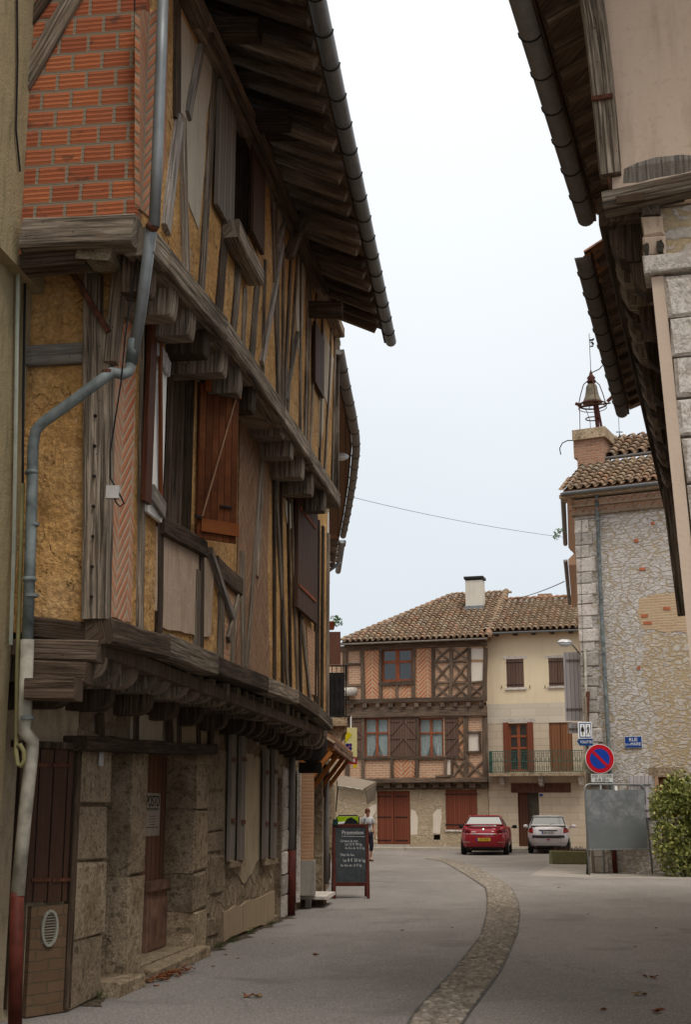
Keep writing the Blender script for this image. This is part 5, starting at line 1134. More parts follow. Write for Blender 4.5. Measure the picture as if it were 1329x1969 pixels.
cable('turret_wire', 'curved wire bracket arching out left of the brick bell turret', [at_depth(x, y, 36.4) for x, y in ((1102, 847), (1092, 847), (1082, 852), (1077, 862), (1079, 874))], .016, IRON, 'wire')
cable('turret_wire', 'cable running up from behind the right gutter to the bell cage top', [at_depth(x, y, 36.4) for x, y in ((1134, 719), (1144, 714), (1153, 710), (1160, 702))], .016, IRON, 'wire')
cable('turret_wire', 'small bent pipe behind the bell turret above the upper tiles', [at_depth(x, y, 37.4) for x, y in ((1162, 843), (1172, 843), (1172, 858))], .018, IRON, 'pipe')
# town hall downpipe, shutters, window, sign
pA = [FT.at(1148, 948, .30), FT.at(1149, 975, .12), FT.at(1156, 1150, .12), FT.at(1166, 1340, .12), FT.at(1177, 1540, .12)]
z_ = [p.z for p in pA]; xm_ = pA[2].x
MB().tube([pA[0], pA[1]] + pA[2:] + [FT.at(1179, 1640, .12)], .055, 10).build('downpipe', PVC, TH, True); q_ = FT.at(1181, 1640, .12); MB().tube([(q_.x, -.12, q_.z + .1), (q_.x + .02, -.12, .02)], .065, 10).build('pipe_guard', CASTR, TH, True)
for yy_ in (998, 1150, 1300, 1450): p = FT.at(1149 + (yy_ - 975) * .05, yy_, .12); MB().lathe([(.065, -.03), (.065, .03)], p, 10).build('pipe_joint', ZINC, TH)
r_ = fw(1211, 1492, 1257, 1572, .06); gsh = MB().box(r_[0], r_[1], -.07, -.03, r_[2], r_[3]).build('shutter', LILAC, TH)
for zz in (r_[3] - .22, r_[2] + .2): MB().box(r_[0] + .04, r_[1] - .03, -.10, -.07, zz, zz + .12).build('batten', LILAC, gsh)
MB().box(hw[0], hw[0] + .09, -.02, .2, hw[2], hw[3]).build('brick_reveal', THINB, TH); wn_ = MB()
for x in (hw[0] + .1, hw[0] + .5): wn_.box(x, x + .07, .12, .18, hw[2], hw[3])
wn_.box(hw[0] + .17, hw[1], .12, .18, hw[3] - .07, hw[3]); wn_.box(hw[0] + .17, hw[1], .12, .18, hw[2], hw[2] + .07); wo = wn_.build('window', WINFR, TH); MB().box(hw[0] + .1, hw[1], .19, .2, hw[2], hw[3]).build('pane', GLASS, wo)
MB().box(hw[0] - .15, hw[1], -.02, .1, hw[3], hw[3] + .25).build('window_lintel', DRESS, TH)
# grey shutters folded out on the side wall
def sidebox(px0, py0, px1, py1, Y, th, mat, name, parent=None):
    a = at_depth(px0, py1, Y); c = at_depth(px1, py0, Y); return MB().box(a.x, c.x, Y, Y + th, a.z, c.z).build(name, mat, parent)
def wthing(o, parent):      # world-built part under a house that has a frame
    o.parent = parent; o.matrix_parent_inverse = Matrix.Identity(4); mw = Matrix.Translation((parent.location)) @ Matrix.Rotation(parent.rotation_euler.z, 4, 'Z'); o.data.transform(mw.inverted()); return o
for (x0, y0, x1, y1, Y) in ((1089, 1254, 1121, 1386, 36.0), (1094, 1390, 1122, 1410, 36.02)):
    s_ = wthing(sidebox(x0, y0, x1, y1, Y, .05, LILAC, 'shutter'), TH)
    for yy_ in ((1268, 1362) if y1 - y0 > 60 else (1400,)): wthing(sidebox(x0 + 1, yy_, x1 - 1, yy_ + 3, Y - .03, .03, GREYSH, 'batten'), TH)
pw = [at_depth(x, y, 35.1) for x, y in ((1121, 1010), (1122, 1150), (1126, 1250), (1129, 1400), (1131, 1640))]
wthing(MB().tube(pw[2:], .035, 8).build('white_conduit', WPVC, None, True), TH)
o_ = MB().bar(at_depth(1132, 1330, 35.0), at_depth(1128, 1420, 35.0), .10, .08, wob=.008).build('wood_strip', RUST, None); wthing(o_, TH)
cable('electric_cable', 'black cable sagging down the left edge of the stone town hall', [at_depth(x, y, 35.15) for x, y in ((1119, 1000), (1118, 1100), (1120, 1180), (1122, 1260), (1126, 1330), (1127, 1380))], .006)
sp = FT.at(1219, 1427, .03); sg = thing('street_name_sign', 'blue enamel street name plate on the rubble wall', 'street sign', FT.world((sp.x, -.02, sp.z)), FT.rot)
BLUE = m_plain('blue enamel', (.012, .055, .24), .3, 0, .08, 5); MB().box(-.235, .235, -.012, .0, -.155, .155).build('plate', WHITE, sg); MB().box(-.225, .225, -.018, -.011, -.145, .145).build('blue_face', BLUE, sg)
text('lettering', 'RUE', .13, WHITE, sg, (0, -.020, .062), (R(90), 0, 0)); text('lettering', 'DE LA', .065, WHITE, sg, (-.145, -.020, -.062), (R(90), 0, 0), sx=.85); text('lettering', 'MAIRIE', .115, WHITE, sg, (.065, -.020, -.055), (R(90), 0, 0), sx=.78)

# =================================================================== FAR HOUSES
FF = Frame(2.95, 57, 105.8)
H4 = house('half_timbered_house', 'brick and timber framed house with herringbone panels and red doors facing down the street', 'house', FF)
def fr(x0, y0, x1, y1, o=0.0): return FF.rect(x0, y0, x1, y1, o)
sL, sR = FF.at(655, 1400, 0)[0] - .6, FF.at(936, 1400, 0)[0]
J1 = FF.at(800, 1500, .35)[2]; J2 = FF.at(800, 1352, .5)[2]; ZE = FF.at(800, 1240, .6)[2]
def fbar(x0, y0, x1, y1, w_, o, mat=WOOD_B, name='stud', parent=H4, wob=.012, d=.12): return MB().bar(FF.at(x0, y0, o), FF.at(x1, y1, o), w_, d, (0, -1, 0), wob).build(name, mat, parent)
def fbox(x0, y0, x1, y1, o0, o1_, mat, name, parent=H4):
    r_ = fr(x0, y0, x1, y1, o1_); return MB().box(r_[0], r_[1], -o1_, -o0, r_[2], r_[3]).build(name, mat, parent)
d1 = fr(725.5, 1521, 789, 1625, 0); d2_ = fr(858, 1519, 918, 1595, 0); vent = fr(834, 1605, 847, 1615, 0)
d1 = (d1[0], d1[1], .2, d1[3])
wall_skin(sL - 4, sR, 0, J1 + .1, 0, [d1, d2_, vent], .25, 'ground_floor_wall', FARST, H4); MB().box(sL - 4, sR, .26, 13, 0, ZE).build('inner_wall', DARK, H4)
wa = fr(701, 1380, 748, 1457, .35); wb = fr(805, 1380, 853, 1457, .35); wall_skin(sL, sR, J1, J2, -.35, [wa, wb], .3, 'first_floor_wall', THINB2, H4)
wc = fr(733, 1246, 795, 1312, .5); wall_skin(sL, sR, J2, ZE, -.5, [wc], .3, 'second_floor_wall', THINB2, H4)
MB().quad((sR, -.5, J2), (sR, 6, J2), (sR, 6, ZE), (sR, -.5, ZE)).quad((sL, 6, J2), (sL, -.5, J2), (sL, -.5, ZE), (sL, 6, ZE)).quad((sL, 6, J1), (sL, -.35, J1), (sL, -.35, J2), (sL, 6, J2)).quad((sL, -.5, J2), (sR, -.5, J2), (sR, .2, J2), (sL, .2, J2)).build('side_wall', THINB, H4)
def window(r_, y, parent, fm, gm, nx=2, nz=(.38,), th=.07, curtain=False, name='window'):
    a0, a1, c0, c1 = r_; b = MB(); b.box(a0, a0 + th, y, y + .06, c0, c1); b.box(a1 - th, a1, y, y + .06, c0, c1); b.box(a0 + th, a1 - th, y, y + .06, c1 - th, c1); b.box(a0 + th, a1 - th, y, y + .06, c0, c0 + th * 1.2)
    for i in range(1, nx): xm = a0 + (a1 - a0) * i / nx; b.box(xm - th * .75, xm + th * .75, y - .004, y + .06, c0 + th * 1.2, c1 - th)
    for f in nz:
        zz = c1 - (c1 - c0) * f
        b.box(a0 + th, a1 - th, y - .012, y + .05, zz - th * .5, zz + th * .5)
    o = b.build(name, fm, parent); MB().box(a0 + .02, a1 - .02, y + .035, y + .045, c0, c1).build('pane', gm, o)
    if curtain:
        for i in range(nx):
            xa, xb = a0 + (a1 - a0) * i / nx + .03, a0 + (a1 - a0) * (i + 1) / nx - .03; cb = MB(); K = 18; top_ = c1 - .03; sgn = 1 if i else -1
            for seg in range(2):
                pass
            n = 0
            for k in range(K + 1):
                t = k / K; x = xa + (xb - xa) * t; u = t if sgn > 0 else 1 - t; zb_ = c0 + .08 + (c1 - c0) * .55 * max(0, (.45 - u)) ** 1.2 * 1.6; yy_ = y + .10 + .012 * math.sin(k * 2.1); cb.v += [(x, yy_, zb_), (x, yy_, top_)]
            for k in range(K): cb.face([2 * k, 2 * k + 2, 2 * k + 3, 2 * k + 1])
            cb.build('curtain', CURT, o, True)
    return o
CG = NT('clear pane'); CG.b.inputs['Transmission Weight'].default_value = .9; CG.b.inputs['IOR'].default_value = 1.2; CLEAR = CG.done((.75, .8, .8), .02)
window(wa, -.27, H4, WINFR, CLEAR, curtain=True); window(wb, -.27, H4, WINFR, CLEAR, curtain=True); window(wc, -.42, H4, WINFR, GLASS, nz=(.40,), th=.12)
for r_ in (wa, wb): MB().box(r_[0] - .06, r_[1] + .08, -.44, -.3, r_[2] - .09, r_[2] - .0).build('window_sill', WOOD_B, H4)
MB().box(wc[0] - .1, wc[1] + .1, -.60, -.45, wc[2] - .14, wc[2]).build('window_sill', WOOD_B, H4)
# herringbone and plaster infill
for px in ([(699, 1247), (731, 1247), (731, 1344), (702, 1344)], [(799, 1247), (831, 1247), (832, 1343), (799, 1343)], [(736, 1314), (762, 1314), (761, 1344), (736, 1344)], [(766, 1314), (793, 1314), (794, 1344), (766, 1344)]): panel(FF, px, .515, HERR3, H4, 'herringbone_panel')
panel(FF, [(837, 1250), (865, 1250), (866, 1344), (837, 1344)], .515, THINB2, H4)
panel(FF, [(905, 1247), (931, 1247), (931, 1312), (905, 1312)], .52, LIME if False else m_plaster('white infill', (.60, .54, .46), (.66, .60, .52), (.4, .34, .28), .2), H4, 'plaster_panel')
panel(FF, [(905, 1268), (931, 1268), (931, 1273), (905, 1273)], .535, THINB, H4, 'brick_band', .03, .004)
panel(FF, [(757, 1461), (775, 1461), (776, 1495), (757, 1495)], .365, HERR3, H4, 'herringbone_panel'); panel(FF, [(776, 1461), (800, 1461), (800, 1495), (777, 1495)], .367, HERR3, H4, 'herringbone_panel')
panel(FF, [(883, 1379), (893, 1379), (893, 1456), (883, 1456)], .365, HERR3, H4, 'herringbone_panel'); panel(FF, [(859, 1460), (866, 1460), (866, 1494), (860, 1494)], .37, bpy.data.materials['white infill'], H4, 'plaster_panel')
fbox(900, 1410, 921, 1445, .34, .37, bpy.data.materials['white infill'], 'blocked_window')
for a in ((898, 1408, 923, 1408), (898, 1446, 923, 1446), (899, 1406, 899, 1448), (923, 1406, 924, 1448)): fbar(*a, .09, .40)
# second floor timbers
fbar(655, 1247, 937, 1237, .24, .54, name='top_beam'); fbar(662, 1350, 937, 1343, .20, .56, name='bressummer'); fbar(662, 1371, 937, 1366, .46, .45, name='floor_beam')
for x0, x1, w_ in ((664, 666, .22), (696, 699, .17), (732, 733, .13), (764, 764, .12), (797, 795, .16), (833, 835, .16), (868, 867, .15), (903, 903, .16), (934, 933, .18)):
    fbar(x0, 1312 if x0 == 764 else 1246, x1, 1345, w_, .53)
for a in ((667, 1278, 695, 1277), (667, 1318, 696, 1317), (836, 1273, 866, 1272), (836, 1313, 866, 1312), (870, 1272, 902, 1271), (870, 1313, 902, 1312), (905, 1313, 932, 1310), (733, 1313, 797, 1311)): fbar(*a, .10, .53, name='rail')
for (a, b_, c_, d_) in ((837, 1247, 866, 1271), (871, 1246, 901, 1270), (837, 1275, 866, 1311), (871, 1274, 901, 1310), (837, 1315, 866, 1343), (871, 1314, 901, 1342), (905, 1315, 931, 1340)):
    fbar(a, b_, c_, d_, .085, .525, name='cross_brace'); fbar(a, d_, c_, b_, .085, .535, name='cross_brace')
for i in range(11): x = 672 + i * 25; r_ = fr(x, 1353 - i * .3, x + 8, 1361 - i * .3, .62); MB().box(r_[0], r_[1], -.62, -.3, r_[2], r_[3]).build('joist_end', WOOD_B, H4)
# first floor timbers
for x0, x1, w_, ya, yb in ((698, 699, .14, 1378, 1497), (754, 755, .14, 1458, 1497), (803, 802, .17, 1378, 1497), (857, 858, .12, 1458, 1497), (896, 897, .20, 1376, 1497), (932, 935, .22, 1376, 1497), (871, 870, .08, 1458, 1497), (668, 668, .2, 1376, 1497)): fbar(x0, ya, x1, yb, w_, .38)
fbar(662, 1458, 885, 1456, .10, .39, name='rail'); fbar(885, 1458, 897, 1458, .09, .38, name='rail'); fbar(660, 1503, 938, 1498, .20, .40, name='bressummer'); fbar(838, 1493, 867, 1491, .09, .44, name='patch_board')
for (a, b_, c_, d_) in ((872, 1462, 895, 1493), (900, 1462, 930, 1493)): fbar(a, b_, c_, d_, .09, .37, name='cross_brace'); fbar(a, d_, c_, b_, .09, .385, name='cross_brace')
for (a, b_, c_, d_) in ((883, 1396, 893, 1381), (883, 1404, 893, 1418), (883, 1438, 893, 1454), (883, 1432, 893, 1420)): fbar(a, b_, c_, d_, .06, .375, name='cross_brace')
for i in range(9): x = 738 + i * 23.5; r_ = fr(x, 1504, x + 12, 1515, .3); MB().box(r_[0], r_[1], -.3, -.0, r_[2], r_[3]).build('joist_end', WOOD_B, H4)
fbar(720, 1517, 934, 1512, .16, .03, name='lintel', d=.2)
for (x0, x1) in ((672, 698), (749.5, 776), (777.5, 802), (856, 882)):
    s_ = fbox(x0, 1380, x1, 1456, .36, .41, BROWNSH, 'shutter'); sgn = 1 if x0 in (749.5, 856) else -1
    for yy_ in (1384, 1417, 1450): r_ = fr(x0, yy_, x1, yy_ + 4, .44); MB().box(r_[0], r_[1], -.44, -.41, r_[2], r_[3]).build('batten', BROWNSH, s_)
    for ya, yb in ((1413, 1388), (1447, 1421)):
        if sgn < 0: ya, yb = yb, ya
        MB().bar(FF.at(x0 + 2, ya, .43), FF.at(x1 - 2, yb, .43), .09, .03).build('brace', BROWNSH, s_)
# stone head carving at the left corner, doors, hatch
q = FF.at(675, 1331, .62); b = MB(); b.tube([q + Vector((-.35, 0, .02)), q + Vector((.1, -.12, .02)), q + Vector((.24, -.2, 0))], .19, 12); b.build('carved_barrel', DRESSP, H4, True)
xm = (d1[0] + d1[1]) / 2
for a0, a1 in ((d1[0], xm - .01), (xm + .01, d1[1])):
    dd = MB().box(a0, a1, .06, .12, d1[2], d1[3]).build('door', REDBR, H4)
    for zz in (d1[3] - .25, (d1[2] + d1[3]) / 2, d1[2] + .15): MB().box(a0 + .04, a1 - .12, .045, .06, zz, zz + .04).build('strap_hinge', IRON, dd)
dd = MB().box(d2_[0], d2_[1], -.03, .04, d2_[2], d2_[3]).build('shutter', REDBR, H4)
for zz in (d2_[3] - .2, d2_[2] + .18): MB().box(d2_[0] - .04, d2_[1] + .03, -.045, -.03, zz, zz + .04).build('strap_hinge', IRON, dd)
MB().box(d2_[0] - .05, d2_[1] + .05, -.05, .1, d2_[2] - .08, d2_[2] - .01).build('window_sill', DRESSP, H4); MB().box(vent[0], vent[1], .2, .24, vent[2], vent[3]).build('hatch', DARK, H4)
MB().box(d1[0] - .05, d1[1] + .05, -.15, .2, 0, .2).build('doorstep', KERB, H4)
for px in ([(791, 1556), (799, 1560), (804, 1575), (803, 1605), (790, 1606)], [(833, 1565), (840, 1556), (848, 1555), (850, 1572), (846, 1604), (833, 1602)], [(700, 1570), (706, 1555), (718, 1548), (724, 1545), (724, 1560), (712, 1575)]): panel(FF, px, .012, m_plaster('old arch infill', (.60, .52, .43), (.66, .58, .5), (.4, .3, .2), .3) if px[0][0] == 791 else bpy.data.materials['old arch infill'], H4, 'arch_infill')
# hipped tile roof and gutter
eL, eR = FF.at(652, 1240, .95), FF.at(938, 1224, .95); ez = (eL.z + eR.z) / 2
eL = Vector((eL.x, -.95, ez - .0)); eR = Vector((eR.x, -.95, ez + .0)); pit = .5
def onroof(px, py):
    """pixel on the front roof slope"""
    a, b_ = ray(px, py); lo_, hi_ = 40., 120.
    for _ in range(50):
        Y = (lo_ + hi_) / 2; q = FF.loc(Vector((a * Y, Y, EYE + b_ * Y)))
        if q.z < ez + (q.y + .95) * pit: hi_ = Y
        else: lo_ = Y
    return q
hA, hB_ = onroof(868, 1149), onroof(938, 1144); rz = (hA.z + hB_.z) / 2; ry = -.95 + (rz - ez) / pit
hA = Vector((hA.x, ry, rz)); hB_ = Vector((eR.x + .1, ry, rz))
b = MB(); eLb = Vector((eL.x, ry * 2 + .95, ez)); b.v = [tuple(p) for p in (eL, eR, hB_, hA, eLb, Vector((eR.x, ry * 2 + .95, ez)))]
for f in ((0, 1, 2, 3), (0, 3, 4), (4, 3, 2, 5), (1, 5, 2)): b.face(list(f))
rf = b.build('roof', TILEU, H4)
upv = Vector((0, 1, pit)).normalized(); Dd = math.hypot(ry + .95, rz - ez); run = hA.x - eL.x
tile_roof('roof_tiles', rf, eL + Vector((0, -.04, .04)), (1, 0, 0), upv, eR.x - eL.x + .1, Dd, cw=.262, rl=.33, seed=41, r=.105, clip=lambda x, d: x > run * (d + .05) / Dd)
ridge_row('hip_tiles', rf, eL + Vector((0, 0, .1)), hA + Vector((0, 0, .1)), seed=4); ridge_row('ridge_tiles', rf, hA + Vector((0, 0, .1)), hB_ + Vector((0, 0, .1)), seed=5); ridge_row('verge_tiles', rf, Vector((eR.x, -.9, ez + .12)), Vector((eR.x, ry, rz + .12)), seed=6, r=.15)
gutter([eL + Vector((0, -.07, -.03)), eR + Vector((0, -.07, -.0))], .075, H4, m_zinc('pale zinc gutter', (.30, .27, .23), .6), hooks=0)
for i in range(16): x = eL.x + .3 + i * (eR.x - eL.x - .4) / 15; MB().bar((x, -.5, ez - .02 + .2), (x, -.97, ez - .06), .10, .12, (0, 0, 1)).build('rafter_end', WOOD_B, H4)
ch = onroof(915, 1172); cz = at_depth(915, 1118, FF.world(ch).y).z; cwid = .40
chm = MB().box(ch.x - cwid, ch.x + cwid, ch.y - .35, ch.y + .35, ch.z - .5, cz).build('chimney', m_plaster('chimney render', (.50, .47, .40), (.58, .55, .48), (.3, .28, .24), .4), rf)
MB().box(ch.x - cwid - .06, ch.x + cwid + .06, ch.y - .42, ch.y + .42, cz + .07, cz + .18).build('chimney_cap', IRON, chm)
for sx_ in (-1, 1): MB().box(ch.x + sx_ * .32 - .05, ch.x + sx_ * .32 + .05, ch.y - .3, ch.y + .3, cz, cz + .07).build('cap_foot', IRON, chm)
MB().box(ch.x - cwid - .04, ch.x + cwid + .04, ch.y - .42, ch.y - .34, ch.z - .3, ch.z + .12).build('flashing', ZINC, chm)

H5 = house('cream_rendered_house', 'cream rendered house with brown shutters and a green iron balcony behind the silver car', 'house', FF)
c0s, c1s = sR + .02, sR + 9.5
ZC = FF.at(1030, 1214, .4)[2]; zb1 = FF.at(1030, 1352, 0)[2]; zb2 = FF.at(1030, 1390, 0)[2]; zbal = FF.at(1030, 1487, 0)[2]
W1, W2_ = fr(974.5, 1267, 1008, 1322), fr(1056, 1265, 1089, 1319); D1, D2 = fr(969, 1389, 1027, 1484), fr(1057.5, 1388, 1102, 1484); D3 = fr(997, 1524, 1038, 1626); D3 = (D3[0], D3[1], .15, D3[3])
wall_skin(c0s, c1s, zb1, ZC, 0, [W1, W2_], .2, 'wall', CREAM, H5); wall_skin(c0s, c1s, zb2, zb1, -.006, [], .1, 'stone_band', BAND, H5)
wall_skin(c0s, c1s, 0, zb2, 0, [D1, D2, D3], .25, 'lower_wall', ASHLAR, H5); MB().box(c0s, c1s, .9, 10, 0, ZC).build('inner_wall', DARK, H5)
MB().box(c0s, c1s, .4, .42, 0, zbal).build('passage_wall', m_plain('dim green passage', (.13, .12, .09), .9), H5)
for r_ in (W1, W2_):
    MB().box(r_[0] - .14, r_[1] + .14, -.015, .0, r_[3], r_[3] + .12).build('window_head', DRESSP, H5); MB().box(r_[0] - .06, r_[1] + .1, -.07, .05, r_[2] - .10, r_[2]).build('window_sill', DRESSP, H5)
    xm = (r_[0] + r_[1]) / 2
    for a0, a1 in ((r_[0], xm - .008), (xm + .008, r_[1])):
        s_ = MB().box(a0, a1, .0, .05, r_[2], r_[3]).build('shutter', BROWNSH, H5)
        for zz in (r_[3] - .18, r_[2] + .1): MB().box(a0 - .02, a1 - .02, -.012, .0, zz, zz + .035).build('strap_hinge', IRON, s_)
for x in (965, 1019.5, 1049):
    p = FF.at(x, 1323, .05); MB().tube([p + Vector((0, .05, 0)), p, p + Vector((0, 0, .12))], .014, 5).build('shutter_stay', IRON, H5)
for x in (965, 1105): fbar(x, 1385, x, 1385.2, .1, .0, parent=H5) if False else None
window((D1[0] + .22, D1[1] - .22, D1[2], D1[3]), .1, H5, WINFR, GLASS, nz=(.28, .52), th=.09, name='balcony_door')
for a0, a1 in ((D1[0], D1[0] + .24), (D1[1] - .24, D1[1])): MB().box(a0, a1, -.04, .0, D1[2], D1[3]).build('shutter', REDBR, H5)
xm = (D2[0] + D2[1]) / 2
for a0, a1 in ((D2[0], xm - .01), (xm + .01, D2[1])): MB().box(a0, a1, .04, .09, D2[2], D2[3]).build('shutter', m_planks('warm brown plank', (.17, .07, .035), (.25, .11, .05), .12, .6) if a0 == D2[0] else bpy.data.materials['warm brown plank'], H5)
MB().box(D1[0] - .1, D1[1] + .1, -.01, .0, D1[3], zb2 + .2).build('door_lintel', DRESSP, H5)
# balcony
bA, bB = FF.at(941, 1487, .75)[0], FF.at(1131, 1487, .75)[0]
MB().box(bA, bB, -.78, 0, zbal - .13, zbal).build('balcony_slab', DRESS, H5); z_r = FF.at(1030, 1444, .72)[2]
def railing(a, b_, zb_, h, parent, n):
    a, b_ = Vector(a), Vector(b_); d = (b_ - a); L = d.length; d.normalize(); m_ = MB(); Z = Vector((0, 0, 1)); nrm = d.cross(Z)
    for zz in (h, h * .52, .05): m_.bar(a + Z * zz, b_ + Z * zz, .03, .03, nrm)
    for i in range(n + 1): m_.bar(a + d * L * i / n + Z * .0, a + d * L * i / n + Z * h, .018, .018, nrm)
    for i in range(n):
        c = a + d * L * (i + .5) / n
        if i % 2 == 0:
            m_.tube([c + d * math.cos(t * .7) * .045 + Z * (h * .82 + math.sin(t * .7) * .07) for t in range(10)], .010, 4, cap=False); m_.tube([c + d * math.cos(t * .7) * .04 + Z * (h * .22 + math.sin(t * .7) * .08) for t in range(10)], .010, 4, cap=False)
        else: m_.tube([c + Z * h * .55, c + Z * h * .62 + d * .03, c + Z * h * .72, c + Z * h * .62 - d * .03, c + Z * h * .55], .009, 4, cap=False)
    return m_.build('balcony_railing', TEAL, parent)
railing((bA + .03, -.74, zbal), (bB - .03, -.74, zbal), zbal, z_r - zbal, H5, 44); railing((bA + .03, -.74, zbal), (bA + .03, -.03, zbal), zbal, z_r - zbal, H5, 6); railing((bB - .03, -.74, zbal), (bB - .03, -.03, zbal), zbal, z_r - zbal, H5, 6)
for x in (966, 1041, 1118):
    s_ = FF.at(x, 1500, .3)[0]; MB().prism([(s_ - .09, 0, zbal - .13), (s_ - .09, -.55, zbal - .13), (s_ - .09, -.55, zbal - .28), (s_ - .09, -.42, zbal - .34), (s_ - .09, -.36, zbal - .48), (s_ - .09, 0, zbal - .55)], (.18, 0, 0)).build('balcony_console', DRESSP, H5)
r_ = fr(983, 1506, 1098, 1524, .03); MB().box(r_[0], r_[1], -.03, .1, r_[2], r_[3]).build('timber_lintel', m_wood('red brown lintel', (.06, .028, .02), (.11, .05, .036), (.16, .08, .06)), H5)
MB().box(D3[0], D3[0] + (D3[1] - D3[0]) * .46, .12, .18, .15, D3[3]).build('door', m_planks('dark door boards', (.07, .03, .018), (.12, .05, .03), .14, .5), H5)
hn = FF.at(1041, 1529, .02); n_ = thing('house_number_plate', 'tiny blue enamel plate right of the dark doorway', 'number plate', FF.world((hn.x, -.01, hn.z)), FF.rot); MB().box(-.07, .07, -.012, 0, -.05, .05).build('plate', BLUE, n_)
cL, cR = Vector((c0s, -.45, ZC + .02)), Vector((c1s, -.45, ZC + .02)); pc = .5; rzc = onroof(1040, 1156).z
rhy = -.45 + (rzc - ZC) / pc
b = MB(); b.v = [tuple(p) for p in (cL, cR, Vector((c1s, rhy, rzc)), Vector((c0s, rhy, rzc)), Vector((c0s, 2 * rhy + .45, ZC)), Vector((c1s, 2 * rhy + .45, ZC)))]
for f in ((0, 1, 2, 3), (3, 2, 5, 4), (0, 3, 4), (1, 5, 2)): b.face(list(f))
rf = b.build('roof', TILEU, H5)
tile_roof('roof_tiles', rf, cL + Vector((0, -.04, .04)), (1, 0, 0), Vector((0, 1, pc)), c1s - c0s - 2.5, math.hypot(rhy + .45, rzc - ZC), cw=.27, rl=.33, seed=52, r=.11)
ridge_row('ridge_tiles', rf, (c0s + .3, rhy, rzc + .12), (c1s, rhy, rzc + .12), TILEU, .12, 8)
gutter([cL + Vector((0, -.07, -.02)), cR + Vector((0, -.07, -.02))], .075, H5, ZINC, hooks=0)
for x in (955, 991, 1026, 1062, 1098): s_ = FF.at(x, 1220, .2)[0]; MB().box(s_ - .08, s_ + .08, -.42, 0, ZC - .10, ZC).build('rafter_end', WOOD_D, H5)
MB().box(FF.at(1032, 1150, -rhy)[0], FF.at(1059, 1150, -rhy)[0], rhy + .5, rhy + 1, rzc - .2, rzc + .42).build('brick_chimney', TURB, rf)
# kerb and pavement along both far houses
b = MB(); 
for i in range(14): x = sL - 3 + i * 1.4; b.stone(x, x + 1.385, -2.1, -1.85, -.03, .13, .006, .012)
kb = b.build('kerb', KERB, None); kb.location = (FF.ox, FF.oy, 0); kb.rotation_euler = (0, 0, FF.rot); kb['kind'] = 'structure'
pv_ = MB().box(sL - 4, c1s, -1.855, -.0, -.02, .125).build('pavement', PAVE, None); pv_.location = (FF.ox, FF.oy, 0); pv_.rotation_euler = (0, 0, FF.rot); pv_['kind'] = 'structure'
# =================================================================== BLACKBOARD
def pt0(px, py): return at_height(px, py, 0)
bl, br = pt0(640, 1724), pt0(708, 1725); Yb = 25.3
BBW = .70; BBH = 1.36
BB = thing('blackboard_stand', 'black chalkboard easel with a dark red frame standing in the street', 'blackboard', ((bl.x + br.x) / 2, Yb, 0), R(3))
MAHO = m_plain('dark red frame paint', (.075, .018, .012), .45, 0, .2, 6); CHALK = m_plain('chalk', (.50, .50, .50), .95, 0, .3, 60)
N = NT('chalkboard'); v = N.vec(); c = N.ramp(N.noise(v, 4, 6, .7, .5), (.35, (.022, .026, .028)), (.7, (.055, .062, .068))); SLATE = N.done(c, .6)
def tilt_pt(x, z, o=0.0, s=1): y = -s * (.30 * (1 - z / BBH) + .015) - s * o; return Vector((x, y, z))
for s_, nm in ((1, 'front_frame'), (-1, 'rear_frame')):
    b = MB(); W_ = BBW / 2
    for x in (-W_ + .03, W_ - .03): b.bar(tilt_pt(x, 0, 0, s_), tilt_pt(x, BBH, 0, s_), .06, .03, (0, 1, 0))
    b.bar(tilt_pt(-W_ + .06, BBH - .03, 0, s_), tilt_pt(W_ - .06, BBH - .03, 0, s_), .06, .03, (0, 1, 0)); b.bar(tilt_pt(-W_ + .06, .26, 0, s_), tilt_pt(W_ - .06, .26, 0, s_), .07, .03, (0, 1, 0))
    fo = b.build(nm, MAHO, BB)
    P = [tilt_pt(-W_ + .055, .29, 0, s_), tilt_pt(W_ - .055, .29, 0, s_), tilt_pt(W_ - .055, BBH - .055, 0, s_), tilt_pt(-W_ + .055, BBH - .055, 0, s_)]
    MB().prism(P, (0, .008, 0)).build('board', SLATE, BB)
b = MB(); pr = [(-.14, BBH - .01), (.16, BBH - .01), (.13, BBH + .06), (.02, BBH + .13), (-.06, BBH + .10)]; MB().prism([(x, -.03, z) for x, z in pr], (0, .06, 0)).build('top_handle', BLACK, BB)
MB().box(-.34, -.24, -.06, .0, BBH - .02, BBH + .09).build('green_clip', m_plain('dark green plastic', (.015, .05, .035), .5), BB)
ta = math.atan(.30 / BBH)
def chalk(t, x, z, size, sx=1.0, al='LEFT', tl=0.0):
    p = tilt_pt(x, z, .006, 1); o = text('chalk_writing', t, size, CHALK, BB, p, (R(90) - ta, tl, 0), al, .001, sx); return o
chalk('Promotion', -.17, 1.20, .105, .92); 
MB().bar(tilt_pt(-.17, 1.135, .006), tilt_pt(.27, 1.125, .006), .008, .002, (0, 1, 0)).build('chalk_line', CHALK, BB)
for t, x, z, sz in (('Gambas de mer', -.20, 1.045, .065), ('Le 12 \u20ac 90 kg', -.11, .985, .07), ('Au lieu de 16 \u20ac kg', -.11, .915, .06), ('Filet de lieu', -.20, .79, .07), ('Le 8 \u20ac 50 le kg', -.15, .69, .085), ('Au lieu de 12 \u20ac kg', -.20, .60, .065)): chalk(t, x, z, sz, .82)
for z in (1.045, .79): MB().lathe([(.014, 0), (.014, .002)], tilt_pt(-.245, z, .006), 8).build('chalk_dot', CHALK, BB)
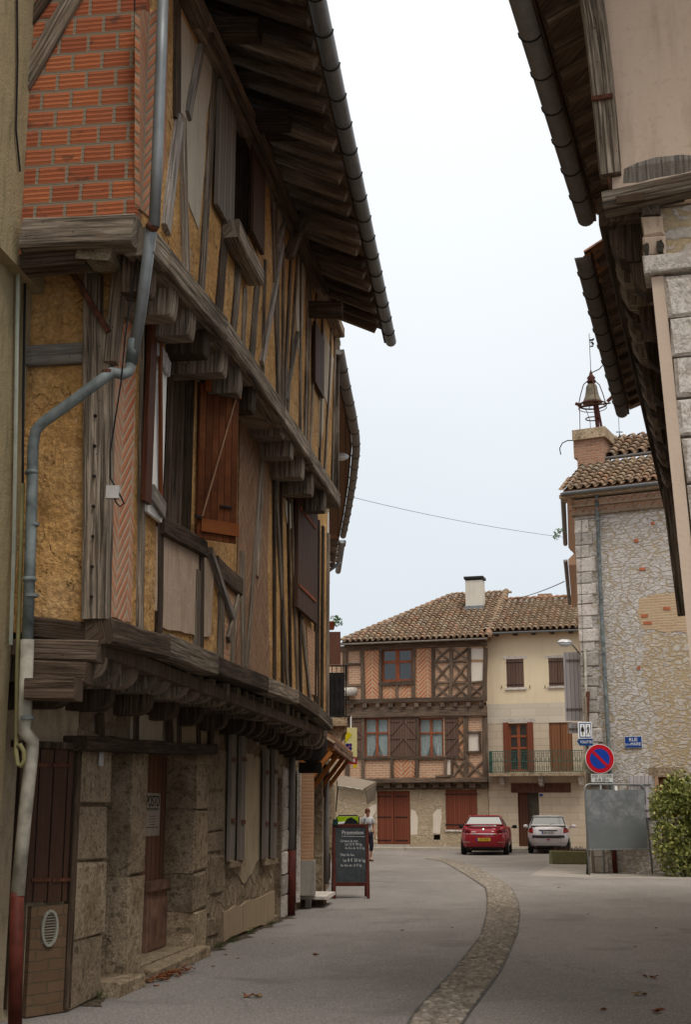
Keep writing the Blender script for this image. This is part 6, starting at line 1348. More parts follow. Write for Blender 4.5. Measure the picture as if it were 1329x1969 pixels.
# green sign just behind
gpx = at_depth(669, 1600, 29.5); GS = thing('green_pavement_sign', 'bright green sign with a black rounded frame behind the blackboard', 'sign', (gpx.x, 29.5, 0)); ztp = at_depth(669, 1568, 29.5).z
b = MB(); W_ = .25; b.tube([(-W_, 0, .0), (-W_, 0, ztp - .05), (-W_ + .05, 0, ztp), (W_ - .05, 0, ztp), (W_, 0, ztp - .05), (W_, 0, .0)], .014, 8); b.build('frame', BLACK, GS)
LIMEG = m_plain('lime green board', (.27, .42, .008), .45, 0, .08, 3); MB().box(-W_ + .015, W_ - .015, -.012, .012, ztp - .70, ztp - .02).build('panel', WHITE, GS); MB().box(-W_ + .015, W_ - .015, -.018, -.012, ztp - .30, ztp - .02).build('green_face', LIMEG, GS)
MB().hexa([(-.235, -.02, ztp - .33), (0, -.02, ztp - .31), (0, -.018, ztp - .31), (-.235, -.018, ztp - .33), (-.235, -.02, ztp - .15), (0, -.02, ztp - .12), (0, -.018, ztp - .12), (-.235, -.018, ztp - .15)]).build('paper_label', WHITE, GS)
text('lettering', 'ICI', .13, m_plain('grey lettering', (.18, .16, .2), .6), GS, (-.12, -.022, ztp - .22), (R(90), 0, 0))
# yellow lottery-style sign with a blue clover, on a rod
ys = at_depth(675, 1430, 30.0); YS = thing('yellow_shop_sign', 'pale yellow projecting shop sign with a blue four-leaf clover', 'shop sign', (ys.x, 30.0, ys.z))
u_ = 30.0 / FOC
MB().box(-11 * u_, 11.5 * u_, -.05, .05, -25 * u_, 30 * u_).build('panel', m_plain('pale yellow acrylic', (.62, .56, .27), .4, 0, .05, 3), YS)
MB().box(-11 * u_, 11.5 * u_, -.055, .055, -38 * u_, -25.5 * u_).build('red_panel', m_plain('deep red acrylic', (.28, .012, .02), .4), YS); MB().box(4 * u_, 11.5 * u_, -.05, .05, -45 * u_, -38.5 * u_).build('yellow_panel', m_plain('yellow acrylic', (.62, .42, .02), .4), YS)
YEL = m_plain('strong yellow', (.62, .50, .01), .4); P = [(-7, 23), (2, 16), (-4, 13), (-10, 4), (-11, 4), (-11, 16), (-9, 26)]; MB().prism([(x * u_, -.060, z * u_) for x, z in ((-9, 25), (2.5, 16.5), (-3, 10), (-9, 3), (-11, 3), (-11, 25))], (0, .008, 0)).build('yellow_arrow', YEL, YS)
NAVY = m_plain('navy blue', (.015, .02, .16), .4)
for k in range(4):
    th = R(45 + 90 * k); MB().lathe([(3.3 * u_, 0), (3.3 * u_, .006)], (0, 0, 0), 12).build('clover_leaf', NAVY, YS)
    o = COL.objects[-1]; o.rotation_euler = (R(90), 0, 0); o.location = (-4 * u_ + math.cos(th) * 4.2 * u_, -.052, -6 * u_ + math.sin(th) * 4.6 * u_)
MB().lathe([(1.5 * u_, 0), (1.5 * u_, .006)], (0, 0, 0), 8).build('clover_heart', m_plain('red dot', (.5, .02, .03), .4), YS); o = COL.objects[-1]; o.rotation_euler = (R(90), 0, 0); o.location = (-2.2 * u_, -.060, -4 * u_)
text('lettering', 'RIE', .11, WHITE, YS, (3 * u_, -.058, -31.5 * u_), (R(90), 0, 0)); MB().bar((0, 0, 30 * u_), (0, 0, 52 * u_), .03, .03).build('rod', WHITE, YS); MB().bar((0, 0, 51 * u_), (-.5, 0, 51 * u_), .03, .03).build('bracket', IRON, YS)
# round sign with a box under the jetty end, jetty shade darkened into its colour
dc = at_depth(597, 1432, 21.4); DS = thing('round_hanging_sign', 'dark round sign with a box below hanging under the jetty end', 'hanging sign', dc)
b = MB(); b.lathe([(.27, -.05), (.285, -.03), (.285, .03), (.27, .05)], (0, 0, 0), 32); o = b.build('disc', m_plain('sign back in jetty shade', (.032, .027, .025), .5, 0, .2, 4), DS); o.rotation_euler = (R(90), 0, 0)
MB().box(-.19, .19, -.08, .08, -.46, -.29).build('lamp_box', DARK, DS); MB().bar((0, 0, .28), (0, 0, .5), .03, .03).build('hanger', IRON, DS)
# awning before the far left corner
aw = thing('beige_awning', 'faded beige cloth awning with a hanging side flap', 'awning', at_height(660, 1640, 0)); al_ = aw.location.copy()
def L(p): return Vector(p) - al_
AWM = m_plaster('faded canvas', (.17, .14, .11), (.22, .185, .145), (.12, .10, .07), .3, 1.5, .1)
aA, aB, aC, aD = at_depth(648, 1494, 44.4), at_depth(660, 1493, 44.4), at_depth(723, 1505, 42.6), at_depth(698, 1519, 41.5); aE = at_depth(650, 1511, 42.0)
MB().prism([L(aB), L(aC), L(aD), L(aE), L(aA)], (0, 0, .03)).build('canopy_cloth', AWM, aw)
MB().prism([L(aD) + Vector((.08, 0, 0)), L(aC), L(at_depth(719, 1538, 42.7)), L(at_depth(706, 1547, 41.8))], (.02, .0, 0)).build('side_flap', AWM, aw)
MB().tube([L(aC), L(at_depth(721, 1545, 42.6)), L(aC)], .015, 5).build('arm', WPVC, aw); MB().tube([L(aD), L(aE)], .03, 6).build('front_bar', WPVC, aw)
MB().tube([L(aE), L(at_depth(646, 1560, 43.9)), ], .02, 6).build('arm', IRON, aw)
# stone step of the shop
ss = at_height(598, 1742, 0); ST_ = thing('stone_step', 'pale stone step slab at the shop doorway beside the pilaster', 'step', (ss.x, ss.y, 0), R(-6)); b = MB(); b.stone(-.20, .34, -.55, .75, .14, .20, .006, .01); b.build('slab', DRESSP, ST_); b = MB(); b.stone(-.05, .05, -.4, -.28, -.02, .14, .004, .006); b.build('leg', DRESSP, ST_); b = MB(); b.stone(-.15, .2, .2, .6, -.02, .14, .006, .01); b.build('block', DRESS, ST_)
# poster and small plate on the near house
pp = F1.at(292.5, 1566, -.92); r_ = F1.rect(279, 1525, 308, 1607, -.92); PO = thing('paper_poster', 'torn white paper poster pasted on the weathered door', 'poster', F1.world((pp.x, .925, pp.z)), F1.rot); wq, hq = (r_[1] - r_[0]) / 2, (r_[3] - r_[2]) / 2
MB().box(-wq, wq, -.006, 0, -hq, hq).build('paper', m_plain('grubby paper', (.40, .35, .30), .9, 0, .1, 6), PO); INK = m_plain('black ink', (.02, .018, .016), .8)
text('lettering', 'POSTO', .17, INK, PO, (0, -.008, hq * .60), (R(90), 0, 0), sx=.95); 
for z in (.27, -.62, .2): MB().box(-wq * .85, wq * .85, -.008, -.006, hq * z, hq * z + .008).build('printed_line', INK, PO)
for k in range(5): MB().box(-wq * .4, wq * .4, -.008, -.006, -hq * .1 - k * .03, -hq * .1 - k * .03 + .006).build('printed_line', INK, PO)
hp = F1.at(193, 1453, GO + .05); hp_ = thing('small_wall_plate', 'small pale plate at the top of the stone pier beside the door', 'plate', F1.world((hp.x, .55, hp.z)), F1.rot); MB().box(-.05, .05, -.012, 0, -.09, .09).build('plate', m_plain('dull enamel', (.38, .38, .38), .5), hp_)

# =================================================================== NOTICE BOARD, SIGNS, PLANTER on the right
nl, nr_ = pt0(1134, 1683), pt0(1256, 1681); an_ = math.degrees(math.atan2(nr_.x - nl.x, nr_.y - nl.y)); FN = Frame(nl.x, nl.y, an_); NBd = thing('notice_board', 'large blank grey metal notice board on tubular legs', 'notice board', (nl.x, nl.y, 0), FN.rot)
wN = (nr_ - nl).length; zT = FN.at(1190, 1508, 0).z; zB = FN.at(1190, 1633, 0).z
GALV = m_zinc('galvanised tube', (.26, .27, .27), .45)
b = MB(); rc = .14; pts = [(0, 0, -.05), (-.03, 0, zT - rc)] + [(-.03 + rc - rc * math.cos(t), 0, zT - rc + rc * math.sin(t)) for t in (.5, 1.0, 1.57)] + [(wN - .12 - rc + rc * math.sin(t), 0, zT - rc + rc * math.cos(t)) for t in (0, .57, 1.1)] + [(wN - .10, 0, zT - rc), (wN, 0, 0 - .05)]
b.tube(pts, .024, 8).build('tube_frame', GALV, NBd, True)
N = NT('chalk-smeared steel panel'); v = N.vec('BOX'); a = N.noise(N.warp(v, 3, .3), 3.5, 8, .75); zz = N.n('SeparateXYZ'); N.l(v, zz.inputs[0]); g = N.ramp(N.math('DIVIDE', zz.outputs[1], 2.6), (.45, .1), (.6, 1.0))
c = N.mix(N.math('MULTIPLY', N.ramp(a, (.44, 0.0), (.64, .9)), g), (.145, .155, .16), (.38, .38, .39)); c = N.mix(N.noise(v, 1.3, 4), c, (.12, .13, .13)); PANELM = N.done(c, .7)
MB().box(.0, wN - .12, -.012, .012, zB + .02, zT - .14).build('panel', PANELM, NBd); MB().bar((-.01, 0, zB), (wN - .04, 0, zB), .04, .03, (0, 0, 1)).build('lower_rail', GALV, NBd); MB().box(wN * .46, wN * .5, -.018, .012, zT - .16, zT - .04).build('bracket_tab', WHITE, NBd)
MB().bar((.12, .35, -.05), (.06, .02, .95), .05, .05, (0, -1, 0)).build('rear_leg', IRON, NBd)
# no parking sign
npz = at_depth(1154, 1459, 34.7); NP = thing('no_parking_sign', 'round blue and red no parking sign above a plate', 'road sign', (npz.x, 34.7, 0)); u_ = 34.7 / FOC; zc = npz.z
REDP = m_plain('sign red', (.44, .008, .018), .4, 0, .03, 3); SBL = m_plain('sign blue', (.01, .045, .30), .4, 0, .03, 3)
def disc(r, y, mat, name, parent, x=0, z=0, th=.006):
    o = MB().lathe([(r, 0), (r, th)], (0, 0, 0), 40).build(name, mat, parent); o.rotation_euler = (R(90), 0, 0); o.location = (x, y, z); return o
disc(27.5 * u_, .0, m_plain('sign rim', (.62, .60, .58), .5), 'disc', NP, 0, zc, .02); disc(26.3 * u_, -.021, REDP, 'red_ring', NP, 0, zc, .004); disc(18.6 * u_, -.026, SBL, 'blue_field', NP, 0, zc, .004)
MB().bar((-14 * u_, -.033, zc + 14 * u_), (14 * u_, -.033, zc - 14 * u_), 5.2 * u_, .004, (0, -1, 0)).build('red_bar', REDP, NP)
zp = at_depth(1157, 1496, 34.7).z; MB().box(-17.5 * u_, 23 * u_, -.012, .0, zp - 7.5 * u_, zp + 7.5 * u_).build('text_plate', m_plain('plate white', (.55, .55, .52), .5), NP)
text('lettering', 'DES 2 COTES', 7.4 * u_, INK, NP, (2.6 * u_, -.015, zp + 3.3 * u_), (R(90), 0, 0), sx=.86); text('lettering', 'SUR 20 m', 7.4 * u_, INK, NP, (2.6 * u_, -.015, zp - 3.8 * u_), (R(90), 0, 0), sx=.9)
MB().tube([(0, .05, -.1), (0, .05, zc + .2)], .03, 10).build('pole', GALV, NP, True); disc(24 * u_, .12, m_plain('back of sign', (.32, .31, .22), .6), 'rear_disc', NP, -9 * u_, zc - 6 * u_, .01)
# toilets sign on its old wooden post
tz = at_depth(1126.5, 1404, 34.9); TS = thing('toilets_sign', 'blue edged toilets sign with two figures and an arrow plate', 'sign', (tz.x, 34.9, 0)); u_ = 34.9 / FOC; zc = tz.z
MB().box(-14 * u_, 12.5 * u_, -.01, .01, zc - 15.5 * u_, zc + 15.5 * u_).build('plate', WHITE, TS); MB().box(-12 * u_, 11 * u_, -.015, -.01, zc - 14 * u_, zc + 13.5 * u_).build('blue_border', m_plain('sign slate blue', (.02, .07, .2), .4), TS)
for x0, x1 in ((-10.3, -1.1), (.4, 9.6)): MB().box(x0 * u_, x1 * u_, -.018, -.014, zc - 12 * u_, zc + 11.5 * u_).build('white_field', WHITE, TS)
for cx, wom in ((-5.7, True), (5.0, False)):
    b = MB()
    def pr(P): b.prism([((cx + x) * u_, -.021, zc + z * u_) for x, z in P], (0, .003, 0))
    pr([(1.4 * math.cos(k * .785), 8 + 1.5 * math.sin(k * .785)) for k in range(8)])
    if wom: pr([(-1.2, 6), (1.2, 6), (3.2, -3), (-3.2, -3)]); pr([(-1.4, -3), (-.3, -3), (-.3, -10), (-1.4, -10)]); pr([(.3, -3), (1.4, -3), (1.4, -10), (.3, -10)]); pr([(-1.2, 6), (-1.8, 6), (-3.5, -.5), (-2.7, -.8)]); pr([(1.2, 6), (1.8, 6), (3.5, -.5), (2.7, -.8)])
    else: pr([(-1.5, 6), (1.5, 6), (1.4, -2), (-1.4, -2)]); pr([(-1.4, -2), (0.2, -2), (-2, -10), (-3.2, -9.6)]); pr([(-.2, -2), (1.4, -2), (3.2, -9.6), (2, -10)]); pr([(-1.5, 6), (-2, 5.4), (-3.6, .5), (-2.7, .2)]); pr([(1.5, 6), (2, 5.4), (3.6, .5), (2.7, .2)])
    b.build('figure', INK, TS)
zp = zc - 22.5 * u_; MB().prism([(x * u_, -.012, zp + z * u_) for x, z in ((-17, 2), (-13, 6.3), (13, 6.8), (13, -6.5), (-12, -6.5))], (0, .02, 0)).build('arrow_plate', m_plain('arrow blue', (.012, .05, .17), .4), TS)
text('lettering', 'TOILETTES', 7.0 * u_, WHITE, TS, (.6 * u_, -.015, zp), (R(90), 0, 0), sx=.72)
MB().bar((.07, .10, -.05), (.05, .10, zc + .9), .07, .09, (0, -1, 0), wob=.008).build('post', WOOD, TS)
# mossy stone trough
t0, t1 = pt0(1062, 1662), pt0(1148, 1661); TR = thing('stone_trough', 'long mossy stone trough planter on the pale paving', 'planter', ((t0.x + t1.x) / 2, t0.y, 0)); hw_ = (t1.x - t0.x) / 2
MOSS = m_plaster('mossy stone', (.12, .125, .055), (.20, .185, .105), (.06, .055, .03), .8, 5, .9); b = MB(); b.stone(-hw_, hw_, 0, .5, 0, .40, .012, .03); b.build('trough', MOSS, TR); MB().box(-hw_ + .06, hw_ - .06, .07, .44, .38, .41).build('soil', m_plain('soil', (.05, .035, .025), .95), TR)
b = MB(); rr = random.Random(2)
for _ in range(130): x, y = rr.uniform(-hw_ + .1, hw_ - .1), rr.uniform(.1, .4); b.bar((x, y, .38), (x + rr.uniform(-.1, .1), y + rr.uniform(-.06, .06), .41 + rr.uniform(.02, .14)), .014, .006, w2=.004)
b.build('withered_plants', m_plain('withered stems', (.14, .07, .05), .9, 0, .4, 20), TR); TR.children[-1]['kind'] = 'stuff'
# buckets / box behind the board
for (px, w_, h_, m_, nm, lab) in ((1158, .16, .30, m_plain('grey sacking', (.20, .18, .15), .9), 'planter_box', 'grey weathered box standing behind the notice board legs'), (1170, .12, .28, WHITE, 'watering_can', 'small pale container under the notice board'), (1177, .14, .30, m_plain('green plastic', (.01, .10, .07), .5), 'green_bucket', 'dark green bucket under the notice board')):
    q = at_height(px, 1677, 0); o = MB().lathe([(w_ * .42, 0), (w_ * .45, .02), (w_ * .55, h_ - .02), (w_ * .58, h_), (w_ * .5, h_), (w_ * .45, h_ - .06)], (0, 0, 0), 14).build(nm, m_, None, True); o.location = q; tag(o, lab, nm.replace('_', ' ').split()[-1])
# yellow-green shrub
def leafy(name, label, cat, loc, blobs, n, leaf, cols, seed=1, stems=(), par=None):
    rr = random.Random(seed); t_ = thing(name, label, cat, loc) if par is None else par; N_ = NT(name + ' leaf'); ti = N_.tint(); lm = N_.done(N_.ramp(ti, *[(i / (len(cols) - 1), c) for i, c in enumerate(cols)]), .55); N_.b.inputs['Specular IOR Level'].default_value = .35
    b = MB()
    for _ in range(n):
        cx, cy, cz, rx, ry, rz = rr.choice(blobs); 
        while True:
            d = Vector((rr.uniform(-1, 1), rr.uniform(-1, 1), rr.uniform(-1, 1)))
            if .25 < d.length <= 1: break
        d = d.normalized() * (d.length ** .5); p = Vector((cx + d.x * rx, cy + d.y * ry, cz + d.z * rz)); ax = (d * .7 + Vector((rr.gauss(0, .6), rr.gauss(0, .6), rr.gauss(.3, .5)))).normalized(); sdv = ax.cross(Vector((rr.gauss(0, 1), rr.gauss(0, 1), rr.gauss(0, 1)))).normalized()
        l_ = leaf * rr.uniform(.6, 1.3); w_ = l_ * .26; nn_ = ax.cross(sdv); b.cc = min(1, max(0, rr.gauss(.5, .25))); k = len(b.v); b.v += [tuple(p), tuple(p + ax * l_ * .5 + sdv * w_ + nn_ * w_ * .3), tuple(p + ax * l_), tuple(p + ax * l_ * .5 - sdv * w_ + nn_ * w_ * .3)]; b.face([k, k + 1, k + 2]); b.face([k, k + 2, k + 3])
    b.build('foliage', lm, t_)
    if stems:
        for s_ in stems: MB().tube(s_, .018, 5, r2=.006).build('stem', WOOD_D, t_)
    return t_
bq = pt0(1320, 1686); rr = random.Random(6)
blobs = [(rr.uniform(-.55, .6), rr.uniform(-.3, .3), rr.uniform(.3, 2.1), rr.uniform(.22, .42), rr.uniform(.2, .4), rr.uniform(.22, .42)) for _ in range(34)] + [(-.45, 0, .9, .3, .3, .4), (-.5, 0, 1.5, .22, .3, .3), (.1, 0, 2.3, .35, .3, .3), (-.2, 0, 2.15, .2, .2, .3), (-.1, 0, .2, .5, .3, .25)]
leafy('leafy_shrub', 'yellow green leafy shrub against the stone wall at the right edge', 'shrub', (bq.x, bq.y + .1, 0), blobs, 7000, .115, [(.045, .065, .016), (.13, .155, .035), (.25, .26, .065), (.42, .40, .13)], 11, [[(rr.uniform(-.1, .1), 0, 0), (x, 0, .7), (x * 2, .05, 1.6)] for x in (-.3, -.12, .1, .28)])
# flower pot on the balcony screen, plant caught on the wire
pq = at_depth(636, 1207, 26.1); fpt = thing('potted_plant', 'terracotta pot with a trailing green plant on the brown balcony screen', 'potted plant', pq); MB().lathe([(.07, -.02), (.10, .14), (.105, .14), (.09, .12)], (0, 0, -.02), 14).build('pot', m_plain('terracotta', (.36, .12, .06), .8), fpt, True)
leafy('potted_plant', '', '', None, [(.05, 0, .16, .12, .1, .08), (.14, 0, .12, .08, .08, .10)], 130, .06, [(.03, .10, .02), (.08, .20, .04), (.15, .30, .07)], 5, par=fpt)
vq = at_depth(1072, 1026, 34.6); leafy('wall_weed', 'small leafy sprig growing from the town hall gutter', 'plant', vq, [(0, 0, 0, .10, .1, .12), (-.03, 0, -.10, .05, .05, .08), (.14, 0, .08, .10, .05, .04)], 75, .07, [(.05, .12, .03), (.12, .22, .06)], 8, [[(.16, .05, .1), (0, 0, .0), (-.08, 0, -.15)]])
mq = at_height(654, 682, 9.0); 
o = leafy('moss_tuft', 'dark moss tufts on the roof edge where the curved gutter begins', 'moss', mq, [(-.03, 0, .0, .06, .15, .10), (.02, .6, -.02, .06, .4, .05), (-.05, -.2, .12, .05, .1, .06)], 420, .035, [(.03, .032, .012), (.06, .065, .02), (.10, .09, .035)], 9)
# street lamps
GLS = m_plain('frosted lamp glass', (.55, .56, .58), .25, 0, .05, 5); ALU = m_plain('pale aluminium', (.50, .50, .50), .35, .3, .05, 6)
def lamp(name, label, head, armpts, size, rot=0.0):
    t_ = thing(name, label, 'street lamp', head, rot); MB().tube([Vector(p) - Vector(head) if rot == 0 else Vector(p) - Vector(head) for p in armpts], .022, 8).build('arm', GALV, t_, True)
    o = MB().lathe([(.02, .12), (.10, .10), (.16, .02), (.165, 0)], (0, 0, 0), 20).build('housing', ALU, t_, True); o.scale = (size * 1.6, size, size); g = MB().lathe([(.155, 0), (.13, -.07), (.06, -.12), (.01, -.13)], (0, 0, 0), 20).build('lamp_glass', GLS, t_, True); g.scale = (size * 1.6, size, size); return t_
hd = at_depth(1087, 1236, 35.4); lamp('street_lamp', 'grey street lamp on a thin arm from the stone town hall', hd, [hd + Vector((.12, 0, .0)), at_depth(1104, 1243, 35.5), at_depth(1113, 1254, 35.8), at_depth(1120, 1262, 36.2)], .85)
hd = at_depth(656, 878, 24.5); lamp('street_lamp', 'street lamp mounted under the curved eaves at the left', hd, [hd + Vector((-.1, 0, .04)), hd + Vector((-.5, .1, .05))], .62)
cable('overhead_cable', 'long overhead cable sagging from the left eaves to the town hall', [at_depth(682 + (1084 - 682) * t, 957 + (1033 - 957) * t + 14 * 4 * t * (1 - t) * .45, 27 + 7.5 * t) for t in [i / 12 for i in range(13)]], .0055, BLACK, 'cable')
cable('overhead_cable', 'short overhead cable rising from the cream house roof to the town hall', [at_depth(990 + 96 * t, 1152 - 34 * t + 3 * 4 * t * (1 - t), 60 - 18 * t) for t in [i / 8 for i in range(9)]], .016, BLACK, 'cable')

# =================================================================== FALLEN LEAVES
N = NT('dead leaf'); LEAF = N.done(N.ramp(N.rand(), (0, (.16, .06, .03)), (.5, (.26, .10, .045)), (1, (.20, .13, .06))), .9)
rr = random.Random(12)
def one_leaf(b, x, y, s, z=.008):
    n = len(b.v); a = rr.uniform(0, 6.28); pts = []
    for k in range(10):
        r_ = s * (1 if k % 2 == 0 else .5) * rr.uniform(.8, 1.1); th = a + k * .628; b.v.append((x + math.cos(th) * r_, y + math.sin(th) * r_ * .8, z + rr.uniform(0, .5) * s))
    b.v.append((x, y, z)); 
    for k in range(10): b.face([n + k, n + (k + 1) % 10, n + 10])
q = pt0(322, 1880); b = MB()
for _ in range(110): d = rr.gauss(0, .28); one_leaf(b, d * .22 + rr.gauss(0, .05), d + rr.gauss(0, .06), rr.uniform(.02, .045), .008 + rr.random() * .04)
o = b.build('leaf_litter', LEAF, None); o.location = q; tag(o, 'drift of dry brown leaves against the doorstep', 'leaves', kind='stuff')
for (px, py, s) in ((433, 1838, .03), (457, 1845, .03), (607, 1838, .05), (478, 1918, .07), (497, 1919, .06), (300, 1898, .04), (1243, 1880, .05), (1258, 1882, .06), (1226, 1914, .06), (1240, 1915, .05), (1160, 1944, .05), (1265, 1948, .07), (1222, 1822, .03), (1263, 1786, .03), (773, 1791, .04), (870, 1785, .03), (1075, 1708, .04), (1132, 1758, .03), (410, 1860, .03), (524, 1816, .025)):
    q = pt0(px, py); b = MB(); one_leaf(b, 0, 0, s); o = b.build('fallen_leaf', LEAF, None); o.location = q; tag(o, 'single dry brown leaf lying on the asphalt', 'leaf', 'fallen leaves on the asphalt')

# =================================================================== CARS
def car(name, label, loc, rot, spec):
    C = thing(name, label, 'car', loc, R(rot)); T = spec['body']; Ln = spec['len']; E_ = 4.5
    def interp(T, z):
        if z <= T[0][0]: return T[0][1:]
        for i in range(len(T) - 1):
            if T[i][0] <= z <= T[i + 1][0]: t = (z - T[i][0]) / (T[i + 1][0] - T[i][0]); return tuple(a * (1 - t) + b * t for a, b in zip(T[i][1:], T[i + 1][1:]))
        return T[-1][1:]
    def ringloft(T, mat, nm, par, e=E_, K=40, cap=True):
        b = MB()
        for (z, W, yr, yf) in T:
            for k in range(K):
                th = 2 * math.pi * k / K; c, s = math.cos(th), math.sin(th); x = W * math.copysign(abs(c) ** (2 / e), c); ym, L_ = (yr + yf) / 2, (yf - yr) / 2; b.v.append((x, ym + L_ * math.copysign(abs(s) ** (2 / e), s), z))
        for i in range(len(T) - 1):
            for k in range(K): k2 = (k + 1) % K; b.face([i * K + k, i * K + k2, (i + 1) * K + k2, (i + 1) * K + k])
        b.face([(len(T) - 1) * K + k for k in range(K)]); b.face([k for k in range(K)][::-1]); return b.build(nm, mat, par, True)
    def ysurf(T, x, z, e=E_):
        W, yr, yf = interp(T, z); ym, L_ = (yr + yf) / 2, (yf - yr) / 2; r_ = min(1, abs(x) / W); return ym - L_ * (1 - r_ ** e) ** (1 / e)
    def patch(T, x0, x1, z0, z1, mat, nm, off=.012, shape=None, par=None, nx=8, nz=4):
        b = MB()
        for side in (off, -.02):
            for j in range(nz + 1):
                for i in range(nx + 1):
                    x = x0 + (x1 - x0) * i / nx; z = z0 + (z1 - z0) * j / nz
                    if shape: x, z = shape(i / nx, j / nz)
                    b.v.append((x, ysurf(T, x, z) - side, z))
        M_ = (nx + 1) * (nz + 1)
        for o_ in (0, M_):
            for j in range(nz):
                for i in range(nx): a = o_ + j * (nx + 1) + i; f = [a, a + 1, a + nx + 2, a + nx + 1]; b.face(f if o_ == 0 else f[::-1])
        edge = [i for i in range(nx + 1)] + [(j + 1) * (nx + 1) - 1 for j in range(1, nz + 1)] + [nz * (nx + 1) + i for i in range(nx - 1, -1, -1)] + [j * (nx + 1) for j in range(nz - 1, 0, -1)]
        for a, c in zip(edge, edge[1:] + edge[:1]): b.face([a, a + M_, c + M_, c])
        return b.build(nm, mat, par or C, True)
    body = ringloft(T, spec['paint'], 'body', C)
    G = spec['green']; ringloft(G, spec['glass'], 'side_glass', C, 5)
    ringloft(spec['roof'], spec['paint'], 'roof', C, 5)
    # pillars
    z0, W0, y0_, f0 = G[0]; z1, W1_, y1_, f1 = G[-1]
    for s in (-1, 1):
        MB().bar((s * (W0 - .03), y0_ + .10, z0 - .03), (s * (W1_ - .03), y1_ + .10, z1 + .01), .14, .05, (s, -.6, 0), w2=.10).build('pillar', spec['paint'], C)
        MB().bar((s * (W0 - .01), (y0_ + f0) / 2 + .3, z0), (s * (W1_ - .01), (y1_ + f1) / 2 + .2, z1), .06, .02, (s, 0, 0)).build('pillar', BLACK, C)
    zA, zB_, xa, xb = spec['window']; 
    b = MB(); 
    def gy(z): W, yr, yf = interp(G, z); return yr
    cw_ = .03
    P = [(-xa, gy(zA), zA), (xa, gy(zA), zA), (xb, gy(zB_), zB_), (-xb, gy(zB_), zB_)]
    nv = Vector((0, -(zB_ - zA), -(gy(zA) - gy(zB_)))).normalized(); nv = Vector((0, -(zB_ - zA), (gy(zB_) - gy(zA)))).normalized()
    b.v = [tuple(Vector(p) + nv * .022) for p in P] + [tuple(Vector(p) - nv * .02) for p in P]; b.face([0, 1, 2, 3]); b.face([7, 6, 5, 4])
    for i in range(4): j = (i + 1) % 4; b.face([i, i + 4, j + 4, j])
    rw = b.build('rear_window', spec['glass'], C)
    for a, c in ((0, 1), (1, 2), (2, 3), (3, 0)): MB().bar(Vector(P[a]) + nv * .024, Vector(P[c]) + nv * .024, .035, .02, nv).build('window_seal', BLACK if a else spec['paint'], rw)
    for p in spec['patches']: patch(T, *p[:4], p[4], p[5], *(p[6:]))
    for s in (-1, 1):
        l0, l1, lz0, lz1 = spec['lamp']
        def shp(i, j, s=s):
            x = l0 + (l1 - l0) * i; zz = lz0 + (lz1 - lz0) * j
            if spec.get('lampcut'): zz = lz0 + (lz1 - lz0) * (j * (.55 + .45 * i) + .0)
            else: zz += (lz1 - lz0) * .18 * (i - .5)
            return s * x, zz
        patch(T, 0, 1, 0, 1, spec['lampm'], 'tail_lamp', .018, shp)
        MB().tube([(s * (T[2][1] - .0), spec['mir_y'], spec['mir_z']), (s * (T[2][1] + .10), spec['mir_y'], spec['mir_z'] + .02)], .02, 6).build('mirror_arm', BLACK, C)
        mo = MB().lathe([(.02, -.07), (.085, -.05), (.095, 0), (.085, .05), (.02, .07)], (0, 0, 0), 12).build('mirror', spec.get('mirm', BLACK), C, True); mo.location = (s * (T[2][1] + .14), spec['mir_y'], spec['mir_z'] + .03); mo.scale = (1, .6, 1)
        for wy in (spec['wy'], spec['wy'] + spec['wb']):
            xw = s * (T[2][1] - .12); wh = MB().lathe([(.18, -.10), (.29, -.10), (.315, -.07), (.315, .07), (.29, .10), (.18, .10)], (0, 0, 0), 28).build('wheel', m_plain('tyre', (.02, .02, .02), .85) if 'tyre' not in bpy.data.materials else bpy.data.materials['tyre'], C, True); wh.rotation_euler = (0, R(90), 0); wh.location = (xw, wy, .315)
            rm = MB().lathe([(.17, -.06), (.185, -.095), (.17, -.105), (.03, -.07)], (0, 0, 0), 16).lathe([(.03, .07), (.17, .105), (.185, .095), (.17, .06)], (0, 0, 0), 16).build('rim', GALV, wh, True)
    # underside, number plate
    MB().box(-T[2][1] + .25, T[2][1] - .25, .2, Ln - .3, .17, .32).build('underbody', BLACK, C); MB().tube([(-T[2][1] * .55, .12, .24), (-T[2][1] * .55, .35, .24)], .03, 8).build('exhaust', RUST, C)
    px, pz, pw_, ph_, pm, ptxt = spec['plate']; yp = ysurf(T, 0, pz) - .022
    pl = MB().box(-pw_, pw_, yp - .008, yp + .015, pz - ph_, pz + ph_).build('number_plate', pm, C); MB().box(-pw_, -pw_ + .045, yp - .010, yp - .007, pz - ph_, pz + ph_).build('blue_band', SBL, pl)
    text('lettering', ptxt, ph_ * 1.75, INK, pl, (.02, yp - .011, pz), (R(90), 0, 0), sx=.80)
    return C
def carpaint(name, col, metal=.3):
    N = NT(name); N.b.inputs['Coat Weight'].default_value = .6; N.b.inputs['Coat Roughness'].default_value = .08; d = N.noise(N.vec(), 3, 5); c = N.mix(N.math('MULTIPLY', d, .1), col, (.2, .17, .14)); return N.done(c, .42, metal)
CGL = NT('car glass'); CGL.b.inputs['Specular IOR Level'].default_value = 1.0; CGL.b.inputs['Coat Weight'].default_value = 1.0; CARGL = CGL.done((.05, .07, .07), .06)
redp = carpaint('dark red car paint', (.30, .008, .022)); silv = carpaint('silver car paint', (.56, .54, .55), .3)
TLR = m_plain('red lamp lens', (.30, .012, .015), .2, 0, .05, 8); TLD = m_plain('dark red lamp lens', (.10, .006, .012), .2, 0, .05, 8); CHR = m_plain('chrome strip', (.75, .73, .72), .2, .8, .02, 4)
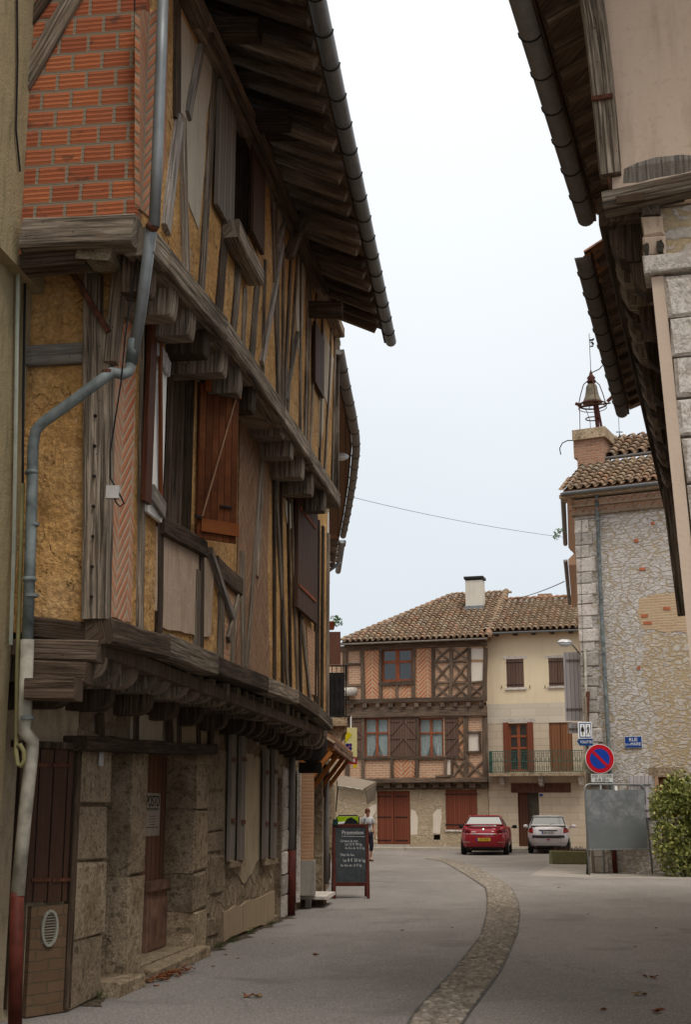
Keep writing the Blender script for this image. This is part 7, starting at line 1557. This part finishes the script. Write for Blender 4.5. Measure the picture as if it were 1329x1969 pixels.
BMP = m_plain('dark bumper trim', (.035, .032, .036), .6); YPL = m_plain('yellow plate', (.55, .36, .03), .5, 0, .03, 4); WPL = m_plain('white plate', (.5, .52, .5), .5, 0, .03, 4); REFL = m_plain('pale reflector', (.5, .42, .40), .3)
SPOIL = lambda T: None
rc = at_height(931, 1645, 0)
redT = [(.24, .80, .14, 4.55), (.32, .875, .05, 4.65), (.50, .915, .0, 4.72), (.70, .92, .01, 4.75), (.84, .915, .05, 4.7), (.95, .885, .09, 4.4), (1.02, .84, .13, 3.9), (1.05, .78, .24, 3.5)]
car('red_saloon_car', 'dark red saloon car parked with its rear to the street', (rc.x, rc.y, 0), -9.5, dict(len=4.7, paint=redp, glass=CARGL, body=redT,
    green=[(1.0, .80, .42, 3.5), (1.12, .77, .58, 3.2), (1.28, .69, .82, 2.85), (1.40, .60, 1.08, 2.6)], roof=[(1.38, .61, 1.04, 2.62), (1.42, .59, 1.12, 2.5), (1.45, .50, 1.25, 2.35), (1.46, .3, 1.5, 2.1)],
    window=(1.10, 1.38, .70, .56), lamp=(.50, .905, .83, 1.0), lampcut=True, lampm=TLD, mir_y=3.0, mir_z=.98, wy=.85, wb=2.75,
    patches=[(-.86, .86, .765, .785, CHR, 'chrome_strip', .014), (-.62, .62, 1.015, 1.045, redp, 'boot_spoiler', .05), (-.78, -.52, .47, .485, REFL, 'reflector', .012), (.52, .78, .47, .485, REFL, 'reflector', .012), (-.90, .90, .74, .752, BMP, 'panel_gap', .006), (-.46, -.26, .84, .855, CHR, 'badge', .012), (.30, .40, .86, .875, CHR, 'badge', .012), (-.04, .03, .90, .99, CHR, 'emblem', .016), (-.6, .6, .235, .30, BMP, 'lower_valance', .01)],
    plate=(0, .575, .26, .058, YPL, '163 YM 82')))
sc_ = at_height(1056, 1642, 0)
silT = [(.24, .72, .14, 3.6), (.32, .78, .05, 3.7), (.48, .825, .0, 3.76), (.66, .83, .0, 3.78), (.80, .825, .05, 3.75), (.92, .81, .09, 3.3), (1.0, .78, .13, 2.9), (1.04, .72, .2, 2.7)]
car('silver_hatchback_car', 'silver hatchback parked between the red car and the trough', (sc_.x, sc_.y, 0), -10.5, dict(len=3.7, paint=silv, glass=CARGL, body=silT,
    green=[(.98, .75, .15, 2.8), (1.12, .71, .24, 2.6), (1.28, .65, .36, 2.35), (1.40, .58, .48, 2.15)], roof=[(1.37, .60, .43, 2.2), (1.41, .58, .47, 2.1), (1.44, .50, .60, 1.95), (1.45, .3, .9, 1.7)],
    window=(1.06, 1.37, .66, .56), lamp=(.59, .82, .79, .97), lampm=TLR, mir_y=2.45, mir_z=.98, mirm=silv, wy=.68, wb=2.45,
    patches=[(-.82, .82, .60, .70, BMP, 'bumper_strip', .03), (-.35, .35, .865, .90, BMP, 'handle_strip', .02), (-.70, -.42, .41, .44, REFL, 'reflector', .012), (.42, .70, .41, .44, REFL, 'reflector', .012), (-.06, .06, .51, .55, TLR, 'fog_lamp', .02), (-.35, .35, 1.355, 1.375, TLR, 'brake_lamp', .0) if False else (-.05, .0, .93, .96, CHR, 'emblem', .016), (-.6, .6, .235, .30, BMP, 'lower_valance', .01)],
    plate=(0, .80, .24, .052, WPL, 'BK 151 GE')))
# rear wiper belongs to the hatchback
hb = bpy.data.objects['silver_hatchback_car']; MB().bar((.05, .20, 1.10), (.42, .27, 1.15), .02, .015, (0, -1, .3)).build('rear_wiper', BLACK, hb)

# =================================================================== THE WOMAN
pq = pt0(706, 1656); PX_ = thing('person', 'woman in a printed white T-shirt and dark cropped trousers walking', 'person', (pq.x + .02, pq.y, 0), R(18))
SKIN = m_plain('skin', (.42, .22, .15), .6, 0, .06, 9); HAIR = m_plain('auburn hair', (.16, .055, .03), .7, 0, .3, 40); TSH = m_plain('white T-shirt cotton', (.48, .50, .52), .9, 0, .08, 9); TRO = m_plain('dark navy trousers', (.018, .018, .03), .85, 0, .15, 9); SHOE = m_plain('dark sandals', (.04, .02, .02), .7)
# local: facing -y; x to her left in the picture's right
V = [(0, 0, .93), (0, 0, 1.08), (0, -.01, 1.25), (0, 0, 1.37), (0, -.015, 1.44), (0, -.03, 1.52), (0, -.035, 1.60),
     (.09, 0, .88), (.11, -.08, .50), (.11, .02, .10), (.11, -.10, .035),
     (-.09, 0, .88), (-.10, .10, .50), (-.10, .30, .16), (-.10, .26, .05),
     (.17, 0, 1.35), (.23, .06, 1.10), (.25, .0, .88), (.25, -.02, .82),
     (-.17, 0, 1.35), (-.22, -.04, 1.10), (-.23, -.16, .92), (-.23, -.19, .87)]
Ed = [(0, 1), (1, 2), (2, 3), (3, 4), (4, 5), (5, 6), (0, 7), (7, 8), (8, 9), (9, 10), (0, 11), (11, 12), (12, 13), (13, 14), (3, 15), (15, 16), (16, 17), (17, 18), (3, 19), (19, 20), (20, 21), (21, 22)]
Ra = [(.14, .10), (.12, .09), (.13, .10), (.10, .07), .045, (.075, .09), (.07, .085), (.085, .09), .058, .036, .03, (.085, .09), .058, .036, .03, .055, .040, .028, (.02, .035), .055, .040, .028, (.02, .035)]
for hb_, sx_ in ((18, 1), (22, -1)):
    base = Vector(V[hb_])
    for k, (dx, dy, l_) in enumerate(((0, -.030, .055), (0, -.012, .07), (0, .006, .075), (0, .022, .06), (-.012 * sx_, -.045, .03))):
        V.append(tuple(base + Vector((dx, dy, -.035 if k < 4 else .0)))); V.append(tuple(base + Vector((dx - .01 * sx_, dy * 1.2, -.035 - l_ if k < 4 else -.03)))); n_ = len(V); Ed += [(hb_, n_ - 2), (n_ - 2, n_ - 1)]; Ra += [.010, .008]
def add_skin(name, V, Ed, Ra, mat, parent, root=0, sub=2):
    me = bpy.data.meshes.new(name); me.from_pydata(V, Ed, []); me.materials.append(mat); o = bpy.data.objects.new(name, me); COL.objects.link(o); o.parent = parent
    bpy.context.view_layer.objects.active = o
    m_ = o.modifiers.new('skin', 'SKIN'); m_.use_smooth_shade = True
    if not len(me.skin_vertices):
        import bmesh
        bm = bmesh.new(); bm.from_mesh(me); bm.verts.layers.skin.verify(); bm.to_mesh(me); bm.free()
    for i, r_ in enumerate(Ra):
        sv = me.skin_vertices[0].data[i]; sv.radius = r_ if isinstance(r_, tuple) else (r_, r_); sv.use_root = (i == root)
    s = o.modifiers.new('sub', 'SUBSURF'); s.levels = sub; s.render_levels = sub; return o
add_skin('body', V, Ed, Ra, SKIN, PX_)
TV = [(0, 0, .90), (0, 0, 1.06), (0, -.01, 1.25), (0, 0, 1.37), (.17, 0, 1.355), (.215, .03, 1.20), (-.17, 0, 1.355), (-.21, -.02, 1.20)]
add_skin('t_shirt', TV, [(0, 1), (1, 2), (2, 3), (3, 4), (4, 5), (3, 6), (6, 7)], [(.165, .125), (.15, .115), (.16, .13), (.115, .085), .070, .062, .070, .062], TSH, PX_)
add_skin('trousers', [(0, 0, .93), (.09, 0, .86), (.112, -.08, .50), (.11, -.02, .30), (-.09, 0, .86), (-.10, .10, .50), (-.10, .20, .32)], [(0, 1), (1, 2), (2, 3), (0, 4), (4, 5), (5, 6)], [(.155, .12), (.10, .11), .075, .062, (.10, .11), .075, .062], TRO, PX_)
b = MB(); b.lathe([(.0, .10), (.05, .095), (.085, .06), (.098, .01), (.09, -.05), (.06, -.09)], (0, .005, 0), 16); o = b.build('hair', HAIR, PX_, True); o.location = (0, -.012, 1.60); o.scale = (.92, 1.08, 1)
for s_ in (-1, 1): MB().lathe([(.0, -.008), (.011, 0), (.0, .008)], (s_ * .030, -.122, 1.575), 8).build('eye', INK, PX_)
MB().bar((0, -.125, 1.57), (0, -.145, 1.535), .018, .02, w2=.028).build('nose', SKIN, PX_); MB().box(-.022, .022, -.128, -.118, 1.50, 1.508).build('mouth', m_plain('lips', (.25, .07, .06), .6), PX_)
for (x, y, zr) in ((.11, -.10, 0), (-.10, .22, .06)): MB().hexa([(x - .04, y - .10, zr), (x + .04, y - .10, zr), (x + .035, y + .14, zr), (x - .035, y + .14, zr), (x - .035, y - .09, zr + .03), (x + .035, y - .09, zr + .03), (x + .03, y + .13, zr + .075), (x - .03, y + .13, zr + .075)]).build('shoe', SHOE, PX_)
b = MB()
for k in range(3): b.box(-.07 + k * .05, -.035 + k * .05, -.145, -.135, 1.16, 1.20)
for z in (1.22, 1.12): MB().box(-.08, .08, -.143, -.133, z, z + .012).build('printed_line', m_plain('print red', (.35, .05, .06), .7) if z > 1.2 else INK, PX_)
MB().box(-.08, .09, -.148, -.136, 1.155, 1.20).build('printed_block', m_plain('print grey', (.08, .08, .09), .8), PX_)
